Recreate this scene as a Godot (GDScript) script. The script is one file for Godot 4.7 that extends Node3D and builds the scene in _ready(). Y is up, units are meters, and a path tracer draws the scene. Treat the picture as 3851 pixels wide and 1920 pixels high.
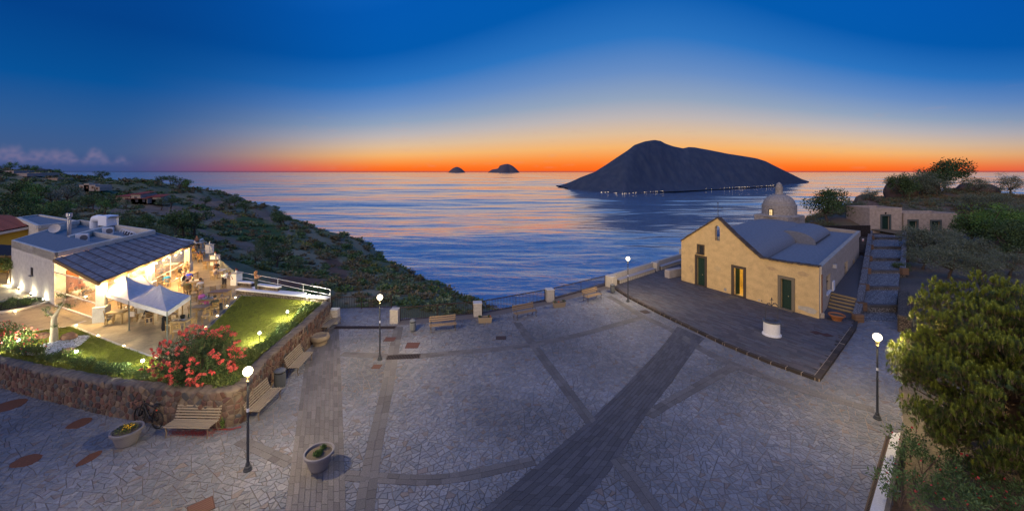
extends Node3D
# A cliff-top square at dusk: chapel, restaurant terrace, sea and islands.
# Pixels of the photograph (3851 x 1920) only give directions; g() meets them with a level, gz() with a distance.
const F := 1500.0
const HC := 11.0
const CX := 1925.5
const HY := 645.0
const HT := 1.2          # level of the restaurant terrace above the square
const SEA := -190.0

var R := RandomNumberGenerator.new()
var MATS := {}
var TEX := {}
var USED := {}

func g(px: float, py: float, h := 0.0) -> Vector3:
	var z := F * (HC - h) / (py - HY)
	return Vector3((px - CX) * z / F, h, -z)

func gz(px: float, py: float, z: float) -> Vector3:
	return Vector3((px - CX) * z / F, HC - (py - HY) * z / F, -z)

func gs(list: Array, h := 0.0) -> Array:
	var o := []
	for p in list: o.append(g(p[0], p[1], h))
	return o

func v2(p: Vector3) -> Vector2: return Vector2(p.x, p.z)
func v3(p: Vector2, h := 0.0) -> Vector3: return Vector3(p.x, h, p.y)
func C(r: float, gg: float, b: float) -> Color: return Color(r, gg, b)
func rr(a: float, b: float) -> float: return R.randf_range(a, b)
func tone(c: Color, k: float) -> Color: return Color(c.r * k, c.g * k, c.b * k, 1.0)
func vary(c: Color, d: float) -> Color: return tone(c, 1.0 + rr(-d, d))

# ---------- mesh collecting ----------
class MB:
	var v := PackedVector3Array()
	var n := PackedVector3Array()
	var c := PackedColorArray()
	var t := PackedInt32Array()
	var col := Color.WHITE

	func tri(a: Vector3, b: Vector3, d: Vector3) -> void:
		var q := (b - a).cross(d - a).normalized()
		var k := v.size()
		v.append(a); v.append(b); v.append(d)
		n.append(q); n.append(q); n.append(q)
		c.append(col); c.append(col); c.append(col)
		t.append(k); t.append(k + 2); t.append(k + 1)

	func quad(a: Vector3, b: Vector3, d: Vector3, e: Vector3) -> void:
		var q := (d - a).cross(e - b).normalized()
		var k := v.size()
		v.append(a); v.append(b); v.append(d); v.append(e)
		for i in 4:
			n.append(q); c.append(col)
		t.append_array(PackedInt32Array([k, k + 2, k + 1, k, k + 3, k + 2]))

	func fan(p: Array) -> void:
		for i in range(1, p.size() - 1): tri(p[0], p[i], p[i + 1])

	# axis-aligned box in a frame
	func box(at: Vector3, s: Vector3, b := Basis()) -> void:
		var h := s * 0.5
		var p := []
		for i in 8:
			p.append(at + b * Vector3(h.x if i & 1 else -h.x, h.y if i & 2 else -h.y, h.z if i & 4 else -h.z))
		quad(p[4], p[5], p[7], p[6]); quad(p[1], p[0], p[2], p[3]); quad(p[5], p[1], p[3], p[7])
		quad(p[0], p[4], p[6], p[2]); quad(p[6], p[7], p[3], p[2]); quad(p[0], p[1], p[5], p[4])

	# box with chamfered top and vertical edges
	func cbox(at: Vector3, s: Vector3, e := 0.02, b := Basis()) -> void:
		var h := s * 0.5
		var lo := [Vector2(-h.x + e, -h.z), Vector2(h.x - e, -h.z), Vector2(h.x, -h.z + e), Vector2(h.x, h.z - e), Vector2(h.x - e, h.z), Vector2(-h.x + e, h.z), Vector2(-h.x, h.z - e), Vector2(-h.x, -h.z + e)]
		var a := []
		var m := []
		var u := []
		for q in lo:
			a.append(at + b * Vector3(q.x, -h.y, q.y))
			m.append(at + b * Vector3(q.x, h.y - e, q.y))
			u.append(at + b * Vector3(q.x * (h.x - e) / h.x, h.y, q.y * (h.z - e) / h.z))
		for i in 8:
			var j := (i + 1) % 8
			quad(a[j], a[i], m[i], m[j])
			quad(m[j], m[i], u[i], u[j])
		u.reverse()
		fan(u)
		fan(a)

	# upright prism over a plan polygon (any shape); y0 below, y1 above
	func prism(poly: PackedVector2Array, y0: float, y1: float, bottom := false) -> void:
		var p := poly
		if Geometry2D.is_polygon_clockwise(p): p.reverse()
		var ix := Geometry2D.triangulate_polygon(p)
		for i in range(0, ix.size(), 3):
			var a := Vector3(p[ix[i]].x, y1, p[ix[i]].y)
			var b := Vector3(p[ix[i + 1]].x, y1, p[ix[i + 1]].y)
			var d := Vector3(p[ix[i + 2]].x, y1, p[ix[i + 2]].y)
			if (b - a).cross(d - a).y < 0.0: tri(a, d, b)
			else: tri(a, b, d)
			if bottom:
				a.y = y0; b.y = y0; d.y = y0
				if (b - a).cross(d - a).y > 0.0: tri(a, d, b)
				else: tri(a, b, d)
		for i in p.size():
			var q := p[i]
			var w := p[(i + 1) % p.size()]
			quad(Vector3(q.x, y0, q.y), Vector3(q.x, y1, q.y), Vector3(w.x, y1, w.y), Vector3(w.x, y0, w.y))

	# smooth tube along a path
	func tube(path: Array, rad: Array, k := 8, cap := true) -> void:
		var rows := []
		var up := Vector3.UP
		for i in path.size():
			var d: Vector3 = (path[mini(i + 1, path.size() - 1)] - path[maxi(i - 1, 0)])
			d = d.normalized()
			if absf(d.dot(up)) > 0.95: up = Vector3.RIGHT if absf(d.x) < 0.8 else Vector3.BACK
			var x := up.cross(d).normalized()
			var y := d.cross(x)
			up = y
			var base := v.size()
			for j in k:
				var an := TAU * j / k
				var q := x * cos(an) + y * sin(an)
				var r: float = rad[mini(i, rad.size() - 1)]
				v.append(path[i] + q * r); n.append(q); c.append(col)
			rows.append(base)
		for i in path.size() - 1:
			for j in k:
				var a: int = rows[i] + j
				var b: int = rows[i] + (j + 1) % k
				var d: int = rows[i + 1] + (j + 1) % k
				var e: int = rows[i + 1] + j
				t.append_array(PackedInt32Array([a, d, b, a, e, d]))
		if cap:
			for side in 2:
				var i0: int = rows[0] if side == 0 else rows[-1]
				var pts := []
				for j in k: pts.append(v[i0 + j])
				if side == 0: pts.reverse()
				fan(pts)

	func bar(a: Vector3, b: Vector3, r: float, k := 6) -> void:
		tube([a, b], [r, r], k)

	# turned shape; prof = [[radius, height], ...] from below; hard = flat rings
	func lathe(at: Vector3, prof: Array, k := 20, hard := true, b := Basis()) -> void:
		for i in prof.size() - 1:
			var r0: float = prof[i][0]
			var y0: float = prof[i][1]
			var r1: float = prof[i + 1][0]
			var y1: float = prof[i + 1][1]
			var nn := Vector2(y1 - y0, r0 - r1).normalized()
			var nb := nn
			var na := nn
			if not hard:
				if i > 0: na = (nn + Vector2(y0 - float(prof[i - 1][1]), float(prof[i - 1][0]) - r0).normalized()).normalized()
				if i < prof.size() - 2: nb = (nn + Vector2(float(prof[i + 2][1]) - y1, r1 - float(prof[i + 2][0])).normalized()).normalized()
			var s := v.size()
			for j in k + 1:
				var an := TAU * j / k
				var cs := cos(an)
				var sn := sin(an)
				v.append(at + b * Vector3(cs * r0, y0, sn * r0)); n.append(b * Vector3(cs * na.x, na.y, sn * na.x)); c.append(col)
				v.append(at + b * Vector3(cs * r1, y1, sn * r1)); n.append(b * Vector3(cs * nb.x, nb.y, sn * nb.x)); c.append(col)
			for j in k:
				var q := s + j * 2
				t.append_array(PackedInt32Array([q, q + 2, q + 1, q + 1, q + 2, q + 3]))

	func ball(at: Vector3, r: Vector3, k := 10, m := 7, b := Basis()) -> void:
		var s := v.size()
		for i in m + 1:
			var ph := PI * i / m - PI / 2
			for j in k + 1:
				var an := TAU * j / k
				var q := Vector3(cos(an) * cos(ph), sin(ph), sin(an) * cos(ph))
				v.append(at + b * (q * r)); n.append((b * (q / r)).normalized()); c.append(col)
		for i in m:
			for j in k:
				var a := s + i * (k + 1) + j
				var e := a + k + 1
				t.append_array(PackedInt32Array([a, a + 1, e, a + 1, e + 1, e]))

	func add(o: MB, xf: Transform3D) -> void:
		var k := v.size()
		for i in o.v.size():
			v.append(xf * o.v[i]); n.append((xf.basis * o.n[i]).normalized()); c.append(o.c[i])
		for i in o.t: t.append(i + k)

	func mesh(m: Material = null) -> ArrayMesh:
		var a := []
		a.resize(Mesh.ARRAY_MAX)
		a[Mesh.ARRAY_VERTEX] = v; a[Mesh.ARRAY_NORMAL] = n; a[Mesh.ARRAY_COLOR] = c; a[Mesh.ARRAY_INDEX] = t
		var r := ArrayMesh.new()
		r.add_surface_from_arrays(Mesh.PRIMITIVE_TRIANGLES, a)
		if m: r.surface_set_material(0, m)
		return r

func mb(col := Color.WHITE) -> MB:
	var m := MB.new()
	m.col = col
	return m

# ---------- nodes ----------
func numbered(called: String) -> String:
	if not USED.has(called):
		USED[called] = 0
		return called
	USED[called] += 1
	return "%s_%03d" % [called, USED[called]]

func tag(o: Node3D, label: String, category: String, group := "", kind := "") -> Node3D:
	if label: o.set_meta("label", label)
	if category: o.set_meta("category", category)
	if group: o.set_meta("group", group)
	if kind: o.set_meta("kind", kind)
	return o

func thing(called: String, label: String, category: String, at := Vector3.ZERO, turn := 0.0, group := "") -> Node3D:
	var o := Node3D.new()
	o.name = numbered(called)
	add_child(o)
	o.position = at
	o.rotation.y = turn
	tag(o, label, category, group)
	return o

func put(called: String, m, mat: Material, parent: Node = null) -> MeshInstance3D:
	var o := MeshInstance3D.new()
	o.name = called if parent else numbered(called)
	o.mesh = m.mesh(mat) if m is MB else m
	if not m is MB and mat: o.material_override = mat
	if parent: parent.add_child(o, true)
	else: add_child(o)
	return o

func struct(called: String, m, mat: Material, label: String, category: String) -> MeshInstance3D:
	var o := put(called, m, mat)
	tag(o, label, category, "", "structure")
	return o

func copy(src: Node3D, at: Vector3, turn := 0.0, label := "") -> Node3D:
	var base := String(src.name)
	if base.length() > 4 and base[-4] == "_": base = base.left(-4)
	var o: Node3D = src.duplicate()
	o.name = numbered(base)
	add_child(o)
	o.position = at
	o.rotation.y = turn
	if label: o.set_meta("label", label)
	return o

# ---------- textures and materials ----------
func noise(freq: float, oct := 4, kind := FastNoiseLite.TYPE_SIMPLEX_SMOOTH, sd := 1) -> FastNoiseLite:
	var f := FastNoiseLite.new()
	f.noise_type = kind
	f.frequency = freq
	f.fractal_octaves = oct
	f.seed = sd
	return f

# grey picture of two noises, multiplied into the colour: lo..1 linear
func grey(key: String, size: int, f1: float, w1: float, f2: float, w2: float, sd := 3, sx := 1.0) -> ImageTexture:
	if TEX.has(key): return TEX[key]
	var a := noise(f1, 3, FastNoiseLite.TYPE_SIMPLEX_SMOOTH, sd).get_seamless_image(size, size, false, false, 0.12)
	var b := noise(f2, 5, FastNoiseLite.TYPE_SIMPLEX_SMOOTH, sd + 7).get_seamless_image(size, size, false, false, 0.12)
	a.convert(Image.FORMAT_L8); b.convert(Image.FORMAT_L8)
	var da := a.get_data()
	var db := b.get_data()
	var o := PackedByteArray()
	o.resize(size * size)
	var lut := PackedByteArray()
	lut.resize(256)
	for i in 256: lut[i] = int(255.0 * pow(i / 255.0, 1.0 / 2.2))
	for y in size:
		for x in size:
			var i := y * size + x
			var k := y * size + int(fmod(x / sx, size)) if sx != 1.0 else i
			o[i] = lut[clampi(int(255.0 * (1.0 - w1 * da[k] / 255.0 - w2 * db[k] / 255.0)), 0, 255)]
	TEX[key] = ImageTexture.create_from_image(Image.create_from_data(size, size, false, Image.FORMAT_L8, o))
	return TEX[key]

func bump(key: String, size: int, f: float, strength: float, kind := FastNoiseLite.TYPE_SIMPLEX_SMOOTH, oct := 4, sd := 5) -> ImageTexture:
	if TEX.has(key): return TEX[key]
	var im := noise(f, oct, kind, sd).get_seamless_image(size, size, false, false, 0.12)
	im.convert(Image.FORMAT_RGBA8)
	im.bump_map_to_normal_map(strength)
	TEX[key] = ImageTexture.create_from_image(im)
	return TEX[key]

func M(key: String, col: Color, rough := 0.85, tex: Texture2D = null, scale := 1.0, nrm: Texture2D = null, depth := 1.0, world := true) -> StandardMaterial3D:
	if MATS.has(key): return MATS[key]
	var m := StandardMaterial3D.new()
	m.resource_name = key
	m.albedo_color = col.linear_to_srgb()
	m.roughness = rough
	m.vertex_color_use_as_albedo = true
	m.metallic_specular = 0.35
	if tex: m.albedo_texture = tex
	if nrm:
		m.normal_enabled = true
		m.normal_texture = nrm
		m.normal_scale = depth
	if tex or nrm:
		m.uv1_triplanar = true
		m.uv1_world_triplanar = world
		m.uv1_scale = Vector3.ONE * scale
	MATS[key] = m
	return m

func glow(key: String, col: Color, energy: float) -> StandardMaterial3D:
	if MATS.has(key): return MATS[key]
	var m := StandardMaterial3D.new()
	m.resource_name = key
	m.albedo_color = Color(0.9, 0.9, 0.9)
	m.emission_enabled = true
	m.emission = col.linear_to_srgb()
	m.emission_energy_multiplier = energy
	MATS[key] = m
	return m

func glass(key: String, col: Color, alpha: float) -> StandardMaterial3D:
	if MATS.has(key): return MATS[key]
	var m := StandardMaterial3D.new()
	m.resource_name = key
	m.transparency = BaseMaterial3D.TRANSPARENCY_ALPHA
	m.albedo_color = Color(col.r, col.g, col.b, alpha)
	m.roughness = 0.05
	MATS[key] = m
	return m

func omni(at: Vector3, col: Color, e: float, size := 0.1, parent: Node = null) -> OmniLight3D:
	var l := OmniLight3D.new()
	l.name = "light"
	l.light_color = col.linear_to_srgb()
	l.light_energy = e
	l.light_size = size
	l.omni_range = 60.0
	l.omni_attenuation = 2.0
	l.shadow_enabled = true
	if parent: parent.add_child(l, true)
	else:
		l.name = numbered("lamp_light")
		add_child(l)
	l.position = at
	return l

# ---------- camera, sky, sun ----------
func lerp_stops(stops: Array, e: float) -> Color:
	var a = stops[0]
	for s in stops:
		if e <= s[0]:
			if s[0] == a[0]: return s[1]
			return a[1].lerp(s[1], (e - a[0]) / (s[0] - a[0]))
		a = s
	return a[1]

func stops(list: Array) -> Array:
	var o := []
	for s in list: o.append([float(s[0]), Color(s[1] / 255.0, s[2] / 255.0, s[3] / 255.0).srgb_to_linear()])
	return o

func make_sky() -> Sky:
	var sun := stops([[0, 252, 100, 26], [0.9, 255, 120, 40], [2.0, 252, 152, 72], [3.4, 246, 182, 112], [5.2, 224, 190, 154], [7.4, 190, 182, 182], [10, 146, 164, 190], [13.5, 104, 142, 196], [18, 44, 116, 192], [24, 4, 90, 174], [32, 4, 88, 176], [48, 28, 108, 202], [90, 66, 136, 228]])
	var off := stops([[0, 58, 76, 128], [2, 66, 92, 138], [5, 48, 92, 148], [9, 8, 82, 152], [15, 4, 66, 138], [25, 4, 68, 144], [48, 26, 100, 190], [90, 66, 136, 228]])
	var back := stops([[0, 110, 106, 144], [6, 146, 128, 158], [14, 134, 132, 172], [26, 92, 126, 196], [45, 66, 126, 214], [90, 66, 136, 228]])
	var w := 2048
	var h := 1024
	var wisp := noise(0.9, 5, FastNoiseLite.TYPE_SIMPLEX_SMOOTH, 21)
	var puff := noise(0.75, 5, FastNoiseLite.TYPE_SIMPLEX_SMOOTH, 9)
	var px := PackedFloat32Array()
	px.resize(w * h * 3)
	var rowA := []
	var rowB := []
	for y in h / 2 + 2:
		var el := 90.0 - 180.0 * (y + 0.5) / h
		var b := lerp_stops(off, maxf(el, 0.0))
		var k := lerp_stops(back, maxf(el, 0.0))
		for x in w:
			var az := wrapf(360.0 * (x + 0.5) / w, -180.0, 180.0)
			var d := absf(wrapf(az - 17.0, -180.0, 180.0))
			# the band of afterglow is thinner away from the sun and ends in the dusk
			var right := az > 17.0 and az < 120.0
			var wide := lerpf(1.0, 0.45 if right else 0.6, smoothstep(0.0, 38.0 if right else 46.0, d))
			var s := lerp_stops(sun, maxf(el, 0.0) / wide) if el < 26.0 else lerp_stops(sun, el)
			var f := smoothstep(66.0, 22.0, d) if right else smoothstep(63.0, 32.0, d)
			var c := b.lerp(s, f)
			c = c.lerp(k, smoothstep(85.0, 140.0, d))
			if el < 14.0 and el > 0.3 and d < 46.0:
				var ws := wisp.get_noise_2d(az * 0.22, el * 2.6)
				c = c.lerp(Color(0.62, 0.36, 0.27), 0.16 * smoothstep(0.3, 0.6, ws) * smoothstep(9.0, 4.0, el))
			if az < -40.0 and az > -62.0 and el < 4.4:
				var lim := 2.1 + 1.6 * puff.get_noise_2d(az * 0.55, 3.0) - 1.1 * smoothstep(-47.0, -42.5, az)
				var cl := puff.get_noise_2d(az * 3.0, el * 4.2)
				var den := smoothstep(0.0, 0.9, lim - el) * smoothstep(0.4, 1.2, el) * smoothstep(-0.35, 0.1, cl + 0.25) * smoothstep(-41.0, -44.0, az)
				c = c.lerp(Color(0.30, 0.22, 0.34).lerp(Color(0.10, 0.13, 0.30), smoothstep(0.5, -0.5, cl + (el - lim * 0.55) * 0.35)), den * 0.5)
			var i := (y * w + x) * 3
			px[i] = c.r; px[i + 1] = c.g; px[i + 2] = c.b
	for i in range((h / 2 + 2) * w * 3, w * h * 3, 3):
		px[i] = 0.03; px[i + 1] = 0.05; px[i + 2] = 0.12
	var im := Image.create_from_data(w, h, false, Image.FORMAT_RGBF, px.to_byte_array())
	var m := PanoramaSkyMaterial.new()
	m.panorama = ImageTexture.create_from_image(im)
	var s := Sky.new()
	s.sky_material = m
	return s

func environment() -> void:
	var cam := Camera3D.new()
	cam.name = "camera"
	cam.projection = Camera3D.PROJECTION_FRUSTUM
	cam.near = 0.1
	cam.far = 300000.0
	cam.size = 1920.0 / F * 0.1
	cam.frustum_offset = Vector2(0, -315.0 / F * 0.1)
	add_child(cam)
	cam.position = Vector3(0, HC, 0)
	cam.current = true
	var e := Environment.new()
	e.background_mode = Environment.BG_SKY
	e.sky = make_sky()
	e.background_energy_multiplier = 1.0
	e.tonemap_mode = Environment.TONE_MAPPER_LINEAR
	e.tonemap_exposure = 1.0
	e.sdfgi_enabled = true
	e.ssao_enabled = true
	e.ssil_enabled = true
	var w := WorldEnvironment.new()
	w.name = "world_environment"
	w.environment = e
	add_child(w)
	# what is left of the daylight: a very wide, dim, warm light
	var sun := DirectionalLight3D.new()
	sun.name = "afterglow"
	sun.light_color = Color(1.0, 0.88, 0.74)
	sun.light_energy = 0.5
	sun.light_angular_distance = 80.0
	sun.shadow_enabled = true
	add_child(sun)
	sun.look_at_from_position(Vector3(-34, 22, 56), Vector3(0, 0, 0))

# ---------- sea, islands, hillsides ----------
var HILL := []      # [points, weights]
var HEAD := []
var RUG := FastNoiseLite.new()

func fit(pts: Array) -> Array:
	# smooth height field through known points (linear radial basis)
	var n := pts.size()
	var a := []
	for i in n:
		var row := PackedFloat64Array()
		row.resize(n + 2)
		for j in n: row[j] = Vector2(pts[i].x, pts[i].z).distance_to(Vector2(pts[j].x, pts[j].z))
		row[n] = 1.0
		row[n + 1] = pts[i].y
		a.append(row)
	var last := PackedFloat64Array()
	last.resize(n + 2)
	for j in n: last[j] = 1.0
	a.append(last)
	for i in n + 1:
		var p := i
		for r in range(i + 1, n + 1):
			if absf(a[r][i]) > absf(a[p][i]): p = r
		var tmp = a[i]
		a[i] = a[p]
		a[p] = tmp
		for r in n + 1:
			if r != i and a[r][i] != 0.0:
				var f: float = a[r][i] / a[i][i]
				for c in range(i, n + 2): a[r][c] -= f * a[i][c]
	var w := PackedFloat64Array()
	for i in n + 1: w.append(a[i][n + 1] / a[i][i])
	return [pts, w]

func height(f: Array, x: float, z: float) -> float:
	var p: Array = f[0]
	var w: PackedFloat64Array = f[1]
	var s: float = w[p.size()]
	for i in p.size():
		var dx: float = p[i].x - x
		var dz: float = p[i].z - z
		s += w[i] * sqrt(dx * dx + dz * dz)
	return s

func hill_y(x: float, z: float) -> float:
	var far := clampf((-z - 40.0) / 120.0, 0.0, 1.0)
	return height(HILL, x, z) + RUG.get_noise_2d(x, z) * (0.5 + 2.4 * far) + RUG.get_noise_2d(x * 4.0, z * 4.0) * (0.25 + 0.5 * far)

func head_y(x: float, z: float) -> float:
	return height(HEAD, x, z) + RUG.get_noise_2d(x * 3.0, z * 3.0) * 0.35

# where the line of sight through a pixel meets a hillside
func on_hill(px: float, py: float, from := 42.0, head := false) -> Vector3:
	var z := from
	while z < 600.0:
		var p := gz(px, py, z)
		if p.y <= (head_y(p.x, p.z) if head else hill_y(p.x, p.z)): return p
		z *= 1.012
	return gz(px, py, 300.0)

func inside(p: Vector2, polys: Array) -> bool:
	for q in polys:
		if Geometry2D.is_point_in_polygon(p, q): return true
	return false

func plan(list: Array, from := 42.0) -> PackedVector2Array:
	var o := PackedVector2Array()
	for q in list:
		var p := on_hill(q[0], q[1], from)
		o.append(Vector2(p.x, p.z))
	return o

var FIELDS := []
var GREENS := []
var TRACKS := []
var SCARPS := []

func hillside() -> void:
	RUG = noise(0.02, 4, FastNoiseLite.TYPE_SIMPLEX_SMOOTH, 77)
	var p := []
	# the brow seen against the sea, near to far
	var brow := [[1780, 1132, 58], [1640, 1060, 84], [1496, 987, 112], [1346, 905, 146], [1196, 852, 185], [1032, 770, 232], [897, 736, 300]]
	for b in brow:
		var q := gz(b[0], b[1], b[2])
		p.append(q)
		p.append(q + Vector3(30, -26, -6)); p.append(q + Vector3(90, -90, -20)); p.append(q + Vector3(190, -196, -30))
	for b in [[830, 733, 330], [600, 720, 335], [450, 706, 330], [300, 690, 350], [100, 664, 430], [-200, 660, 420]]:
		var q := gz(b[0], b[1], b[2])
		p.append(q)
		p.append(q + Vector3(0, -40, -110)); p.append(q + Vector3(0, -204, -330))
	for b in [[822, 837, 140], [900, 957, 86], [1047, 1032, 63], [1346, 1047, 64], [1645, 1114, 50], [1200, 950, 108], [1450, 1060, 72], [700, 800, 165], [520, 800, 112], [250, 760, 150], [60, 720, 190], [-200, 720, 170], [0, 850, 90], [-250, 850, 90],
			[1000, 860, 130], [1300, 990, 96], [620, 760, 230], [900, 790, 205], [1060, 930, 108], [1100, 1010, 78]]:
		p.append(gz(b[0], b[1], b[2]))
	# under and behind the terrace and the square
	for q in [[-60, -1, -60], [-40, -1.5, -56], [-30, -2, -48], [-24, -3, -42], [-16, -3.0, -38], [-10, -3.2, -37], [-2, -5, -38], [4, -9, -42], [12, -14, -50], [24, -24, -62], [8, -30, -75], [20, -60, -110], [40, -90, -120], [-75, -1, -70], [-50, 0, -40], [-70, 0, -30], [60, -120, -160]]:
		p.append(Vector3(q[0], q[1], q[2]))
	HILL = fit(p)
	FIELDS = [plan([[560, 770], [700, 778], [770, 792], [780, 805], [640, 815], [520, 800], [530, 775]]), plan([[720, 752], [850, 742], [915, 745], [905, 768], [800, 780], [715, 770]]),
		plan([[745, 862], [800, 880], [900, 905], [1010, 935], [960, 955], [880, 930], [770, 890]]), plan([[760, 800], [850, 795], [900, 812], [830, 830], [765, 830]]), plan([[960, 790], [1050, 812], [1068, 850], [1010, 835], [930, 805]]),
		plan([[330, 775], [500, 790], [470, 805], [320, 795]])]
	GREENS = [plan([[815, 845], [900, 790], [1000, 840], [1070, 880], [1070, 910], [950, 900], [830, 865]])]
	TRACKS = [plan([[1072, 835], [1088, 835], [1092, 870], [1090, 905], [1074, 915], [1078, 880]]), plan([[1268, 890], [1282, 895], [1296, 930], [1282, 935], [1270, 910]])]
	SCARPS = [plan([[1210, 975], [1270, 968], [1310, 1010], [1325, 1070], [1250, 1060], [1225, 1000]]), plan([[1010, 1050], [1180, 1045], [1230, 1075], [1120, 1085], [1020, 1070]]), plan([[1600, 1070], [1660, 1085], [1690, 1110], [1640, 1110]]), plan([[1180, 840], [1215, 850], [1210, 866], [1190, 862]])]
	var m := mb()
	var nu := 190
	var nz := 150
	var idx := {}
	var patch := noise(0.05, 4, FastNoiseLite.TYPE_SIMPLEX_SMOOTH, 5)
	for i in nz + 1:
		var z := 33.0 * pow(760.0 / 33.0, float(i) / nz)
		for j in nu + 1:
			var u := lerpf(-1.62, 0.62, float(j) / nu)
			var x := u * z
			var y := hill_y(x, -z)
			var q := Vector2(x, -z)
			var k := patch.get_noise_2d(x, z)
			var k2 := patch.get_noise_2d(x * 3.0 + 90.0, z * 3.0)
			var c := C(0.21, 0.21, 0.10).lerp(C(0.38, 0.31, 0.18), smoothstep(-0.1, 0.35, k + k2 * 0.5))
			if inside(q, FIELDS): c = C(0.34, 0.24, 0.165).lerp(C(0.27, 0.185, 0.12), smoothstep(-0.2, 0.3, k2))
			elif inside(q, GREENS): c = C(0.07, 0.13, 0.035).lerp(C(0.10, 0.15, 0.045), smoothstep(-0.2, 0.3, k2))
			if inside(q, TRACKS): c = C(0.34, 0.26, 0.18)
			if inside(q, SCARPS): c = C(0.28, 0.15, 0.09).lerp(C(0.18, 0.095, 0.055), smoothstep(-0.2, 0.2, k2))
			m.v.append(Vector3(x, y, -z)); m.c.append(c); m.n.append(Vector3.UP)
	grid_faces(m, nz, nu, true)
	grid_normals(m)
	struct("hillside", m, M("hill_soil", Color.WHITE, 0.95, grey("soil", 512, 0.02, 0.25, 0.12, 0.35), 0.11, bump("soil_n", 512, 0.06, 6.0), 1.0), "scrubby hillside with dry terraced fields dropping to the sea", "hillside")

func grid_faces(m: MB, rows: int, cols: int, flip := false) -> void:
	for i in rows:
		for j in cols:
			var a := i * (cols + 1) + j
			var e := a + cols + 1
			if flip: m.t.append_array(PackedInt32Array([a, e, a + 1, a + 1, e, e + 1]))
			else: m.t.append_array(PackedInt32Array([a, a + 1, e, a + 1, e + 1, e]))

func grid_normals(m: MB) -> void:
	var n := PackedVector3Array()
	n.resize(m.v.size())
	for i in range(0, m.t.size(), 3):
		var a := m.v[m.t[i]]
		var q := (m.v[m.t[i + 2]] - a).cross(m.v[m.t[i + 1]] - a)
		for k in 3: n[m.t[i + k]] += q
	for i in n.size(): m.n[i] = n[i].normalized()

func headland() -> void:
	var p := []
	for b in [[3300, 760, 68], [3450, 722, 78], [3600, 716, 80], [3700, 728, 76], [3851, 745, 72], [4200, 745, 72], [3150, 815, 62], [3060, 845, 60], [3600, 940, 50], [3851, 895, 50], [4200, 880, 50], [3640, 860, 58], [3250, 790, 66]]:
		p.append(gz(b[0], b[1], b[2]))
	for q in [[18.6, 0.25, -13], [17.6, 0.25, -16.6], [19.8, 0.3, -20], [24.5, 0.3, -22], [26.6, 0.35, -25], [32, 0.6, -26], [40, 0.8, -26], [60, 1, -24], [36, 0.8, -36], [44, 0.8, -42], [60, 1.6, -40], [46, 2.0, -53], [52, 2.1, -54], [62, 2.2, -54], [48, 2.2, -58], [62, 2.3, -58], [80, 4, -56],
			[30, 0.1, -10], [40, 0.1, -8], [20, 0.1, -6], [60, 0, -8],
			[33, -4, -62], [36, -10, -74], [44, -12, -92], [60, -16, -108], [80, -12, -112], [110, -14, -112], [140, -12, -110], [30, -30, -95], [50, -60, -140], [100, -70, -150], [150, -70, -150], [20, -20, -70]]:
		p.append(Vector3(q[0], q[1], q[2]))
	HEAD = fit(p)
	var m := mb()
	var patch := noise(0.12, 4, FastNoiseLite.TYPE_SIMPLEX_SMOOTH, 15)
	# a loose grid beside and behind the stairs
	var rows := 90
	var cols := 90
	for i in rows + 1:
		var z := 10.0 * pow(150.0 / 10.0, float(i) / rows)
		for j in cols + 1:
			# left border: the garden strip by the square, then the foot of the stairs, then behind the house
			var x0 := right_border(z)
			var x := x0 + (z * 1.75 + 8.0 - x0) * pow(float(j) / cols, 1.15)
			var k := patch.get_noise_2d(x, z)
			var c := C(0.2, 0.17, 0.115).lerp(C(0.28, 0.19, 0.12), smoothstep(-0.2, 0.3, k))
			if z < 48.0 and x < 42.0 and z > 22.0: c = C(0.17, 0.145, 0.12).lerp(C(0.13, 0.11, 0.09), smoothstep(-0.2, 0.2, k))
			m.v.append(Vector3(x, head_y(x, -z), -z)); m.c.append(c); m.n.append(Vector3.UP)
	grid_faces(m, rows, cols, true)
	grid_normals(m)
	struct("headland", m, M("head_soil", Color.WHITE, 0.95, grey("soil", 512, 0.02, 0.25, 0.12, 0.35), 0.35, bump("soil_n", 512, 0.06, 6.0), 1.0), "dry earthy slope with scrub rising beside the stone stairs", "slope")

func right_border(z: float) -> float:
	# plan line that the slope starts from (x for a distance z)
	var line := [[8.0, 6.4], [12.5, 11.5], [16.6, 15.95], [17.6, 17.3], [20.0, 19.4], [23.0, 24.6], [26.0, 26.7], [31.2, 29.8], [57.0, 55.4], [57.8, 44.0], [62.0, 38.0], [80.0, 38.0], [150.0, 30.0]]
	for i in line.size() - 1:
		if z <= line[i + 1][0]:
			return lerpf(line[i][1], line[i + 1][1], (z - line[i][0]) / (line[i + 1][0] - line[i][0]))
	return 30.0

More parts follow.
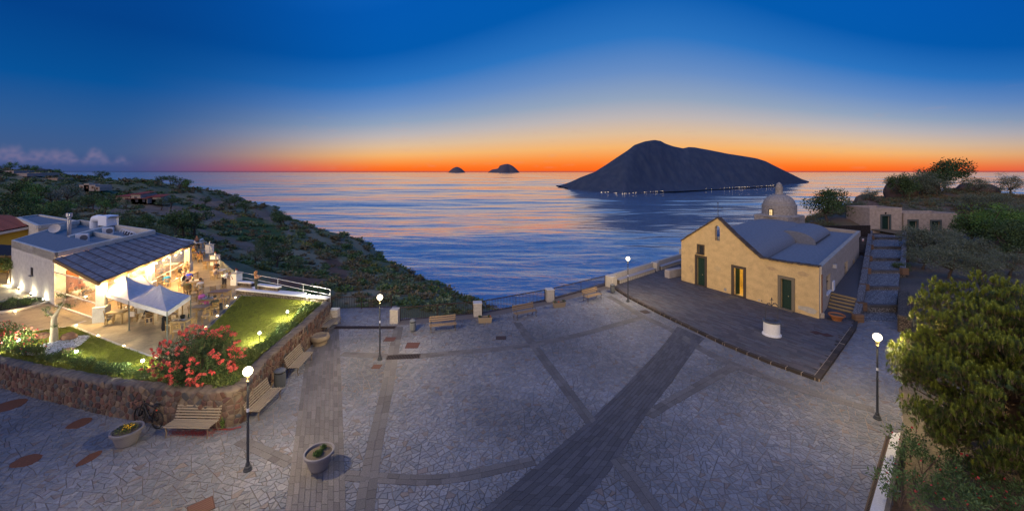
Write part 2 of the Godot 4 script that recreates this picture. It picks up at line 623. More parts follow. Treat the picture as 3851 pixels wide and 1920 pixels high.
func sea() -> void:
	# swell as real relief: waves of many lengths, each with the same slope, as fine as the mesh can carry
	var m := mb()
	var w := noise(1.0, 1, FastNoiseLite.TYPE_SIMPLEX_SMOOTH, 12)
	var rows := 620
	var cols := 360
	for i in rows + 1:
		var z := 330.0 * pow(150000.0 / 330.0, pow(float(i) / rows, 1.35))
		var z2 := 330.0 * pow(150000.0 / 330.0, pow(float(i + 1) / rows, 1.35))
		var cell := maxf(z2 - z, z * 3.0 / cols * 0.3)
		for j in cols + 1:
			var x := z * lerpf(-1.5, 1.5, float(j) / cols)
			var y := SEA
			for l in [14.0, 26.0, 48.0, 110.0, 260.0, 700.0, 2000.0]:
				if l > cell * 2.2: y += w.get_noise_2d(x / (l * 3.4) + l, z / l) * l * (0.019 if l < 50.0 else 0.013 if l < 300.0 else 0.009)
			m.v.append(Vector3(x, y, -z)); m.n.append(Vector3.UP); m.c.append(Color.WHITE)
	grid_faces(m, rows, cols, true)
	grid_normals(m)
	# calm water out of view
	m.quad(Vector3(-90000, SEA - 12.0, 3000), Vector3(90000, SEA - 12.0, 3000), Vector3(90000, SEA - 12.0, -60000), Vector3(-90000, SEA - 12.0, -60000))
	var mat := M("sea_water", C(0.15, 0.23, 0.37), 0.1)
	mat.clearcoat_enabled = true
	mat.clearcoat = 0.9
	mat.clearcoat_roughness = 0.1
	mat.metallic_specular = 0.68
	mat.normal_enabled = true
	mat.uv1_triplanar = true
	mat.uv1_world_triplanar = true
	mat.normal_texture = bump("waves", 1024, 0.02, 14.0, FastNoiseLite.TYPE_SIMPLEX_SMOOTH, 4, 31)
	mat.normal_scale = 0.9
	mat.uv1_scale = Vector3(1.0 / 2000.0, 1.0, 1.0 / 460.0)
	struct("sea", m, mat, "calm rippled sea reaching to the horizon", "sea")

func islands() -> void:
	var ridge := [[2136, 707], [2159, 681], [2182, 666], [2235, 646], [2281, 617], [2319, 591], [2363, 562], [2386, 543], [2427, 529], [2462, 524], [2485, 528], [2503, 538], [2532, 548], [2570, 556], [2590, 551], [2613, 552], [2677, 564], [2736, 576], [2794, 585], [2846, 594], [2881, 605], [2928, 629], [2969, 649], [3015, 672], [3044, 682]]
	var shore := [[2136, 713.5], [2241, 722], [2351, 729], [2474, 721], [2590, 716], [2765, 707], [2910, 699], [3044, 686]]
	var rough := noise(0.0035, 5, FastNoiseLite.TYPE_SIMPLEX_SMOOTH, 3)
	var m := mb()
	var cols := 130
	var rows := 26
	for j in cols + 1:
		var px := lerpf(2136, 3044, float(j) / cols)
		var ps := along(shore, px)
		var pr := along(ridge, px)
		var zs := F * (HC - SEA) / (ps - HY)
		var bell := sin(PI * clampf(float(j) / cols, 0.02, 0.98))
		var zr := zs + 120.0 + 900.0 * bell
		var top := gz(px, pr, zr)
		var foot := Vector3((px - CX) * zs / F, SEA - 2.0, -zs)
		for i in rows + 1:
			var k := float(i) / rows
			var q: Vector3
			if k <= 0.7:
				var t := k / 0.7
				q = foot.lerp(top, t)
				var prof := 0.75 * pow(t, 1.25) + 0.25 * smoothstep(0.0, 1.0, t)
				q.y = lerpf(foot.y, top.y, prof) + rough.get_noise_2d(q.x, q.z) * (top.y - foot.y) * 0.08 * sin(PI * t)
				if i == rows: q = top
			else:
				var t := (k - 0.7) / 0.3
				q = top + Vector3(0, 0, -1400.0 * t)
				q.y = lerpf(top.y, foot.y, t)
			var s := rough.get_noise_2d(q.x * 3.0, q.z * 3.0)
			m.v.append(q); m.n.append(Vector3.UP); m.c.append(C(0.05, 0.065, 0.095).lerp(C(0.065, 0.08, 0.108), smoothstep(-0.2, 0.3, s)))  # scrub colour with the blue of distant haze mixed in
	for j in cols:
		for i in rows:
			var a := j * (rows + 1) + i
			var e := a + rows + 1
			m.t.append_array(PackedInt32Array([a, a + 1, e, a + 1, e + 1, e]))
	grid_normals(m)
	if m.n[cols / 2 * (rows + 1) + 8].y < 0.0:
		for i in m.n.size(): m.n[i] = -m.n[i]
		for i in range(0, m.t.size(), 3):
			var x := m.t[i + 1]
			m.t[i + 1] = m.t[i + 2]
			m.t[i + 2] = x
	struct("mountain_island", m, M("hazed_island_scrub", Color.WHITE, 0.95), "large dark mountain island with town lights along its shore", "island")
	# town on the shore
	R.seed = 41
	var town := mb(C(0.6, 0.55, 0.5))
	var lit := mb()
	for k in 190:
		var part := 0 if k < 95 else 1
		var px := rr(2258, 2500) if part == 0 else lerpf(2655, 2915, pow(R.randf(), 0.75))
		var up := pow(R.randf(), 2.2) * (17.0 if part == 0 else 18.0)
		var ps := along(shore, px) - 1.5 - up
		var zs := F * (HC - SEA) / (along(shore, px) - HY) + 14.0 + up * 16.0
		var q := gz(px, ps, zs)
		if k % 2 == 0: town.box(q - Vector3(0, 4, 8), Vector3(rr(8, 16), 8, 10))
		lit.ball(q + Vector3(0, 1, 0), Vector3.ONE * rr(0.8, 2.0), 5, 3)
	tag(put("town_houses", town, M("town_plaster", Color.WHITE, 0.9)), "tiny pale houses spread along the mountain island's shore", "town", "", "stuff")
	tag(put("town_lights", lit, glow("town_lamp", C(1.0, 0.72, 0.38), 4.5)), "tiny warm street lights of the town on the mountain island", "lights", "", "stuff")
	# two islets on the horizon
	for s in [[1684, 1751, 1718, 627, "small low cone islet alone on the horizon", 0.0], [1833, 1955, 1908, 616, "taller cone islet with a shoulder on the horizon", 1.0]]:
		var d := 80000.0
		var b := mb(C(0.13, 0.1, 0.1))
		var n := 26
		for i in 14:
			var k := float(i) / 13.0
			for j in n + 1:
				var an := TAU * j / n
				var cx: float = s[2]
				var half: float = (cx - s[0]) if cos(an) < 0 else (s[1] - cx)
				var rad := half * (1.0 - k) / F * d
				var prof := 1.0 - pow(1.0 - k, 1.7)
				if s[5] > 0.0 and cos(an) < -0.4: prof = minf(prof, maxf(0.42 - 0.16 * absf(k - 0.42), k * 0.95)) if k < 0.6 else prof
				var top := HC - (float(s[3]) - HY) * d / F
				b.v.append(Vector3((cx - CX) * d / F + cos(an) * rad, lerpf(SEA - 30.0, top, prof) + 40.0 * sin(j * 2.3 + i * 1.7) * (1 - k), -d + sin(an) * rad))
				b.n.append(Vector3.UP); b.c.append(b.col)
		grid_faces(b, 13, n)
		grid_normals(b)
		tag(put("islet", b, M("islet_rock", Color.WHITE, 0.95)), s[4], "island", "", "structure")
	# a boat under way
	var at := gz(1724, 714, F * (HC - SEA) / (714 - HY))
	var bo := thing("motor_boat", "small dark motor boat far out on the open sea", "boat", at, PI / 2)
	var hull := mb(C(0.05, 0.05, 0.06))
	for sd in [-1.0, 1.0]:
		hull.quad(Vector3(0, 0, -9), Vector3(2.6 * sd, 2, -9), Vector3(2.8 * sd, 2.2, 4), Vector3(0, -0.3, 4))
		hull.tri(Vector3(0, -0.3, 4), Vector3(2.8 * sd, 2.2, 4), Vector3(0, 3.2, 11))
	hull.fan([Vector3(-2.6, 2, -9), Vector3(2.6, 2, -9), Vector3(2.8, 2.2, 4), Vector3(0, 3.2, 11), Vector3(-2.8, 2.2, 4)])
	put("hull", hull, M("boat_paint", Color.WHITE, 0.5), bo)
	var cab := mb(C(0.12, 0.12, 0.14))
	cab.cbox(Vector3(0, 3.8, -2), Vector3(3.4, 3.4, 5), 0.4)
	put("cabin", cab, M("boat_paint", Color.WHITE, 0.5), bo)

func along(line: Array, x: float) -> float:
	for i in line.size() - 1:
		if x <= line[i + 1][0]:
			return lerpf(line[i][1], line[i + 1][1], clampf((x - line[i][0]) / (line[i + 1][0] - line[i][0]), 0, 1))
	return line[-1][1]

# ---------- the square ----------
var PLAZA: PackedVector2Array
var CHURCHYARD: PackedVector2Array
var BANDS := []     # plan polygons of the plank bands

func flat(list: Array, h := 0.0) -> PackedVector2Array:
	var o := PackedVector2Array()
	for p in list: o.append(v2(g(p[0], p[1], h)))
	return o

# band between two edges given as pixels
func edges_poly(l: Array, r: Array) -> PackedVector2Array:
	var o := flat(l)
	var q := flat(r)
	q.reverse()
	o.append_array(q)
	return o

func smooth_line(list: Array, step := 0.25) -> PackedVector2Array:
	var cv := Curve2D.new()
	var p := flat(list)
	for i in p.size():
		var d := (p[mini(i + 1, p.size() - 1)] - p[maxi(i - 1, 0)]) / 6.0
		cv.add_point(p[i], -d, d)
	cv.bake_interval = step
	return cv.get_baked_points()

func ribbon(line: PackedVector2Array, w: float) -> PackedVector2Array:
	var a := PackedVector2Array()
	var b := PackedVector2Array()
	for i in line.size():
		var d := (line[mini(i + 1, line.size() - 1)] - line[maxi(i - 1, 0)]).normalized()
		var n := Vector2(-d.y, d.x) * w * 0.5
		a.append(line[i] + n)
		b.append(line[i] - n)
	b.reverse()
	a.append_array(b)
	return a

func split_cell(p: PackedVector2Array, area: float, out: Array) -> void:
	var s := 0.0
	var mid := Vector2.ZERO
	for i in p.size():
		s += p[i].cross(p[(i + 1) % p.size()])
		mid += p[i]
	s = absf(s) * 0.5
	mid /= p.size()
	if s < area * rr(0.75, 1.9) or p.size() < 3:
		out.append(p)
		return
	# cut across the longest extent, a little askew
	var far := 0.0
	var ax := Vector2.RIGHT
	for i in p.size():
		for j in i:
			var d := p[i].distance_to(p[j])
			if d > far:
				far = d
				ax = (p[i] - p[j]) / d
	var n := ax.rotated(rr(-0.5, 0.5))
	var o := mid + ax * far * rr(-0.14, 0.14)
	var a := PackedVector2Array()
	var b := PackedVector2Array()
	for i in p.size():
		var u := p[i]
		var w := p[(i + 1) % p.size()]
		var du := (u - o).dot(n)
		var dw := (w - o).dot(n)
		if du >= 0: a.append(u)
		else: b.append(u)
		if (du >= 0) != (dw >= 0):
			var q := u.lerp(w, du / (du - dw))
			a.append(q)
			b.append(q)
	if a.size() < 3 or b.size() < 3:
		out.append(p)
		return
	split_cell(a, area, out)
	split_cell(b, area, out)

func crazy(x0: float, x1: float, z0: float, z1: float, cell: float, area: float) -> Array:
	# irregular blocks (Voronoi), each broken into angular slabs
	var nx := int((x1 - x0) / cell) + 3
	var nz := int((z1 - z0) / cell) + 3
	var site := {}
	for i in range(-2, nx + 2):
		for j in range(-2, nz + 2):
			site[Vector2i(i, j)] = Vector2(x0 + (i + rr(0.05, 0.95)) * cell, z0 + (j + rr(0.05, 0.95)) * cell)
	var out := []
	for i in nx:
		for j in nz:
			var s: Vector2 = site[Vector2i(i, j)]
			var p := PackedVector2Array([s + Vector2(-4, -4) * cell, s + Vector2(4, -4) * cell, s + Vector2(4, 4) * cell, s + Vector2(-4, 4) * cell])
			for di in range(-2, 3):
				for dj in range(-2, 3):
					if di == 0 and dj == 0: continue
					var t: Vector2 = site[Vector2i(i + di, j + dj)]
					p = cut(p, (s + t) * 0.5, (s - t))
			if p.size() > 2: split_cell(p, area, out)
	return out

func cut(p: PackedVector2Array, o: Vector2, n: Vector2) -> PackedVector2Array:
	var a := PackedVector2Array()
	for i in p.size():
		var u := p[i]
		var w := p[(i + 1) % p.size()]
		var du := (u - o).dot(n)
		var dw := (w - o).dot(n)
		if du >= 0: a.append(u)
		if (du >= 0) != (dw >= 0): a.append(u.lerp(w, du / (du - dw)))
	return a

func slab(m: MB, p: PackedVector2Array, top: float, thick: float) -> void:
	# a slab with a chipped, slightly rounded rim
	var q := Geometry2D.offset_polygon(p, -0.006)
	if q.size() == 1 and q[0].size() >= 3:
		var ix := Geometry2D.triangulate_polygon(q[0])
		if ix.size() > 0 and q[0].size() == p.size():
			for i in range(0, ix.size(), 3):
				var a := v3(q[0][ix[i]], top)
				var b := v3(q[0][ix[i + 1]], top)
				var d := v3(q[0][ix[i + 2]], top)
				if (b - a).cross(d - a).y < 0.0: m.tri(a, d, b)
				else: m.tri(a, b, d)
			var cw := Geometry2D.is_polygon_clockwise(q[0])
			for i in p.size():
				var j := (i + 1) % p.size()
				# nearest pairing of rims
				var qi: Vector2 = q[0][i]
				var best := 9.0
				for t in q[0]:
					if t.distance_to(p[i]) < best:
						best = t.distance_to(p[i])
						qi = t
				var qj: Vector2 = q[0][j]
				best = 9.0
				for t in q[0]:
					if t.distance_to(p[j]) < best:
						best = t.distance_to(p[j])
						qj = t
				if Geometry2D.is_polygon_clockwise(p): m.quad(v3(p[i], top - thick), v3(p[j], top - thick), v3(qj, top), v3(qi, top))
				else: m.quad(v3(p[j], top - thick), v3(p[i], top - thick), v3(qi, top), v3(qj, top))
			return
	m.prism(p, top - thick, top)

func square() -> void:
	R.seed = 101
	PLAZA = flat([[-900, 1400], [-300, 1400], [0, 1440], [258, 1512], [480, 1560], [700, 1592], [870, 1590], [925, 1560], [1009, 1448], [1166, 1292], [1250, 1224], [1262, 1160], [1490, 1150], [1500, 1196], [1640, 1190], [1790, 1176], [1930, 1150], [2065, 1120], [2180, 1090], [2280, 1060], [2400, 1030], [2560, 992], [2600, 1040], [3082, 1180], [3245, 1180], [3400, 1180], [3400, 1400], [3405, 1560], [3396, 1640], [3378, 1740], [3334, 1960], [3300, 2100], [-900, 2100]])
	CHURCHYARD = flat([[2310, 1086], [2362, 1119], [2499, 1189], [2726, 1298], [2900, 1368], [3082, 1432], [3130, 1368], [3177, 1300], [3222, 1236], [3240, 1160], [3060, 1150], [2560, 1000], [2560, 985], [2420, 1018], [2290, 1064]])
	var mortar := noise(0.09, 3, FastNoiseLite.TYPE_SIMPLEX_SMOOTH, 4)
	# bed of mortar: one sheet
	var bed := mb()
	var x0 := -46.0
	var x1 := 34.0
	var z0 := -48.0
	var z1 := -10.6
	var nx := 110
	var nz := 60
	for i in nz + 1:
		for j in nx + 1:
			var p := Vector3(lerpf(x0, x1, float(j) / nx), -0.014, lerpf(z0, z1, float(i) / nz))
			# sandy joints by the restaurant wall and the lower right, earthy ones in the middle
			var k := smoothstep(-0.25, 0.25, mortar.get_noise_2d(p.x, p.z) + 0.02 * (absf(p.x - 2.0) - 9.0))
			bed.v.append(p); bed.n.append(Vector3.UP); bed.c.append(C(0.15, 0.13, 0.12).lerp(C(0.36, 0.30, 0.25), k))
	grid_faces(bed, nz, nx)
	# keep only what lies on the square; cells on its border are cut to shape
	var keep := PackedInt32Array()
	for i in nz:
		for j in nx:
			var a := i * (nx + 1) + j
			var e := a + nx + 1
			var q := PackedVector2Array([v2(bed.v[a]), v2(bed.v[a + 1]), v2(bed.v[e + 1]), v2(bed.v[e])])
			var k := 0
			for w in q: k += int(Geometry2D.is_point_in_polygon(w, PLAZA))
			if k == 4: keep.append_array(PackedInt32Array([a, a + 1, e, a + 1, e + 1, e]))
			else:
				for piece in Geometry2D.intersect_polygons(q, PLAZA):
					var ix := Geometry2D.triangulate_polygon(piece)
					for x in ix:
						keep.append(bed.v.size())
						bed.v.append(v3(piece[x], -0.014))
						bed.n.append(Vector3.UP)
						bed.c.append(bed.c[a])
	bed.t = keep
	for i in range(0, bed.t.size(), 3):
		if (bed.v[bed.t[i + 2]] - bed.v[bed.t[i]]).cross(bed.v[bed.t[i + 1]] - bed.v[bed.t[i]]).y < 0:
			var x := bed.t[i + 1]
			bed.t[i + 1] = bed.t[i + 2]
			bed.t[i + 2] = x
	var ground := struct("square", bed, M("mortar", Color.WHITE, 0.95, grey("grit", 512, 0.05, 0.25, 0.3, 0.35), 0.9, bump("grit_n", 512, 0.3, 4.0), 0.8), "open square paved with irregular grey stone slabs", "square")
	# bands of plank pavers
	var A := [[[1071, 1920], [1133, 1460], [1149, 1369], [1180, 1294], [1228, 1236]], [[1300, 1920], [1284, 1450], [1277, 1316], [1273, 1236]]]
	var D := [[[1740, 1975], [1900, 1849], [2060, 1713], [2221, 1577], [2356, 1447], [2487, 1305], [2548, 1226]], [[2110, 1995], [2161, 1920], [2291, 1773], [2405, 1593], [2530, 1430], [2623, 1300], [2652, 1271]]]
	var thin := [
		[[[1366, 1960], [1380, 1850], [1412, 1660], [1457, 1450], [1478, 1330], [1499, 1228]], 0.62, "straight double row of planks from the lamp to the lower edge"],
		[[[1292, 1786], [1366, 1790], [1560, 1803], [1715, 1794], [1900, 1756], [2010, 1730]], 0.5, "curved double row of planks sweeping towards the wide band"],
		[[[2226, 1590], [2130, 1462], [2009, 1300], [1945, 1212]], 0.55, "slanting double row of planks from the wide band to a bench"],
		[[[1284, 1330], [1425, 1336], [1580, 1337], [1700, 1326], [1875, 1311], [2005, 1293], [2190, 1255], [2331, 1216], [2429, 1191]], 0.6, "long curved double row of planks crossing the square"],
		[[[2289, 1113], [2351, 1148], [2415, 1187], [2523, 1238], [2650, 1318], [2770, 1373], [2987, 1455], [3150, 1503], [3290, 1541]], 0.6, "long double row of planks along the churchyard kerb"],
		[[[2436, 1562], [2530, 1505], [2660, 1432], [2766, 1373]], 0.55, "short double row of planks between wide band and kerb row"],
		[[[2316, 1722], [2380, 1800], [2475, 1935]], 0.55, "double row of planks leaving the wide band for the lower edge"],
		[[[900, 1655], [1000, 1700], [1092, 1742]], 0.5, "short slanting double row of planks beside the broad planked strip"]]
	BANDS.append(edges_poly(A[0], A[1]))
	BANDS.append(edges_poly(D[0], D[1]))
	var lines := []
	for t in thin:
		var l := smooth_line(t[0])
		lines.append(l)
		BANDS.append(ribbon(l, t[1]))
	# slabs
	var stone := M("slab_stone", Color.WHITE, 0.72, grey("slabs", 512, 0.03, 0.3, 0.22, 0.3), 0.8, bump("slab_n", 512, 0.05, 2.5), 0.7)
	var tones := [C(0.28, 0.29, 0.325), C(0.25, 0.265, 0.30), C(0.30, 0.31, 0.345), C(0.28, 0.275, 0.295), C(0.32, 0.32, 0.335), C(0.24, 0.255, 0.29)]
	var worn := noise(0.13, 4, FastNoiseLite.TYPE_SIMPLEX_SMOOTH, 19)
	var cells := crazy(-33.0, 27.0, -41.0, -11.0, 1.4, 0.05)
	var all := []
	for c in cells:
		var mid := Vector2.ZERO
		for q in c: mid += q
		mid /= c.size()
		if not Geometry2D.is_point_in_polygon(mid, PLAZA) or Geometry2D.is_point_in_polygon(mid, CHURCHYARD): continue
		# outside the frame: left out
		if absf(mid.x) > -mid.y * 1.34 + 0.5 or mid.y > -12.3: continue
		var pieces: Array = Geometry2D.offset_polygon(c, -rr(0.005, 0.012))
		for b in BANDS:
			var nxt := []
			for q in pieces: nxt.append_array(Geometry2D.clip_polygons(q, b))
			pieces = nxt
		for q in pieces:
			if q.size() < 3 or Geometry2D.is_polygon_clockwise(q) and pieces.size() > 1: continue
			var box := Rect2(q[0], Vector2.ZERO)
			for w in q: box = box.expand(w)
			if box.size.x * box.size.y < 0.006: continue
			# size in the picture
			all.append([box.get_area() / pow(-mid.y, 3.0), q])
	all.sort_custom(func(a, b): return a[0] > b[0])
	var rest := mb()
	for i in all.size():
		var q: PackedVector2Array = all[i][1]
		var col: Color = vary(tones[R.randi() % 6], 0.09)
		# worn, stained and patched areas
		col = tone(col, 0.88 + 0.42 * worn.get_noise_2d(q[0].x, q[0].y))
		if R.randf() < 0.03: col = col.lerp(C(0.24, 0.17, 0.13), 0.6)
		if i < 300:
			var m := mb(col)
			slab(m, q, rr(-0.004, 0.005), 0.022)
			put("paving_stone", m, stone, ground)
		else:
			rest.col = col
			slab(rest, q, rr(-0.004, 0.005), 0.022)
	tag(put("paving_stones", rest, stone, ground), "", "", "", "stuff")
	# plank pavers
	var dark := M("plank_paver", Color.WHITE, 0.75, grey("slabs", 512, 0.03, 0.3, 0.22, 0.3), 0.9, bump("slab_n", 512, 0.05, 2.5), 0.8)
	plank_strip(A[0], A[1], 10, "broad straight strip of long plank pavers beside the rubble wall", dark, C(0.20, 0.185, 0.18), true)
	plank_strip(D[0], D[1], 10, "widest diagonal band of dark plank pavers across the square", dark, C(0.115, 0.115, 0.13), true)
	for i in lines.size():
		var line: PackedVector2Array = lines[i]
		var w: float = thin[i][1]
		var l := PackedVector2Array()
		var r := PackedVector2Array()
		for k in line.size():
			var d := (line[mini(k + 1, line.size() - 1)] - line[maxi(k - 1, 0)]).normalized()
			var n := Vector2(-d.y, d.x) * w * 0.5
			l.append(line[k] - n)
			r.append(line[k] + n)
		plank_rows(l, r, 2, thin[i][2], dark, C(0.175, 0.165, 0.165))

func plank_strip(l: Array, r: Array, rows: int, label: String, mat: Material, col: Color, smooth := true) -> void:
	plank_rows(resample(smooth_line(l), 40), resample(smooth_line(r), 40), rows, label, mat, col)

func resample(p: PackedVector2Array, n: int) -> PackedVector2Array:
	var total := 0.0
	for i in p.size() - 1: total += p[i].distance_to(p[i + 1])
	var o := PackedVector2Array()
	var i := 0
	var acc := 0.0
	for k in n:
		var want := total * k / (n - 1)
		while i < p.size() - 2 and acc + p[i].distance_to(p[i + 1]) < want:
			acc += p[i].distance_to(p[i + 1])
			i += 1
		o.append(p[i].lerp(p[i + 1], clampf((want - acc) / maxf(p[i].distance_to(p[i + 1]), 1e-5), 0, 1)))
	return o

func at_line(p: PackedVector2Array, t: float) -> Vector2:
	var f := clampf(t, 0, 1) * (p.size() - 1)
	var i := mini(int(f), p.size() - 2)
	return p[i].lerp(p[i + 1], f - i)

func plank_rows(l: PackedVector2Array, r: PackedVector2Array, rows: int, label: String, mat: Material, col: Color, top := 0.004, limit := 300, span := 0.62) -> void:
	var n := 60
	l = resample(l, n)
	r = resample(r, n)
	var len := 0.0
	for i in n - 1: len += l[i].lerp(r[i], 0.5).distance_to(l[i + 1].lerp(r[i + 1], 0.5))
	var bed := mb(C(0.06, 0.05, 0.045))
	for i in n - 1:
		bed.quad(v3(l[i], top - 0.022), v3(l[i + 1], top - 0.022), v3(r[i + 1], top - 0.022), v3(r[i], top - 0.022))
	if bed.n[0].y < 0.0:
		for i in bed.n.size(): bed.n[i] = -bed.n[i]
		for i in range(0, bed.t.size(), 3):
			var x := bed.t[i + 1]
			bed.t[i + 1] = bed.t[i + 2]
			bed.t[i + 2] = x
	var o := struct("paving_band", bed, M("band_bed", Color.WHITE, 0.95), label, "paving band")
	var list := []
	for k in rows:
		var t := -rr(0.0, span / len)
		while t < 1.0:
			var d := span * rr(0.55, 1.25) / len
			var t0 := maxf(t, 0.0) + 0.006 / len
			var t1 := minf(t + d, 1.0) - 0.006 / len
			t += d
			if (t1 - t0) * len < 0.06: continue
			var u0 := (k + 0.0) / rows
			var u1 := (k + 1.0) / rows
			var a := at_line(l, t0).lerp(at_line(r, t0), u0)
			var b := at_line(l, t0).lerp(at_line(r, t0), u1)
			var c := at_line(l, t1).lerp(at_line(r, t1), u1)
			var e := at_line(l, t1).lerp(at_line(r, t1), u0)
			var mid := (a + b + c + e) * 0.25
			if absf(mid.x) > -mid.y * 1.32 or mid.y > -12.6: continue
			# joint
			var g2 := 0.007
			var across := (b - a).normalized() * g2
			list.append([a.distance_to(e) * a.distance_to(b) / pow(-mid.y, 3.0), PackedVector2Array([a + across, b - across, c - across, e + across])])
	list.sort_custom(func(p, q): return p[0] > q[0])
	var rest := mb()
	for i in list.size():
		var q: PackedVector2Array = list[i][1]
		var cc := vary(col, 0.2)
		var hi := top + rr(-0.002, 0.003)
		if i < limit:
			var m := mb(cc)
			m.prism(q, top - 0.03, hi)
			put("paver", m, mat, o)
		else:
			rest.col = cc
			rest.prism(q, top - 0.03, hi)
	if rest.v.size(): tag(put("pavers", rest, mat, o), "", "", "", "stuff")

func churchyard() -> void:
	R.seed = 55
	var h := 0.14
	var bed := mb(C(0.05, 0.045, 0.045))
	bed.prism(CHURCHYARD, -0.05, h - 0.025)
	var yard := struct("churchyard", bed, M("yard_bed", Color.WHITE, 0.95), "raised forecourt of dark plank paving in front of the chapel", "forecourt")
	var dark := M("plank_paver", Color.WHITE, 0.75)
	# courses run along the chapel front
	var o := v2(g(2563, 1053))
	var ax := (v2(g(3082, 1198)) - o).normalized()
	var ay := Vector2(-ax.y, ax.x)
	var list := []
	var inner := Geometry2D.offset_polygon(CHURCHYARD, -0.2)[0]
	for k in range(-60, 130):
		var u := -26.0 - rr(0, 0.6)
		while u < 20.0:
			var d := rr(0.38, 0.8)
			var a := o + ax * u + ay * (k * 0.2)
			var q := PackedVector2Array([a + ax * 0.006 + ay * 0.006, a + ax * (d - 0.006) + ay * 0.006, a + ax * (d - 0.006) + ay * 0.194, a + ax * 0.006 + ay * 0.194])
			u += d
			if Geometry2D.is_point_in_polygon(a + ax * d * 0.5 + ay * 0.1, inner):
				var whole := true
				for w in q:
					if not Geometry2D.is_point_in_polygon(w, inner): whole = false
				if whole: list.append([d / pow(a.y, 3.0) * -1.0, q])
				else:
					for w in Geometry2D.intersect_polygons(q, inner): list.append([d * 0.4 / pow(a.y, 3.0) * -1.0, w])
	list.sort_custom(func(p, q): return p[0] > q[0])
	var rest := mb()
	for i in list.size():
		var cc := vary(C(0.13, 0.133, 0.148).lerp(C(0.15, 0.12, 0.115), R.randf() * 0.6), 0.24)
		if i < 300:
			var m := mb(cc)
			m.prism(list[i][1], h - 0.03, h + rr(-0.002, 0.003))
			put("paver", m, dark, yard)
		else:
			rest.col = cc
			rest.prism(list[i][1], h - 0.03, h + rr(-0.002, 0.003))
	tag(put("pavers", rest, dark, yard), "", "", "", "stuff")
	# kerb stones with pale mortar between them
	var kerb := [[2317, 1091], [2362, 1121], [2499, 1191], [2726, 1300], [2900, 1370], [3082, 1435], [3130, 1369], [3177, 1302], [3219, 1240]]
	var lava := M("kerb_stone", Color.WHITE, 0.85, grey("slabs", 512, 0.03, 0.3, 0.22, 0.3), 1.4, bump("grit_n", 512, 0.3, 4.0), 0.6)
	var pts := flat(kerb)
	var mort := mb(C(0.36, 0.28, 0.2))
	for i in pts.size() - 1:
		var d := (pts[i + 1] - pts[i]).normalized()
		var n := Vector2(-d.y, d.x)
		if n.dot(v2(g(2800, 1250)) - pts[i]) < 0: n = -n
		var run := pts[i].distance_to(pts[i + 1])
		var s := 0.0
		while s < run - 0.1:
			var e := minf(s + rr(0.5, 0.8), run)
			var a := pts[i] + d * (s + 0.02)
			var b := pts[i] + d * (e - 0.02)
			var m := mb(vary(C(0.075, 0.06, 0.05), 0.25))
			m.prism(PackedVector2Array([a - n * 0.03, b - n * 0.03, b + n * 0.24, a + n * 0.24]), -0.03, h + 0.02 + rr(-0.004, 0.004))
			put("kerb_stone", m, lava, yard)
			s = e
		mort.prism(PackedVector2Array([pts[i] - n * 0.02, pts[i + 1] - n * 0.02, pts[i + 1] + n * 0.27, pts[i] + n * 0.27]), -0.03, h + 0.008)
	put("kerb_mortar", mort, M("kerb_mortar", Color.WHITE, 0.95), yard)

func grate(l: Array, label: String, col: Color) -> void:
	# l: four pixel corners, the first side runs along the bars' row
	var p := gs(l)
	var t := thing("drain_grate", label, "drain grate", (p[0] + p[2]) * 0.5)
	var o: Vector3 = t.position
	var ax: Vector3 = p[1] - p[0]
	var ay: Vector3 = p[3] - p[0]
	var fr := mb(col)
	var rust := M("grate_iron", Color.WHITE, 0.7, grey("grit", 512, 0.05, 0.25, 0.3, 0.35), 1.0)
	var b := Basis(ax.normalized(), Vector3.UP, ax.normalized().cross(Vector3.UP))
	for s in [0.0, 1.0]:
		fr.box(p[0] + ay * s + ax * 0.5 - o + Vector3(0, 0.004, 0), Vector3(ax.length(), 0.016, 0.04), b)
		fr.box(p[0] + ax * s + ay * 0.5 - o + Vector3(0, 0.004, 0), Vector3(0.04, 0.016, ay.length()), b)
	put("frame", fr, rust, t)
	var pit := mb(C(0.01, 0.01, 0.01))
	pit.box((p[0] + p[2]) * 0.5 - o + Vector3(0, 0.002, 0), Vector3(ax.length() - 0.03, 0.012, ay.length() - 0.03), b)
	put("pit", pit, M("grate_pit", Color.WHITE, 0.95), t)
	var n := int(ax.length() / 0.085)
	var bar := mb(col)
	bar.box(Vector3.ZERO, Vector3(0.034, 0.012, ay.length() - 0.03), b)
	var bm := bar.mesh(rust)
	for i in n:
		var q := put("bar", bm, null, t)
		q.position = p[0] + ax * ((i + 0.5) / n) + ay * 0.5 - o + Vector3(0, 0.009, 0)

func cover(px: float, py: float, w: float, d: float, turn: float, label: String, col: Color, h := 0.0) -> void:
	var at := g(px, py, h)
	var t := thing("access_cover", label, "cover", at, turn)
	var rust := M("grate_iron", Color.WHITE, 0.7)
	var a := mb(tone(col, 0.6))
	a.box(Vector3(0, 0.003, 0), Vector3(w + 0.07, 0.014, d + 0.07))
	put("frame", a, rust, t)
	var b := mb(col)
	b.box(Vector3(0, 0.008, 0), Vector3(w, 0.014, d))
	put("lid", b, rust, t)
	var c := mb(tone(col, 0.75))
	for i in 6: c.box(Vector3(0, 0.016, lerpf(-d * 0.4, d * 0.4, i / 5.0)), Vector3(w * 0.9, 0.006, 0.02))
	put("ribs", c, rust, t)

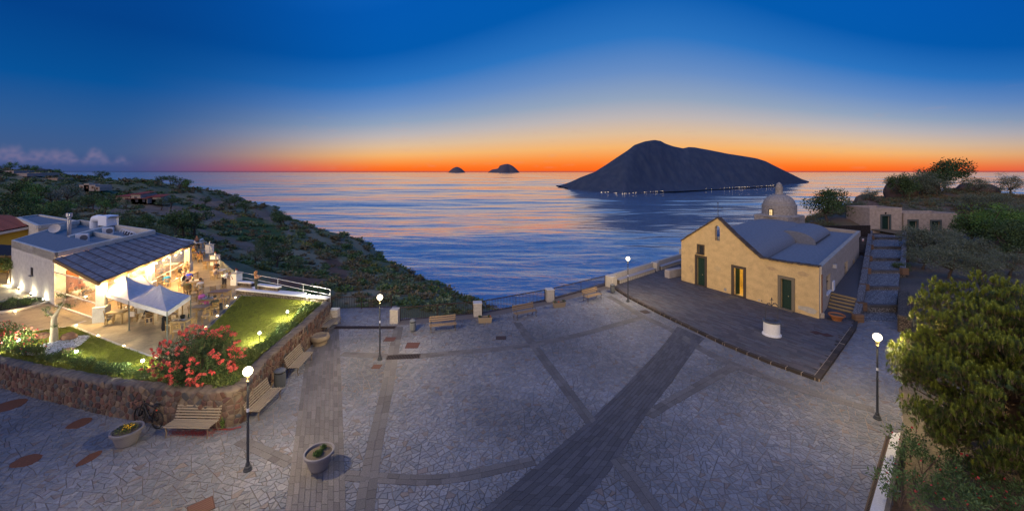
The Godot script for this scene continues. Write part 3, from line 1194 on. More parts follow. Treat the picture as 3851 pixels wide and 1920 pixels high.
func ground_iron() -> void:
	R.seed = 12
	grate([[1257, 1236], [1487, 1236], [1486, 1225], [1260, 1226]], "long rusty drain grate across the passage between white posts", C(0.10, 0.07, 0.055))
	grate([[1453, 1352], [1580, 1346], [1576, 1329], [1455, 1336]], "short wide drain grate beside the foot of a lamp post", C(0.09, 0.065, 0.06))
	grate([[3243, 1960], [3335, 1640], [3352, 1640], [3262, 1960]], "very long drain grate along the white kerb by the pine", C(0.13, 0.08, 0.055))
	var red := C(0.16, 0.075, 0.06)
	cover(1466, 1275, 0.62, 0.55, 0.0, "smaller reddish cover nearest the lamp and planks", red)
	cover(1551, 1298, 0.75, 0.75, 0.05, "largest reddish iron cover in pale slabs", red)
	cover(1416, 1378, 0.42, 0.42, 0.0, "small square reddish cover below the lamp post foot", C(0.17, 0.085, 0.065))
	cover(1884, 1270, 0.6, 0.5, 0.0, "dark cover in the slabs between trough and bench", C(0.10, 0.07, 0.065))
	cover(2427, 1172, 0.55, 0.6, 0.3, "square cover between kerb and planks near the far lamp", C(0.09, 0.06, 0.05))
	cover(3071, 1250, 0.5, 0.4, 0.2, "reddish cover on the forecourt, the one closer to the well", C(0.12, 0.06, 0.055), 0.15)
	cover(3111, 1259, 0.5, 0.4, 0.2, "reddish cover on the forecourt, the one closer to the kerb", C(0.12, 0.06, 0.055), 0.15)
	cover(3200, 1200, 0.5, 0.5, 0.3, "grey cover beside the terracotta bowl", C(0.09, 0.09, 0.09), 0.15)
	cover(755, 1908, 0.62, 0.62, 0.75, "rust brown tile-like cover set diagonally in the slabs", C(0.17, 0.085, 0.06))
	# rust brown boulder slabs let into the paving
	var rust := M("rust_slab", Color.WHITE, 0.8, grey("slabs", 512, 0.03, 0.3, 0.22, 0.3), 0.8)
	for s in [[22, 1527, 0.62, 0.66, "brown oval slab let into the paving closest to the rubble wall's far end"], [297, 1591, 0.4, 0.42, "brown oval slab let into the dark paving beside the flower tub"], [97, 1732, 0.45, 0.36, "broad brown slab let into the paving crossed by a seam"], [336, 1722, 0.24, 0.42, "narrow brown slab let into the paving below the flower tub"]]:
		var m := mb(C(0.20, 0.085, 0.045))
		var p := PackedVector2Array()
		for i in 14:
			var an := TAU * i / 14
			p.append(Vector2(cos(an) * s[2], sin(an) * s[3]) * rr(0.88, 1.08))
		m.prism(p, -0.01, 0.014)
		var o := put("round_slab", m, rust)
		o.position = g(s[0], s[1])
		tag(o, s[4], "paving slab")
	# white kerb by the pine
	var k := mb(C(0.72, 0.72, 0.72))
	k.prism(flat([[3266, 1960], [3356, 1640], [3388, 1640], [3322, 1960]]), -0.05, 0.16)
	var ke := put("white_kerb", k, M("white_paint", Color.WHITE, 0.7, grey("grit", 512, 0.05, 0.12, 0.3, 0.14), 0.5))
	tag(ke, "broad white painted kerb between drain and pine bed", "kerb")
	var e := mb(C(0.2, 0.17, 0.14))
	e.prism(flat([[3323, 1960], [3389, 1640], [3400, 1640], [3345, 1960]]), -0.05, 0.2)
	tag(put("bed_edging", e, M("kerb_stone", Color.WHITE, 0.85)), "low brown stone edging behind the white kerb", "edging")

# ---------- rubble wall, lamps, benches and the rest on the square ----------
var WALL := PackedVector2Array()      # foot line of the rubble wall, outer face
var WALL_H := PackedFloat32Array()

func outward(i: int) -> Vector2:
	var d := (WALL[mini(i + 1, WALL.size() - 1)] - WALL[maxi(i - 1, 0)]).normalized()
	return Vector2(-d.y, d.x)

func rubble_wall() -> void:
	R.seed = 900
	var foot := [[-420, 1366], [-200, 1412], [0, 1457], [111, 1491], [258, 1526], [369, 1555], [480, 1577], [627, 1599], [760, 1608], [860, 1606], [905, 1592], [930, 1568], [966, 1522], [1009, 1463], [1068, 1400], [1120, 1346], [1166, 1302], [1205, 1256], [1244, 1214]]
	WALL = resample(smooth_line(foot, 0.1), 160)
	for i in 160:
		WALL_H.append(lerpf(1.2, 1.5, smoothstep(40, 105, i)) + 0.02 * sin(i * 1.7))
	# outward = towards the square
	var probe := outward(80)
	var sign := 1.0 if probe.dot(Vector2(0, -13) - WALL[80]) > 0 else -1.0
	var arc := PackedFloat32Array([0.0])
	for i in 159: arc.append(arc[i] + WALL[i].distance_to(WALL[i + 1]))
	var total := arc[159]
	var pos := func(s: float, h: float, off: float) -> Vector3:
		var i := 0
		var lo := 0
		var hi := 158
		while lo < hi:
			var md := (lo + hi + 1) / 2
			if arc[md] <= s: lo = md
			else: hi = md - 1
		i = lo
		var t := clampf((s - arc[i]) / maxf(arc[i + 1] - arc[i], 1e-5), 0.0, 1.0)
		var p := WALL[i].lerp(WALL[i + 1], t)
		var n := (outward(i).lerp(outward(i + 1), t)).normalized() * sign
		p += n * off
		return Vector3(p.x, h, p.y)
	var top := func(s: float) -> float:
		var k := s / total * 159.0
		var i := clampi(int(k), 0, 158)
		return lerpf(WALL_H[i], WALL_H[i + 1], clampf(k - i, 0, 1))
	# mortar body
	var core := mb()
	var jag := noise(1.2, 4, FastNoiseLite.TYPE_SIMPLEX_SMOOTH, 8)
	var cols := 300
	var prof := [[0.0, -0.1], [0.0, 0.5], [-0.01, 0.96], [-0.06, 1.02], [-0.3, 1.05], [-0.5, 1.04], [-0.62, 0.98], [-0.66, 0.4]]
	for i in cols + 1:
		var s := total * i / cols
		for p in prof:
			var hh: float = p[1] * top.call(s) if p[1] > 0 else p[1]
			var bumpy := jag.get_noise_2d(s * 2.0, p[0] * 6.0) * 0.07 if p[1] > 0.9 else 0.0
			core.v.append(pos.call(s, hh + bumpy, p[0]))
			core.n.append(Vector3.UP)
			var kk := jag.get_noise_2d(s * 5.0, p[0] * 9.0 + 30.0)
			core.c.append(C(0.30, 0.24, 0.18).lerp(C(0.17, 0.14, 0.115), smoothstep(-0.2, 0.3, kk)))
	grid_faces(core, cols, prof.size() - 1, sign > 0)
	grid_normals(core)
	if core.n[prof.size() * 150 + 4].y < 0.0:
		for i in core.n.size(): core.n[i] = -core.n[i]
		for i in range(0, core.t.size(), 3):
			var x := core.t[i + 1]
			core.t[i + 1] = core.t[i + 2]
			core.t[i + 2] = x
	var root := thing("rubble_wall", "curving retaining wall of round red and brown rubble stones", "stone wall")
	put("mortar_body", core, M("wall_mortar", Color.WHITE, 0.95, grey("grit", 512, 0.05, 0.25, 0.3, 0.35), 0.9, bump("grit_n", 512, 0.3, 4.0), 1.2), root)
	var face := M("wall_stone", Color.WHITE, 0.85, grey("slabs", 512, 0.03, 0.3, 0.22, 0.3), 2.0, bump("grit_n", 512, 0.3, 4.0), 0.5)
	var tones := [C(0.15, 0.085, 0.07), C(0.12, 0.07, 0.065), C(0.19, 0.125, 0.095), C(0.14, 0.115, 0.105), C(0.24, 0.18, 0.13), C(0.10, 0.10, 0.105), C(0.16, 0.11, 0.09), C(0.19, 0.105, 0.08)]
	var cells := crazy(0.0, total, 0.0, 1.52, 0.25, 9.0)
	var list := []
	for c in cells:
		var mid := Vector2.ZERO
		for q in c: mid += q
		mid /= c.size()
		if mid.x < 0.1 or mid.x > total - 0.1 or mid.y < 0.02 or mid.y > top.call(mid.x) * 0.99: continue
		var o := Geometry2D.offset_polygon(c, -rr(0.008, 0.02), Geometry2D.JOIN_ROUND)
		if o.size() != 1 or o[0].size() < 5: continue
		var w: Vector3 = pos.call(mid.x, mid.y, 0.0)
		if absf(w.x) > -w.z * 1.31: continue
		list.append([1.0 / w.z, o[0], mid])
	list.sort_custom(func(a, b): return a[0] < b[0])
	var rest := mb()
	var made := 0
	for it in list:
		var p: PackedVector2Array = it[1]
		while p.size() > 12:
			var thin := PackedVector2Array()
			for i in range(0, p.size(), 2): thin.append(p[i])
			p = thin
		var mid: Vector2 = it[2]
		var m := mb() if made < 300 else rest
		m.col = vary(tones[R.randi() % 8], 0.25)
		var deep := rr(0.02, 0.055)
		var k := p.size()
		var tip: Vector3 = pos.call(mid.x, mid.y, deep)
		var cw := Geometry2D.is_polygon_clockwise(p)
		for i in k:
			var j := (i + 1) % k
			var a: Vector3 = pos.call(p[i].x, clampf(p[i].y, 0.0, 1.6), 0.0)
			var b: Vector3 = pos.call(p[j].x, clampf(p[j].y, 0.0, 1.6), 0.0)
			var pa := mid.lerp(p[i], 0.74)
			var pb := mid.lerp(p[j], 0.74)
			var e: Vector3 = pos.call(pa.x, pa.y, deep * 0.85)
			var f: Vector3 = pos.call(pb.x, pb.y, deep * 0.85)
			if (cw) != (sign > 0):
				m.quad(a, b, f, e)
				m.tri(e, f, tip)
			else:
				m.quad(b, a, e, f)
				m.tri(f, e, tip)
		if made < 300: put("stone", m, face, root)
		made += 1
	tag(put("stones", rest, face, root), "", "", "", "stuff")

func make_lamp() -> Node3D:
	var t := thing("street_lamp", "", "street lamp", Vector3.ZERO, 0.0, "globe lamps on the square")
	var iron := M("lamp_iron", C(0.055, 0.06, 0.065), 0.5)
	var b := mb()
	b.lathe(Vector3.ZERO, [[0.15, 0], [0.15, 0.05], [0.13, 0.07], [0.12, 0.14], [0.085, 0.17], [0.075, 0.26], [0.05, 0.3], [0.0, 0.3]], 18)
	put("base", b, iron, t)
	var p := mb()
	p.lathe(Vector3(0, 0.28, 0), [[0.048, 0], [0.044, 0.9], [0.036, 1.9], [0.032, 2.98], [0.0, 2.98]], 12)
	put("pole", p, iron, t)
	var r := mb()
	r.lathe(Vector3(0, 1.0, 0), [[0.04, 0], [0.056, 0.015], [0.056, 0.05], [0.04, 0.07]], 12)
	put("ring", r, iron, t)
	var r2 := mb()
	r2.lathe(Vector3(0, 1.75, 0), [[0.036, 0], [0.052, 0.015], [0.052, 0.05], [0.036, 0.07]], 12)
	put("ring", r2, iron, t)
	var s := mb(C(0.75, 0.75, 0.75))
	s.lathe(Vector3(0, 2.15, 0), [[0.045, 0], [0.045, 0.13]], 12)
	put("sticker", s, M("sticker_paper", Color.WHITE, 0.7), t)
	var c := mb(C(0.9, 0.75, 0.4))
	c.lathe(Vector3(0, 3.24, 0), [[0.034, 0], [0.06, 0.04], [0.04, 0.08], [0.045, 0.14], [0.06, 0.17], [0.065, 0.23], [0.0, 0.23]], 14)
	put("collar", c, M("lamp_collar", C(0.4, 0.4, 0.38), 0.4), t)
	var gl := mb()
	gl.ball(Vector3(0, 3.64, 0), Vector3.ONE * 0.165, 20, 14)
	put("globe", gl, glow("globe_glass", C(1.0, 0.84, 0.56), 5.0), t)
	omni(Vector3(0, 3.64, 0), C(1.0, 0.76, 0.42), 26.0, 0.15, t)
	return t

func lamps() -> void:
	var t := make_lamp()
	var spots := [[931, 1766, "globe street lamp in front of the long slatted bench and rubble corner"], [1428, 1351, "globe street lamp beside the short drain grate, before the passage"], [2362, 1134, "globe street lamp next to the churchyard kerb and sea parapet"], [3301, 1574, "globe street lamp between the churchyard corner and the pine"]]
	for i in 4:
		var at := g(spots[i][0], spots[i][1])
		if i == 0:
			t.position = at
			t.set_meta("label", spots[0][2])
		else: copy(t, at, 0.0, spots[i][2])

# slatted bench; sits along x, faces +z
func make_bench(called: String, len: float, wood: Material, iron: Material, style: int) -> Node3D:
	var t := thing(called, "", "bench", Vector3.ZERO, 0.0, "slatted benches on the square")
	var prof := [[0.30, 0.44], [0.20, 0.455], [0.10, 0.455], [0.0, 0.45], [-0.10, 0.445], [-0.20, 0.45], [-0.265, 0.53], [-0.30, 0.63], [-0.335, 0.73], [-0.37, 0.83], [-0.405, 0.93]] if style == 0 else [[0.26, 0.44], [0.14, 0.44], [0.02, 0.44], [-0.10, 0.44], [-0.27, 0.60], [-0.305, 0.73], [-0.34, 0.86]]
	var tall := 0.056 if style == 0 else 0.075
	var sl := mb()
	sl.cbox(Vector3.ZERO, Vector3(len, 0.03, tall + 0.01), 0.006)
	var sm := sl.mesh(wood)
	for i in prof.size():
		var d := Vector2(prof[mini(i + 1, prof.size() - 1)][0] - prof[maxi(i - 1, 0)][0], prof[mini(i + 1, prof.size() - 1)][1] - prof[maxi(i - 1, 0)][1]).normalized()
		if style == 1: d = Vector2(-1, 0) if i < 4 else Vector2(-0.22, 0.97)
		var o := put("slat", sm, null, t)
		var zd := -Vector3(0, d.y, d.x)
		o.transform = Transform3D(Basis(Vector3.RIGHT, zd.cross(Vector3.RIGHT), zd), Vector3(0, prof[i][1] + 0.012, prof[i][0]))
	for x in [-len * 0.5 + 0.1, len * 0.5 - 0.1]:
		var f := mb()
		f.tube([Vector3(x, 0, 0.3), Vector3(x, 0.2, 0.25), Vector3(x, 0.43, 0.3)], [0.026, 0.024, 0.026], 6)
		put("leg", f, iron, t)
		var k := mb()
		k.tube([Vector3(x, 0, -0.3), Vector3(x, 0.22, -0.2), Vector3(x, 0.42, -0.22), Vector3(x, 0.62, -0.31), Vector3(x, 0.97, -0.43)], [0.026, 0.024, 0.026, 0.024, 0.022], 6)
		put("leg", k, iron, t)
		var q := mb()
		q.tube([Vector3(x, 0.42, 0.31), Vector3(x, 0.425, 0.0), Vector3(x, 0.41, -0.22)], [0.02, 0.02, 0.02], 6)
		put("seat_bearer", q, iron, t)
		if style == 1:
			var a := mb()
			a.tube([Vector3(x, 0.62, -0.26), Vector3(x, 0.66, -0.05), Vector3(x, 0.64, 0.2), Vector3(x, 0.42, 0.24)], [0.018, 0.018, 0.018, 0.018], 6)
			put("armrest", a, iron, t)
	return t

func place_bench(b: Node3D, a: Vector3, c: Vector3, face: Vector3, label: String, first: bool) -> void:
	var mid := (a + c) * 0.5
	var ax := (c - a)
	var n := Vector3(ax.z, 0, -ax.x).normalized()
	if n.dot(face - mid) < 0: n = -n
	mid -= n * (0.02 if b.get_child_count() < 20 and String(b.name).begins_with("slatted") else 0.3)
	var turn := atan2(n.x, n.z)
	if first:
		b.position = mid
		b.rotation.y = turn
		b.set_meta("label", label)
	else: copy(b, mid, turn, label)

func benches() -> void:
	var grain := grey("wood", 512, 0.02, 0.3, 0.09, 0.4, 11)
	var old := M("bench_wood", C(0.40, 0.33, 0.24), 0.8, grain, 2.2, null, 1.0, false)
	var iron := M("bench_iron", C(0.16, 0.12, 0.085), 0.7)
	var b := make_bench("slatted_bench", 1.95, old, iron, 0)
	place_bench(b, g(634, 1630), g(806, 1633), Vector3(0, 0, -10), "curved slatted bench against the rubble wall, red petals beneath it", true)
	place_bench(b, g(950, 1580), g(1032, 1497), Vector3(0, 0, -15), "curved slatted bench at the rubble wall just behind the lamp post", false)
	place_bench(b, g(1098, 1416), g(1156, 1352), Vector3(0, 0, -15), "curved slatted bench at the rubble wall between bin and stone basin", false)
	place_bench(b, g(1220, 1254), g(1266, 1216), Vector3(0, 0, -15), "curved slatted bench at the rubble wall's end beside the white post", false)
	var warm := M("bench_wood_warm", C(0.42, 0.29, 0.17), 0.75, grain, 2.2, null, 1.0, false)
	var black := M("bench_cast", C(0.09, 0.075, 0.06), 0.6)
	var s := make_bench("garden_bench", 1.85, warm, black, 1)
	place_bench(s, g(1617, 1253), g(1716, 1243), Vector3(0, 0, -10), "straight slatted bench before the railing, beside the bin by the passage", true)
	place_bench(s, g(1934, 1207), g(2028, 1188), Vector3(0, 0, -10), "greyish straight slatted bench between the two stone troughs", false)
	place_bench(s, g(2200, 1142), g(2274, 1121), Vector3(0, 0, -10), "straight slatted bench nearest the churchyard kerb and far bin", false)

func bins() -> void:
	var grey_m := M("bin_steel", C(0.20, 0.22, 0.24), 0.45, grey("grit", 512, 0.05, 0.25, 0.3, 0.35), 1.2, null, 1.0, false)
	for s in [[1052, 1455, "large grey litter bin at the rubble wall between two benches", 0.27, 0.78, 0.6], [1552, 1246, "grey litter bin with domed steel lid near the passage post", 0.21, 0.66, 1.0], [2304, 1102, "dark litter bin beside the parapet pillar and kerb end", 0.21, 0.66, 0.6]]:
		var t := thing("litter_bin", s[2], "litter bin", g(s[0], s[1]), 0.3, "litter bins on the square")
		var r: float = s[3]
		var h: float = s[4]
		var b := mb(tone(Color.WHITE, s[5]))
		b.lathe(Vector3(0, 0.1, 0), [[0.0, 0], [r * 0.9, 0], [r * 0.94, 0.02], [r, h * 0.5], [r, h * 0.8], [r * 0.92, h * 0.82]], 22)
		put("body", b, grey_m, t)
		var l := mb(tone(C(1.2, 1.2, 1.25), s[5]))
		l.lathe(Vector3(0, h * 0.92 + 0.1, 0), [[r * 1.04, 0], [r * 1.04, 0.04], [r * 0.8, 0.1], [r * 0.3, 0.14], [0.03, 0.15], [0.02, 0.2], [0, 0.2]], 22)
		put("lid", l, grey_m, t)
		var o := mb(C(0.2, 0.2, 0.2))
		o.lathe(Vector3(0, h * 0.8 + 0.1, 0), [[r * 0.9, 0], [r * 0.9, h * 0.13]], 22)
		put("mouth", o, M("bin_mouth", C(0.06, 0.06, 0.06), 0.8), t)
		for k in 3:
			var f := mb(tone(Color.WHITE, 0.6))
			f.bar(Vector3(cos(k * 2.1) * r * 0.8, 0, sin(k * 2.1) * r * 0.8), Vector3(cos(k * 2.1) * r * 0.8, 0.14, sin(k * 2.1) * r * 0.8), 0.02)
			put("foot", f, grey_m, t)

func leaf_mesh(n: int, size: Vector3, leaf: float, cols: Array, narrow := 0.5, shell := 0.35, sd := 1) -> MB:
	# leaves spread through a rounded volume, more of them near its skin
	var m := mb()
	var r := RandomNumberGenerator.new()
	r.seed = sd
	for i in n:
		var d := Vector3(r.randfn(), r.randfn(), r.randfn()).normalized()
		var q := d * pow(r.randf(), shell)
		var p := q * size
		var dir := (d + Vector3(r.randfn(), r.randfn() + 0.4, r.randfn()) * 0.6).normalized()
		var sd2 := dir.cross(Vector3(r.randfn(), r.randfn(), r.randfn())).normalized()
		var up := sd2.cross(dir)
		var l := leaf * r.randf_range(0.7, 1.3)
		m.col = tone(cols[r.randi() % cols.size()], r.randf_range(0.7, 1.25))
		var a := p - dir * l * 0.5
		var b := p + dir * l * 0.5
		var w := sd2 * l * narrow * 0.5
		m.tri(a, p + w + up * l * 0.06, b)
		m.tri(a, b, p - w + up * l * 0.06)
	return m

func pots() -> void:
	var clay := M("pot_plastic", C(0.26, 0.25, 0.27), 0.6, grey("grit", 512, 0.05, 0.25, 0.3, 0.35), 0.8, null, 1.0, false)
	var soil := M("pot_soil", C(0.16, 0.13, 0.10), 0.95, grey("soil", 512, 0.02, 0.25, 0.12, 0.35), 1.5, bump("grit_n", 512, 0.3, 4.0), 1.0)
	var green := M("leaves", Color.WHITE, 0.7)
	green.backlight_enabled = true
	green.backlight = Color(0.25, 0.3, 0.12)
	for s in [[476, 1668, 0], [1199, 1757, 1]]:
		var t := thing("planter_tub", ["big grey tub with yellow flowers beside the bicycle", "big grey tub with a small green shrub on the planked strip"][s[2]], "planter", g(s[0], s[1]), 0.4, "big round tubs on the square")
		var b := mb()
		b.lathe(Vector3.ZERO, [[0.0, 0.0], [0.3, 0.0], [0.34, 0.06], [0.46, 0.5], [0.53, 0.52], [0.54, 0.6], [0.52, 0.62], [0.47, 0.61], [0.45, 0.5]], 30)
		put("tub", b, clay, t)
		var e := mb(Color.WHITE if s[2] == 0 else C(1.9, 1.8, 1.6))
		e.lathe(Vector3(0, 0.5, 0), [[0.45, 0.02], [0.3, 0.05], [0.0, 0.07]], 20, false)
		put("soil", e, soil, t)
		if s[2] == 0:
			put("plant", leaf_mesh(420, Vector3(0.36, 0.14, 0.36), 0.09, [C(0.10, 0.13, 0.05), C(0.07, 0.10, 0.035), C(0.15, 0.14, 0.08)], 0.35, 0.5, 4), green, t).position = Vector3(0, 0.62, 0)
			var fl := mb(C(0.75, 0.45, 0.02))
			for i in 26:
				var an := rr(0, TAU)
				fl.ball(Vector3(0.08 + cos(an) * rr(0, 0.22), rr(0.7, 0.82), 0.12 + sin(an) * rr(0, 0.2)), Vector3(0.025, 0.014, 0.025), 6, 4)
			put("flowers", fl, M("petals", Color.WHITE, 0.6), t)
		else:
			for q in [[0.02, 0.09, 0.14], [-0.09, 0.1, -0.02], [0.14, -0.16, 0.11], [-0.02, 0.18, 0.08]]:
				put("plant", leaf_mesh(160, Vector3(0.13, 0.09, 0.12), 0.06, [C(0.07, 0.12, 0.03), C(0.05, 0.09, 0.025)], 0.5, 0.5, 9), green, t).position = Vector3(q[0], 0.63, q[1])
	var bowl := thing("terracotta_bowl", "wide terracotta bowl of earth beside the chapel steps", "planter", g(3148, 1203, 0.145))
	var tb := mb(C(0.42, 0.17, 0.075))
	tb.lathe(Vector3.ZERO, [[0, 0], [0.28, 0], [0.3, 0.08], [0.46, 0.34], [0.52, 0.36], [0.52, 0.43], [0.48, 0.44], [0.44, 0.36]], 28)
	put("bowl", tb, M("terracotta", Color.WHITE, 0.8, grey("slabs", 512, 0.03, 0.3, 0.22, 0.3), 1.0, null, 1.0, false), bowl)
	var te := mb()
	te.lathe(Vector3(0, 0.36, 0), [[0.45, 0], [0.2, 0.03], [0, 0.05]], 18, false)
	put("soil", te, soil, bowl)
	# stone troughs
	var trough := M("trough_stone", C(0.42, 0.33, 0.22), 0.85, grey("slabs", 512, 0.03, 0.3, 0.22, 0.3), 1.2, bump("grit_n", 512, 0.3, 4.0), 0.4, false)
	for s in [[1824, 1211, 0, 0.1], [2103, 1153, 1, 0.3]]:
		var t := thing("plant_trough", ["tan stone trough with sparse plants below a white post", "tan stone trough with bushy plants at its ends, closer to the chapel"][s[2]], "planter", g(s[0], s[1]), s[3], "stone troughs by the railing")
		var b := mb()
		var lo := [Vector3(-0.46, 0, -0.16), Vector3(0.46, 0, -0.16), Vector3(0.46, 0, 0.16), Vector3(-0.46, 0, 0.16)]
		var hi := [Vector3(-0.52, 0.4, -0.21), Vector3(0.52, 0.4, -0.21), Vector3(0.52, 0.4, 0.21), Vector3(-0.52, 0.4, 0.21)]
		var inn := [Vector3(-0.47, 0.4, -0.16), Vector3(0.47, 0.4, -0.16), Vector3(0.47, 0.4, 0.16), Vector3(-0.47, 0.4, 0.16)]
		for i in 4:
			var j := (i + 1) % 4
			b.quad(lo[j], lo[i], hi[i], hi[j])
			b.quad(hi[j], hi[i], inn[i], inn[j])
			b.quad(inn[j], inn[i], inn[i] - Vector3(0, 0.1, 0), inn[j] - Vector3(0, 0.1, 0))
		put("basin", b, trough, t)
		var so := mb()
		so.box(Vector3(0, 0.31, 0), Vector3(0.95, 0.06, 0.33))
		put("soil", so, soil, t)
		for x in ([-0.4, 0.3] if s[2] == 0 else [-0.42, 0.4]):
			put("plant", leaf_mesh(150, Vector3(0.16, 0.13, 0.15) * (0.8 if s[2] == 0 else 1.2), 0.06, [C(0.07, 0.10, 0.04), C(0.05, 0.075, 0.03)], 0.5, 0.5, 6), green, t).position = Vector3(x, 0.43, 0)
		var pot := mb(C(0.5, 0.13, 0.06))
		pot.ball(Vector3(0.38 if s[2] == 0 else -0.05, 0.42, 0.02), Vector3(0.07, 0.07, 0.06), 8, 6)
		put("flowers", pot, M("petals", Color.WHITE, 0.6), t)
	# weathered stone basin
	var ba := thing("stone_basin", "weathered round millstone basin against the rubble wall", "stone basin", g(1203, 1292), 0.2)
	var m := mb()
	var pr := [[0.40, 0.0], [0.42, 0.18], [0.40, 0.24], [0.52, 0.26], [0.56, 0.36], [0.55, 0.5], [0.5, 0.58], [0.4, 0.57], [0.36, 0.47], [0.0, 0.45]]
	var nz := noise(0.9, 3, FastNoiseLite.TYPE_SIMPLEX_SMOOTH, 2)
	for i in pr.size():
		for j in 25:
			var an := TAU * j / 24
			var q := Vector3(cos(an) * pr[i][0], pr[i][1], sin(an) * pr[i][0])
			q *= 1.0 + 0.12 * nz.get_noise_3d(cos(an) * 3, pr[i][1] * 6, sin(an) * 3)
			m.v.append(q); m.n.append(Vector3.UP); m.c.append(C(0.36, 0.29, 0.2) if i < 8 else C(0.24, 0.2, 0.17))
	grid_faces(m, pr.size() - 1, 24, true)
	grid_normals(m)
	if m.n[26].dot(Vector3(m.v[26].x, 0, m.v[26].z)) < 0:
		for i in m.n.size(): m.n[i] = -m.n[i]
		for i in range(0, m.t.size(), 3):
			var x := m.t[i + 1]
			m.t[i + 1] = m.t[i + 2]
			m.t[i + 2] = x
	put("basin", m, M("basin_stone", Color.WHITE, 0.95, grey("slabs", 512, 0.03, 0.3, 0.22, 0.3), 2.0, bump("soil_n", 512, 0.06, 6.0), 1.0), ba)

func well() -> void:
	var t := thing("well", "white round well with dark lid and wrought iron arch", "well", g(2903, 1258, 0.145))
	var w := mb()
	w.lathe(Vector3.ZERO, [[0.56, 0], [0.56, 0.07], [0.5, 0.08], [0.48, 0.12], [0.48, 0.86]], 32)
	put("shaft", w, M("white_paint", Color.WHITE, 0.7), t)
	w.col = Color.WHITE
	var r := mb(C(0.12, 0.13, 0.15))
	r.lathe(Vector3(0, 0.86, 0), [[0.52, 0], [0.55, 0.02], [0.55, 0.08], [0.5, 0.1], [0.36, 0.1], [0.34, 0.07], [0, 0.07]], 32)
	put("rim", r, M("well_lava", Color.WHITE, 0.7, grey("slabs", 512, 0.03, 0.3, 0.22, 0.3), 1.5), t)
	var iron := M("wrought_iron", C(0.06, 0.06, 0.065), 0.55)
	var l := mb()
	l.box(Vector3(0, 0.95, 0), Vector3(0.62, 0.02, 0.3))
	l.box(Vector3(-0.25, 0.99, 0.0), Vector3(0.1, 0.08, 0.08))
	l.box(Vector3(0.25, 0.99, 0.0), Vector3(0.1, 0.08, 0.08))
	put("hatch", l, iron, t)
	for x in [-0.42, 0.42]:
		var p := mb()
		p.bar(Vector3(x, 0.93, 0), Vector3(x, 1.85, 0), 0.017)
		put("post", p, iron, t)
	# scrolls: two arcs below, one above, a finial
	var a := mb()
	for s in [[-0.21, 1.85, 0.21, 0.0, PI], [0.21, 1.85, 0.21, 0.0, PI], [0.0, 2.2, 0.2, -0.6, -PI + 0.6], [-0.2, 2.0, 0.12, 0.3, PI * 1.1], [0.2, 2.0, 0.12, PI - 0.3, -0.1 * PI]]:
		var pts := []
		for i in 11:
			var an: float = lerpf(s[3], s[4], i / 10.0)
			pts.append(Vector3(s[0] + cos(an) * s[2], s[1] + sin(an) * s[2], 0))
		a.tube(pts, [0.018], 6)
	put("scroll", a, iron, t)
	var f := mb()
	f.tube([Vector3(0, 1.95, 0), Vector3(0, 2.3, 0), Vector3(0, 2.36, 0), Vector3(0, 2.5, 0)], [0.016, 0.018, 0.05, 0.004], 6)
	f.bar(Vector3(-0.13, 2.3, 0), Vector3(0.13, 2.3, 0), 0.014)
	put("finial", f, iron, t)

func post(px: float, py: float, w: float, h: float, turn: float, label: String, cap := true) -> void:
	var t := thing("white_post", label, "post", g(px, py), turn, "square white masonry posts along the edge of the square")
	var b := mb()
	b.cbox(Vector3(0, h * 0.5 - 0.02, 0), Vector3(w, h + 0.04, w), 0.015)
	put("shaft", b, M("old_white", C(0.62, 0.57, 0.50), 0.85, grey("plaster", 512, 0.012, 0.28, 0.1, 0.3, 13), 0.6, bump("grit_n", 512, 0.3, 4.0), 0.25), t)
	if cap:
		var c := mb()
		c.cbox(Vector3(0, h + 0.03, 0), Vector3(w + 0.06, 0.06, w + 0.06), 0.02)
		put("cap", c, M("old_white_cap", C(0.52, 0.49, 0.45), 0.9), t)

func railing(a: Vector3, b: Vector3, label: String, hook: bool, h := 1.0) -> void:
	var t := thing("iron_railing", label, "railing", a, 0.0, "iron railings along the edge of the square")
	var d := b - a
	var len := d.length()
	var u := d / len
	var iron := M("rail_iron", C(0.045, 0.03, 0.025), 0.65)
	var top := mb()
	top.bar(Vector3(0, h, 0), d + Vector3(0, h, 0), 0.038)
	put("top_rail", top, iron, t)
	var low := mb()
	low.bar(Vector3(0, 0.1, 0), d + Vector3(0, 0.1, 0), 0.028)
	put("bottom_rail", low, iron, t)
	var n := int(len / 0.135)
	var side := Vector3(-u.z, 0, u.x)
	if side.dot(Vector3(0, 0, -10) - a) < 0: side = -side
	var bar := mb()
	if hook: bar.tube([Vector3(0, 0.1, 0), Vector3(0, h - 0.16, 0), Vector3(0, h - 0.05, 0) + side * 0.03, Vector3(0, h, 0) + side * 0.0], [0.019], 5, false)
	else: bar.tube([Vector3(0, 0.1, 0), Vector3(0, h, 0)], [0.017], 5, false)
	var bm := bar.mesh(iron)
	for i in n: put("baluster", bm, null, t).position = d * ((i + 0.5) / n)
	var st := mb()
	st.tube([Vector3.ZERO, Vector3(0, h, 0)], [0.034], 6)
	var sm := st.mesh(iron)
	var k := maxi(2, int(len / 2.4))
	for i in k + 1: put("stanchion", sm, null, t).position = d * (float(i) / k)

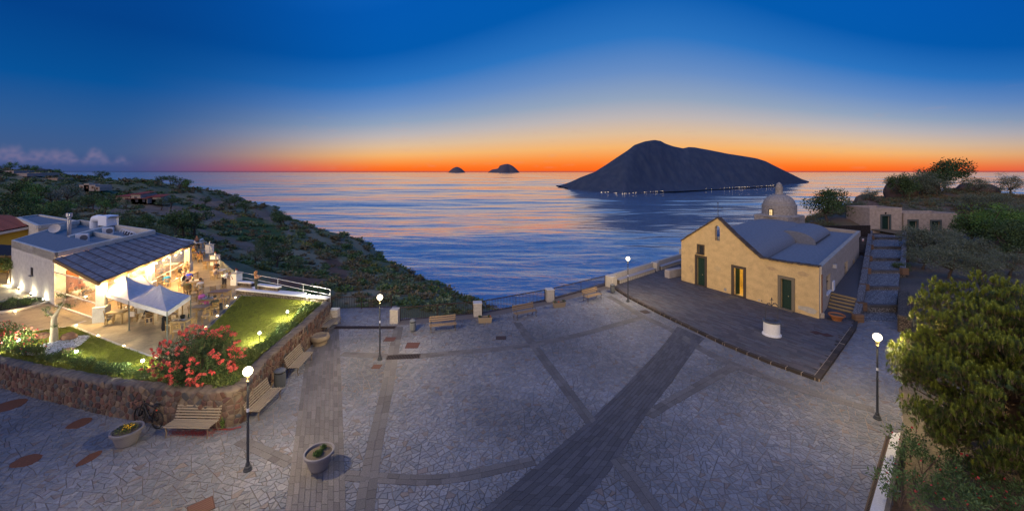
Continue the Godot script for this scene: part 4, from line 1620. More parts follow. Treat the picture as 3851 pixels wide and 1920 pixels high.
func sea_edge() -> void:
	# low plinth under the railings
	post(1257, 1212, 0.62, 1.0, 0.1, "white post at the end of the rubble wall", false)
	post(1485, 1211, 0.6, 1.0, 0.0, "white post between the passage and the first railing", false)
	post(1796, 1186, 0.62, 0.98, 0.15, "white capped post where the hillside meets the sea, above a trough")
	post(2067, 1131, 0.62, 0.98, 0.3, "white capped post between the two sea railings")
	railing(g(1246, 1161), g(1472, 1159), "straight iron railing closing the planked passage", false, 0.97)
	railing(g(1503, 1207), g(1780, 1183), "iron railing in front of the green hillside", false)
	railing(g(1814, 1180), g(2050, 1134), "hooked iron railing against the sea between two white posts", true)
	railing(g(2084, 1126), g(2276, 1076), "hooked iron railing against the sea ending at the parapet pillar", true)
	var pl := mb(C(0.20, 0.18, 0.17))
	for s in [[[1480, 1204], [1500, 1222], [1800, 1197], [1796, 1178]], [[1796, 1178], [1800, 1197], [2070, 1143], [2064, 1124]], [[2064, 1124], [2070, 1143], [2300, 1082], [2284, 1068]]]:
		pl.prism(flat(s), -3.0, 0.012)
	struct("edge_strip", pl, M("edge_concrete", Color.WHITE, 0.9, grey("slabs", 512, 0.03, 0.3, 0.22, 0.3), 0.7), "narrow concrete strip under the railings", "edging")
	# parapet with a masonry seat
	var wall := M("old_white", C(0.62, 0.57, 0.50), 0.85)
	var a := g(2286, 1078)
	var b := g(2572, 984)
	var t := thing("sea_parapet", "long cream parapet wall with built-in slotted seat towards the sea", "parapet wall", a)
	var d := b - a
	var u := d.normalized()
	var n := Vector3(-u.z, 0, u.x)
	if n.dot(Vector3(15, 0, -20) - a) < 0: n = -n
	var bs := Basis(u, Vector3.UP, u.cross(Vector3.UP))
	var w := mb()
	w.cbox(d * 0.5 + Vector3(0, 0.3, 0) - n * 0.2, Vector3(d.length(), 1.4, 0.34), 0.03, bs)
	put("wall", w, wall, t)
	for q in [[Vector3(0, 0.5, 0) + u * 0.35 + n * 0.1, Vector3(0.8, 1.06, 0.9)], [d * 0.56 + Vector3(0, 0.5, 0) + n * 0.06, Vector3(0.6, 1.1, 0.7)], [d + Vector3(0, 0.75, 0), Vector3(0.8, 1.7, 0.8)]]:
		var pil := mb()
		pil.cbox(q[0], q[1], 0.03, bs)
		put("pillar", pil, wall, t)
	var seat := mb(C(0.8, 0.85, 1.0))
	for s in [[0.08, 0.52], [0.6, 0.95]]:
		seat.box(d * (s[0] + s[1]) * 0.5 + n * 0.24 + Vector3(0, 0.5, 0), Vector3(d.length() * (s[1] - s[0]), 0.06, 0.52), bs)
	put("seat", seat, wall, t)
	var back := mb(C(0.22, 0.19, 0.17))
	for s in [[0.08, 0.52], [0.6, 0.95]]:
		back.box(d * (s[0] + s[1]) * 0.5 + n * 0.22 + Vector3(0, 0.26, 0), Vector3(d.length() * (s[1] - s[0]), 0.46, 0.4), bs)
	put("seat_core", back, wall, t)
	var blk := mb()
	blk.box(Vector3.ZERO, Vector3(0.2, 0.46, 0.08), bs)
	var bm := blk.mesh(wall)
	var k := int(d.length() / 0.32)
	for i in k:
		var f := (i + 0.5) / k
		if f > 0.08 and f < 0.52 or f > 0.6 and f < 0.95: put("seat_pier", bm, null, t).position = d * f + n * 0.44 + Vector3(0, 0.25, 0)

func bicycle() -> void:
	var a := g(500, 1588)
	var b := g(586, 1611)
	var u := (b - a).normalized()
	var t := thing("bicycle", "black mountain bicycle leaning on the rubble wall behind the tub", "bicycle", b, atan2(-u.z, u.x))
	t.rotate_object_local(Vector3.RIGHT, -0.13)
	var blk := M("bike_black", C(0.018, 0.018, 0.02), 0.4)
	# rear wheel at x = 0, front wheel at x = -1.12
	for s in [0.0, -1.12]:
		var w := mb()
		var pts := []
		for i in 25: pts.append(Vector3(cos(TAU * i / 24) * 0.335 + s, 0.35 + sin(TAU * i / 24) * 0.335, 0))
		w.tube(pts, [0.026], 7, false)
		var wh := put("wheel", w, M("tyre", C(0.02, 0.02, 0.02), 0.8), t)
		var r := mb(C(0.3, 0.3, 0.3))
		for i in 16: r.tube([Vector3(s, 0.35, 0), Vector3(s + cos(TAU * i / 16) * 0.32, 0.35 + sin(TAU * i / 16) * 0.32, 0)], [0.003], 4, false)
		r.ball(Vector3(s, 0.35, 0), Vector3(0.03, 0.03, 0.05), 8, 6)
		put("spokes", r, blk, wh)
	var f := mb()
	f.tube([Vector3(-0.44, 0.33, 0), Vector3(-0.95, 0.82, 0)], [0.045, 0.035], 8)
	f.tube([Vector3(-0.2, 0.78, 0), Vector3(-0.95, 0.9, 0)], [0.02, 0.025], 7)
	f.tube([Vector3(-0.44, 0.33, 0), Vector3(-0.2, 0.78, 0), Vector3(-0.14, 0.93, 0)], [0.022, 0.02, 0.016], 7)
	for z in [-0.05, 0.05]:
		f.tube([Vector3(-0.44, 0.33, z * 0.5), Vector3(0, 0.35, z)], [0.015], 6)
		f.tube([Vector3(-0.2, 0.76, z * 0.5), Vector3(0, 0.35, z)], [0.012], 6)
		f.tube([Vector3(-0.97, 0.86, z), Vector3(-1.12, 0.35, z)], [0.022, 0.02], 7)
	put("frame", f, blk, t)
	var s := mb()
	s.cbox(Vector3(-0.13, 0.95, 0), Vector3(0.27, 0.05, 0.13), 0.02)
	put("saddle", s, blk, t)
	var h := mb()
	h.tube([Vector3(-0.94, 0.9, 0), Vector3(-0.99, 1.02, 0)], [0.02], 7)
	h.tube([Vector3(-0.95, 1.05, -0.36), Vector3(-1.0, 1.03, 0), Vector3(-0.95, 1.05, 0.36)], [0.014], 6)
	put("handlebar", h, blk, t)
	var m := mb()
	m.cbox(Vector3(-0.44, 0.33, 0), Vector3(0.2, 0.16, 0.12), 0.04)
	put("motor", m, blk, t)
	var p := mb()
	p.bar(Vector3(-0.44, 0.33, -0.14), Vector3(-0.3, 0.22, -0.14), 0.012)
	p.box(Vector3(-0.3, 0.22, -0.19), Vector3(0.1, 0.02, 0.09))
	p.bar(Vector3(-0.44, 0.33, 0.14), Vector3(-0.58, 0.44, 0.14), 0.012)
	p.box(Vector3(-0.58, 0.44, 0.19), Vector3(0.1, 0.02, 0.09))
	put("pedals", p, blk, t)
	var k := mb()
	k.bar(Vector3(-0.15, 0.3, 0.05), Vector3(-0.1, 0.0, 0.24), 0.011)
	put("kickstand", k, blk, t)
	var rl := mb(C(0.6, 0.05, 0.02))
	rl.ball(Vector3(-0.12, 0.72, 0), Vector3(0.03, 0.03, 0.03), 8, 6)
	put("reflector", rl, M("reflector_red", Color.WHITE, 0.3), t)

func petals() -> void:
	R.seed = 77
	var m := mb()
	for i in 1300:
		var px := 722.0 + R.randfn() * 48.0
		var py := 1628.0 + R.randfn() * 7.0
		if i % 4 == 0:
			px = rr(800, 905)
			py = along([[800, 1612], [870, 1611], [905, 1602]], px) + absf(R.randfn()) * 3.0
		var p := g(px, py) + Vector3(0, 0.011, 0)
		m.col = vary(C(0.30, 0.035, 0.03), 0.4)
		var an := rr(0, TAU)
		var d := Vector3(cos(an), rr(-0.1, 0.2), sin(an)) * rr(0.012, 0.026)
		var s := Vector3(-sin(an), 0.1, cos(an)) * 0.011
		m.quad(p - d, p - s, p + d, p + s)
	tag(put("fallen_petals", m, M("petals", Color.WHITE, 0.6)), "red fallen petals strewn under and beside the wall bench", "petals", "", "stuff")

# ---------- chapel, stairs, small house ----------
func t_at(a: Vector3, b: Vector3, px: float) -> float:
	# share of the way from a to b where the plan line is met by a pixel column
	var k := (px - CX) / F
	return (k * -a.z - a.x) / ((b.x - a.x) - k * (a.z - b.z))

func h_at(p: Vector3, py: float) -> float:
	return HC - (py - HY) * -p.z / F

# upright wall face from a to b with a top line and rectangular openings; returns nothing, adds to m
func wall_face(m: MB, a: Vector3, b: Vector3, y0: float, top: Array, holes: Array, deep: Vector3) -> void:
	var xs := [0.0, 1.0]
	for q in top: xs.append(float(q[0]))
	for h in holes:
		xs.append(float(h[0]))
		xs.append(float(h[1]))
	xs.sort()
	var flip := (b - a).cross(Vector3.UP).dot(deep) > 0
	for i in xs.size() - 1:
		var u: float = xs[i]
		var w: float = xs[i + 1]
		if w - u < 1e-5: continue
		var mid := (u + w) * 0.5
		var cuts := []
		for h in holes:
			if mid > h[0] and mid < h[1]: cuts.append([h[2], h[3]])
		cuts.sort_custom(func(p, q): return p[0] < q[0])
		var pa := a.lerp(b, u)
		var pb := a.lerp(b, w)
		var lo := y0
		for k in cuts.size() + 1:
			var hi_a: float = along(top, u) if k == cuts.size() else cuts[k][0]
			var hi_b: float = along(top, w) if k == cuts.size() else cuts[k][0]
			if hi_a > lo + 1e-4 or hi_b > lo + 1e-4:
				var p0 := Vector3(pa.x, lo, pa.z)
				var p1 := Vector3(pb.x, lo, pb.z)
				var p2 := Vector3(pb.x, hi_b, pb.z)
				var p3 := Vector3(pa.x, hi_a, pa.z)
				if flip: m.quad(p0, p1, p2, p3)
				else: m.quad(p1, p0, p3, p2)
			if k < cuts.size(): lo = cuts[k][1]
	for h in holes:
		var c := a.lerp(b, h[0])
		var d := a.lerp(b, h[1])
		var q := [Vector3(c.x, h[2], c.z), Vector3(d.x, h[2], d.z), Vector3(d.x, h[3], d.z), Vector3(c.x, h[3], c.z)]
		for i in 4:
			var j := (i + 1) % 4
			# slices of an arch have no sides between them
			if h.size() > 4 and (i == 1 and h[4] != 7 or i == 3 and h[4] != 0): continue
			if flip: m.quad(q[j], q[i], q[i] + deep, q[j] + deep)
			else: m.quad(q[i], q[j], q[j] + deep, q[i] + deep)

var CH := {}

func stone_frame(parent: Node3D, a: Vector3, b: Vector3, h: Array, w: float, out: Vector3, mat: Material, sill := false) -> void:
	# jambs, lintel and step round an opening
	var c := a.lerp(b, h[0])
	var d := a.lerp(b, h[1])
	var u := (d - c).normalized()
	var bs := Basis(u, Vector3.UP, u.cross(Vector3.UP))
	var o: Vector3 = parent.position
	for s in [[c - u * w * 0.5, 0], [d + u * w * 0.5, 1]]:
		var m := mb()
		m.box(Vector3(s[0].x, (h[2] + h[3]) * 0.5, s[0].z) + out * 0.0 - o, Vector3(w, h[3] - h[2], 0.12), bs)
		put("jamb", m, mat, parent)
	var l := mb()
	var mid := (c + d) * 0.5
	l.box(Vector3(mid.x, h[3] + w * 0.5, mid.z) - o, Vector3((d - c).length() + w * 2.0, w, 0.13), bs)
	put("lintel", l, mat, parent)
	var st := mb()
	st.box(Vector3(mid.x, h[2] + 0.03, mid.z) + out * 0.08 - o, Vector3((d - c).length() + w * (2.0 if sill else 1.4), 0.08, 0.3), bs)
	put("sill" if sill else "threshold", st, mat, parent)

func chapel() -> void:
	R.seed = 300
	var y0 := 0.14
	var fl := g(2563, 1053, y0)
	var fr := g(3082, 1198, y0)
	var se := Vector3(41.2, y0, -47.3)
	var bl := fl + (se - fr)
	var t := thing("chapel", "ochre chapel with stone-edged gable, grey vaulted roof and domed drum", "chapel")
	var dv := (se - fr).normalized()
	var uv := (fr - fl).normalized()
	var out := Vector3(uv.z, 0, -uv.x)
	if out.dot(Vector3(0, 0, 0) - fl) < 0: out = -out
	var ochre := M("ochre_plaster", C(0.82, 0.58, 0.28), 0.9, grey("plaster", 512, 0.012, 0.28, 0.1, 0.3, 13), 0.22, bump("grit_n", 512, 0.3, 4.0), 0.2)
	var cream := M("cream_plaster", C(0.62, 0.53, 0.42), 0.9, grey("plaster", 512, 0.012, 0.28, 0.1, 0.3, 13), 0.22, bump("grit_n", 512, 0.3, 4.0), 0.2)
	var T := func(px: float) -> float: return t_at(fl, fr, px)
	var Hh := func(px: float, py: float) -> float: return h_at(fl.lerp(fr, t_at(fl, fr, px)), py)
	var top := [[0.0, Hh.call(2563, 906)], [T.call(2632), Hh.call(2632, 862)], [T.call(2701), Hh.call(2701, 820)], [T.call(2780), Hh.call(2780, 896)], [T.call(2862), Hh.call(2862, 970)], [T.call(2930), Hh.call(2930, 983)], [1.0, Hh.call(3082, 1005)]]
	var doors := [[2622, 2652, 965, 1074, "closed green door at the gable end"], [2761, 2797, 1005, 1122, "open green door with a lit room behind"], [2938, 2979, 1045, 1170, "closed green door nearest the corner"]]
	var holes := []
	for d in doors: holes.append([T.call(d[0]), T.call(d[1]), y0, Hh.call(d[0], d[2])])
	var win := [T.call(2627), T.call(2646), Hh.call(2636, 955), Hh.call(2636, 923)]
	holes.append(win)
	# bell niche with a rounded head
	var nl: float = T.call(2689)
	var nr: float = T.call(2708)
	var nb: float = Hh.call(2698, 904)
	var nt: float = Hh.call(2698, 848)
	for i in 8:
		var a := float(i) / 8.0
		var b := float(i + 1) / 8.0
		var r: float = 0.30
		var mid := (a + b) * 0.5 * 2.0 - 1.0
		holes.append([lerpf(nl, nr, a), lerpf(nl, nr, b), nb, nt - r + r * sqrt(maxf(0.0, 1.0 - mid * mid)), i])
	var m := mb()
	wall_face(m, fl, fr, -0.1, top, holes, -out * 0.3)
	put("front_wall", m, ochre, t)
	# inner face so that the wall has thickness
	var inn := mb()
	wall_face(inn, fl - out * 0.3, fr - out * 0.3, -0.1, top, holes.slice(0, 4) + holes.slice(4), out * 0.001)
	put("front_wall_inner_face", inn, M("inner_plaster", C(0.75, 0.68, 0.5), 0.9), t)
	# side wall with three windows
	var sT := func(px: float) -> float: return t_at(fr, se, px)
	var sH := func(px: float, py: float) -> float: return h_at(fr.lerp(se, t_at(fr, se, px)), py)
	var sw := []
	for w in [[3109, 3124, 1040, 1108], [3178, 3189, 990, 1048], [3209, 3215, 978, 1010]]: sw.append([sT.call(w[0]), sT.call(w[1]), sH.call(w[0], w[3]), sH.call(w[0], w[2])])
	var sn := Vector3(-dv.z, 0, dv.x)
	if sn.dot(fr - fl) < 0: sn = -sn
	var stop := [[0.0, top[-1][1]], [1.0, 3.95]]
	var s := mb()
	wall_face(s, fr, se, -0.1, stop, sw, -sn * 0.25)
	wall_face(s, se, bl, -0.1, [[0.0, 3.95], [1.0, 3.95]], [], -dv * 0.1)
	wall_face(s, bl, fl, -0.1, [[0.0, 3.95], [1.0, float(top[0][1])]], [], sn * 0.1)
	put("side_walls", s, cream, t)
	var darkglass := M("dark_pane", C(0.03, 0.04, 0.05), 0.15)
	var lava := M("kerb_stone", Color.WHITE, 0.85)
	var frame_m := M("brown_stone", C(0.11, 0.085, 0.065), 0.85, grey("slabs", 512, 0.03, 0.3, 0.22, 0.3), 1.4, bump("grit_n", 512, 0.3, 4.0), 0.5)
	var tan_m := M("tan_stone", C(0.25, 0.21, 0.15), 0.85, grey("slabs", 512, 0.03, 0.3, 0.22, 0.3), 1.4, bump("grit_n", 512, 0.3, 4.0), 0.5)
	var wood := M("green_door", C(0.018, 0.055, 0.042), 0.55, grey("wood", 512, 0.02, 0.3, 0.09, 0.4, 11), 1.0)
	for w in sw:
		var c := fr.lerp(se, w[0])
		var d := fr.lerp(se, w[1])
		var p := mb()
		var k := -sn * 0.2
		p.quad(Vector3(c.x, w[2], c.z) + k, Vector3(d.x, w[2], d.z) + k, Vector3(d.x, w[3], d.z) + k, Vector3(c.x, w[3], c.z) + k)
		var pn := put("window", p, darkglass, t)
		var fr2 := mb(C(0.2, 0.2, 0.2))
		var u := (d - c).normalized()
		var bs := Basis(u, Vector3.UP, u.cross(Vector3.UP))
		var mid := (c + d) * 0.5
		fr2.box(Vector3(mid.x, (w[2] + w[3]) * 0.5, mid.z) + k * 0.9, Vector3(0.05, w[3] - w[2], 0.05), bs)
		fr2.box(Vector3(mid.x, (w[2] + w[3]) * 0.5, mid.z) + k * 0.85, Vector3((d - c).length(), 0.05, 0.05), bs)
		put("glazing_bars", fr2, M("window_wood", C(0.2, 0.17, 0.13), 0.7), pn)
		var sl := mb()
		sl.box(Vector3(mid.x, w[2] - 0.03, mid.z), Vector3((d - c).length() + 0.1, 0.07, 0.2), bs)
		put("sill", sl, M("rust_slab", C(0.3, 0.15, 0.1), 0.8), pn)
	for i in 3:
		var h: Array = holes[i]
		stone_frame(t, fl, fr, h, [0.2, 0.22, 0.22][i], out, tan_m if i == 2 else frame_m)
		var c := fl.lerp(fr, h[0])
		var d := fl.lerp(fr, h[1])
		var u := (d - c).normalized()
		var bs := Basis(u, Vector3.UP, u.cross(Vector3.UP))
		var wide := (d - c).length()
		var dm := mb()
		var leaf := Node3D.new()
		if i != 1:
			var mid := (c + d) * 0.5 - out * 0.2
			dm.box(Vector3(mid.x, (h[2] + h[3]) * 0.5, mid.z), Vector3(wide, h[3] - h[2], 0.05), bs)
			var dn := put("door", dm, wood, t)
			dn.set_meta("label", doors[i][4])
			for q in 2:
				for r in 3:
					var pn := mb()
					pn.cbox(Vector3(mid.x, h[2] + (h[3] - h[2]) * (0.2 + 0.3 * r), mid.z) + out * 0.03 + u * wide * (0.25 if q else -0.25), Vector3(wide * 0.36, (h[3] - h[2]) * 0.24, 0.03), 0.01, bs)
					put("panel", pn, wood, dn)
			var kn := mb(C(0.5, 0.42, 0.2))
			kn.ball(Vector3(mid.x, h[2] + 1.05, mid.z) + out * 0.06 + u * 0.08, Vector3.ONE * 0.035, 8, 6)
			put("knob", kn, M("brass", Color.WHITE, 0.35), dn)
		else:
			for q in 2:
				var hinge := c if q == 0 else d
				var dir := (-out + (u if q == 0 else -u) * 0.25).normalized()
				var mid := hinge - out * 0.25 + dir * wide * 0.25
				var lb := mb()
				lb.box(Vector3(mid.x, (h[2] + h[3]) * 0.5, mid.z), Vector3(wide * 0.5, h[3] - h[2] - 0.05, 0.05), Basis(dir, Vector3.UP, dir.cross(Vector3.UP)))
				var dn := put("door", lb, wood, t)
				dn.set_meta("label", doors[1][4])
	# room behind the open door
	var rm := mb(C(0.72, 0.58, 0.28))
	var d1 := fl.lerp(fr, holes[1][0] - 0.1)
	var d2 := fl.lerp(fr, holes[1][1] + 0.16)
	var fy := y0 + 0.02
	var e1 := d1 - out * 3.6
	var e2 := d2 - out * 3.6
	rm.quad(Vector3(d1.x, fy, d1.z), Vector3(d2.x, fy, d2.z), Vector3(e2.x, fy, e2.z), Vector3(e1.x, fy, e1.z))
	for q in [[d1, e1], [e1, e2], [e2, d2]]: rm.quad(Vector3(q[0].x, fy, q[0].z), Vector3(q[1].x, fy, q[1].z), Vector3(q[1].x, 3.2, q[1].z), Vector3(q[0].x, 3.2, q[0].z))
	rm.quad(Vector3(d1.x, 3.2, d1.z), Vector3(e1.x, 3.2, e1.z), Vector3(e2.x, 3.2, e2.z), Vector3(d2.x, 3.2, d2.z))
	put("room", rm, M("room_plaster", Color.WHITE, 0.9), t)
	var shelf := mb(C(0.3, 0.15, 0.06))
	var sm := (e1 + e2) * 0.5 + out * 0.25
	for k in 4: shelf.box(Vector3(sm.x, 0.4 + k * 0.45, sm.z), Vector3(1.6, 0.04, 0.3), Basis(uv, Vector3.UP, uv.cross(Vector3.UP)))
	put("shelves", shelf, M("shelf_wood", Color.WHITE, 0.7), t)
	var bulb := mb()
	var bp := (d1 + e2) * 0.5
	bulb.ball(Vector3(bp.x, 2.75, bp.z), Vector3.ONE * 0.12, 12, 8)
	put("lamp", bulb, glow("warm_bulb", C(1.0, 0.72, 0.25), 6.0), t)
	omni(Vector3(bp.x, 2.75, bp.z), C(1.0, 0.70, 0.2), 2.6, 0.1, t)
	# small barred window above the first door
	var wc := fl.lerp(fr, win[0])
	var wd := fl.lerp(fr, win[1])
	var pane := mb()
	pane.quad(Vector3(wc.x, win[2], wc.z) - out * 0.15, Vector3(wd.x, win[2], wd.z) - out * 0.15, Vector3(wd.x, win[3], wd.z) - out * 0.15, Vector3(wc.x, win[3], wc.z) - out * 0.15)
	var pn2 := put("window", pane, darkglass, t)
	var bars := mb()
	for k in 3: bars.bar(wc.lerp(wd, 0.25 + 0.25 * k) * Vector3(1, 0, 1) + Vector3(0, win[2], 0) - out * 0.05, wc.lerp(wd, 0.25 + 0.25 * k) * Vector3(1, 0, 1) + Vector3(0, win[3], 0) - out * 0.05, 0.02)
	for k in 3: bars.bar(wc * Vector3(1, 0, 1) + Vector3(0, lerpf(win[2], win[3], 0.25 + 0.25 * k), 0) - out * 0.06, wd * Vector3(1, 0, 1) + Vector3(0, lerpf(win[2], win[3], 0.25 + 0.25 * k), 0) - out * 0.06, 0.015)
	put("grille", bars, M("wrought_iron", C(0.06, 0.06, 0.065), 0.55), pn2)
	stone_frame(t, fl, fr, win, 0.12, out, frame_m, true)
	# rough tiles along the top of the front
	var tile_m := M("roof_tile", C(0.16, 0.12, 0.09), 0.9, grey("slabs", 512, 0.03, 0.3, 0.22, 0.3), 1.5, bump("grit_n", 512, 0.3, 4.0), 0.6)
	for i in top.size() - 1:
		var a := fl.lerp(fr, top[i][0])
		var b := fl.lerp(fr, top[i + 1][0])
		a.y = top[i][1]
		b.y = top[i + 1][1]
		var n := maxi(1, int((b - a).length() / 0.34))
		var u := (b - a).normalized()
		var up := out.cross(u).normalized()
		if up.y < 0: up = -up
		for k in n:
			var c := a.lerp(b, (k + 0.5) / n)
			var q := mb(vary(Color.WHITE, 0.3))
			q.box(c + up * (0.05 + rr(-0.015, 0.02)) - out * 0.12, Vector3((b - a).length() / n - 0.02, 0.1, 0.52 + rr(-0.04, 0.05)), Basis(u, up, u.cross(up)))
			put("coping_tile", q, tile_m, t)
	# roofs
	var roof := M("roof_coat", C(0.30, 0.31, 0.33), 0.8, grey("slabs", 512, 0.03, 0.3, 0.22, 0.3), 0.25)
	var tv: float = top[4][0]
	var P := func(u: float, d: float, y: float) -> Vector3:
		var q := fl.lerp(fr, u) + dv * d
		return Vector3(q.x, y, q.z)
	var L := (se - fr).length()
	var flatr := mb()
	flatr.quad(P.call(tv - 0.06, 0.15, 3.42), P.call(1.0, 0.15, 3.5), P.call(1.0, L, 3.62), P.call(tv - 0.06, L, 3.55))
	put("flat_roof", flatr, roof, t)
	var sheet := mb(C(1.05, 1.08, 1.12))
	sheet.prism(PackedVector2Array([v2(P.call(tv + 0.04, 0.4, 0)), v2(P.call(0.97, 0.4, 0)), v2(P.call(0.97, 12.5, 0)), v2(P.call(tv + 0.04, 10.5, 0))]), 3.4, 3.6)
	put("raised_roof_sheet", sheet, roof, t)
	var par := mb()
	par.prism(PackedVector2Array([v2(P.call(0.985, 0.1, 0)), v2(P.call(1.012, 0.1, 0)), v2(P.call(1.012, L, 0)), v2(P.call(0.985, L, 0))]), 3.4, 3.98, true)
	par.prism(PackedVector2Array([v2(P.call(0.3, L - 0.1, 0)), v2(P.call(1.01, L - 0.1, 0)), v2(P.call(1.01, L + 0.15, 0)), v2(P.call(0.3, L + 0.15, 0))]), 3.4, 3.98, true)
	put("parapet", par, cream, t)
	# nave vault
	var vault := func(u0: float, u1: float, d0: float, d1: float, base: float, rise: float) -> MB:
		var q := mb()
		var n := 16
		for i in 9:
			for j in n + 1:
				var an := PI * j / n
				q.v.append(P.call(lerpf(u0, u1, 0.5 - 0.5 * cos(an)), lerpf(d0, d1, i / 8.0), base + rise * sin(an)))
				q.n.append(Vector3.UP); q.c.append(Color.WHITE)
		grid_faces(q, 8, n, true)
		grid_normals(q)
		if q.n[n / 2].y < 0:
			for i in q.n.size(): q.n[i] = -q.n[i]
			for i in range(0, q.t.size(), 3):
				var x := q.t[i + 1]
				q.t[i + 1] = q.t[i + 2]
				q.t[i + 2] = x
		for e in [d0, d1]:
			for j in n:
				var a0 := PI * j / n
				var a1 := PI * (j + 1) / n
				var p0: Vector3 = P.call(lerpf(u0, u1, 0.5 - 0.5 * cos(a0)), e, base + rise * sin(a0))
				var p1: Vector3 = P.call(lerpf(u0, u1, 0.5 - 0.5 * cos(a1)), e, base + rise * sin(a1))
				var b0: Vector3 = Vector3(p0.x, base - 0.3, p0.z)
				var b1: Vector3 = Vector3(p1.x, base - 0.3, p1.z)
				if e == d0: q.quad(b0, b1, p1, p0)
				else: q.quad(b1, b0, p0, p1)
		return q
	put("nave_vault", vault.call(0.0, tv, 0.35, 21.0, 3.5, 1.5), roof, t)
	put("side_vault", vault.call(0.44, 0.80, 13.0, 22.0, 3.75, 0.95), roof, t)
	# drum and dome
	var ta: float = top[2][0]
	var dc: Vector3 = P.call(ta, 22.0, 0)
	var dz := -dc.z
	var at := gz(2931, 700, dz + 0.0)
	dc = Vector3(at.x, 0, at.z)
	var ycal := func(py: float) -> float: return HC - (py - HY) * dz / F
	var w := 153.0 * dz / F * 0.5
	var rd := 112.0 * dz / F * 0.5
	var old := M("dome_plaster", C(0.58, 0.52, 0.45), 0.95, grey("dome", 512, 0.02, 0.45, 0.12, 0.4, 17), 0.35, bump("soil_n", 512, 0.06, 6.0), 0.7)
	var bb := mb()
	bb.cbox(dc + Vector3(0, (ycal.call(806) + 3.0) * 0.5, 0), Vector3(w * 1.55, ycal.call(806) - 3.0, w * 1.55), 0.06, Basis(uv, Vector3.UP, uv.cross(Vector3.UP)))
	put("drum_base", bb, old, t)
	var dr := mb()
	var y1: float = ycal.call(812)
	var y2: float = ycal.call(770)
	dr.lathe(dc, [[rd * 1.18, y1], [rd * 1.18, y1 + 0.12], [rd * 1.0, y1 + 0.3], [rd, y2], [rd * 0.99, y2 + 0.1], [rd * 0.92, y2 + 0.14]], 36)
	put("drum", dr, old, t)
	var dm2 := mb()
	var prof := []
	var yt: float = ycal.call(728)
	for i in 13:
		var an := PI * 0.5 * i / 12.0
		prof.append([rd * 0.92 * cos(an), y2 + 0.1 + (yt - y2 - 0.1) * sin(an)])
	dm2.lathe(dc, prof, 36, false)
	put("dome", dm2, old, t)
	var ln := mb()
	var lt: float = ycal.call(684)
	ln.lathe(dc, [[rd * 0.28, yt - 0.25], [rd * 0.22, yt + 0.2], [rd * 0.22, lerpf(yt, lt, 0.62)], [rd * 0.18, lerpf(yt, lt, 0.66)], [rd * 0.17, lerpf(yt, lt, 0.8)], [rd * 0.07, lerpf(yt, lt, 0.94)], [0.0, lt]], 16)
	put("lantern", ln, old, t)
	# lit window of the drum, turned to the square
	var look := (Vector3(-2, 0, 0) - dc).normalized()
	look.y = 0
	look = look.normalized()
	look = look.rotated(Vector3.UP, -0.42)
	var rt := Vector3.UP.cross(look).normalized()
	var wb := Basis(rt, Vector3.UP, look)
	var wc2: Vector3 = dc + look * rd * 0.99 + Vector3(0, (ycal.call(783) + ycal.call(812)) * 0.5, 0)
	var fm := mb()
	fm.box(wc2, Vector3(0.5, 1.05, 0.22), wb)
	var wn := put("window", fm, frame_m, t)
	var pl := mb()
	pl.box(wc2 + look * 0.1, Vector3(0.32, 0.86, 0.05), wb)
	put("pane", pl, glow("lit_window", C(1.0, 0.62, 0.05), 0.9), wn)
	var cb := mb()
	cb.box(wc2 + look * 0.13, Vector3(0.03, 0.86, 0.03), wb)
	cb.box(wc2 + look * 0.13, Vector3(0.32, 0.03, 0.03), wb)
	put("glazing_bars", cb, frame_m, wn)
	# iron cross on the gable
	var cr := mb()
	var ap := fl.lerp(fr, ta) + Vector3(0, float(top[2][1]) - y0, 0)
	cr.bar(ap, ap + Vector3(0, 1.35, 0), 0.025)
	cr.bar(ap + Vector3(0, 0.95, 0) - uv * 0.36, ap + Vector3(0, 0.95, 0) + uv * 0.36, 0.022)
	for q in [Vector3(0, 1.38, 0), Vector3(0, 0.95, 0) - uv * 0.38, Vector3(0, 0.95, 0) + uv * 0.38]: cr.ball(ap + q, Vector3.ONE * 0.07, 8, 6)
	put("gable_cross", cr, M("wrought_iron", C(0.06, 0.06, 0.065), 0.55), t)
	# rain pipe at the corner, meter boxes, wall lamp
	var pipe := mb(C(0.34, 0.13, 0.05))
	var pc := fr + dv * 0.45 + sn * 0.06
	for k in 5: pipe.lathe(Vector3(pc.x, y0 + 0.35 + k * 0.66, pc.z), [[0.075, 0], [0.07, 0.6], [0.085, 0.6], [0.085, 0.66]], 10)
	put("rain_pipe", pipe, M("terracotta", Color.WHITE, 0.8), t)
	var ft := mb()
	ft.cbox(Vector3(pc.x, y0 + 0.16, pc.z), Vector3(0.3, 0.4, 0.3), 0.03)
	put("pipe_foot", ft, cream, t)
	var mbx := mb(C(0.75, 0.75, 0.78))
	var q1 := fr + dv * 6.2 + sn * 0.06
	mbx.box(Vector3(q1.x, 1.3, q1.z), Vector3(0.8, 0.9, 0.1), Basis(dv, Vector3.UP, dv.cross(Vector3.UP)))
	put("meter_box", mbx, M("box_paint", Color.WHITE, 0.6), t)
	var lmp := mb(C(0.5, 0.5, 0.5))
	var q2 := fr + dv * 6.4 + sn * 0.12
	lmp.box(Vector3(q2.x, 3.0, q2.z), Vector3(0.35, 0.3, 0.25), Basis(dv, Vector3.UP, dv.cross(Vector3.UP)))
	put("wall_lamp", lmp, M("box_paint", Color.WHITE, 0.6), t)
	CH = {"fl": fl, "fr": fr, "se": se, "dv": dv, "uv": uv, "sn": sn}
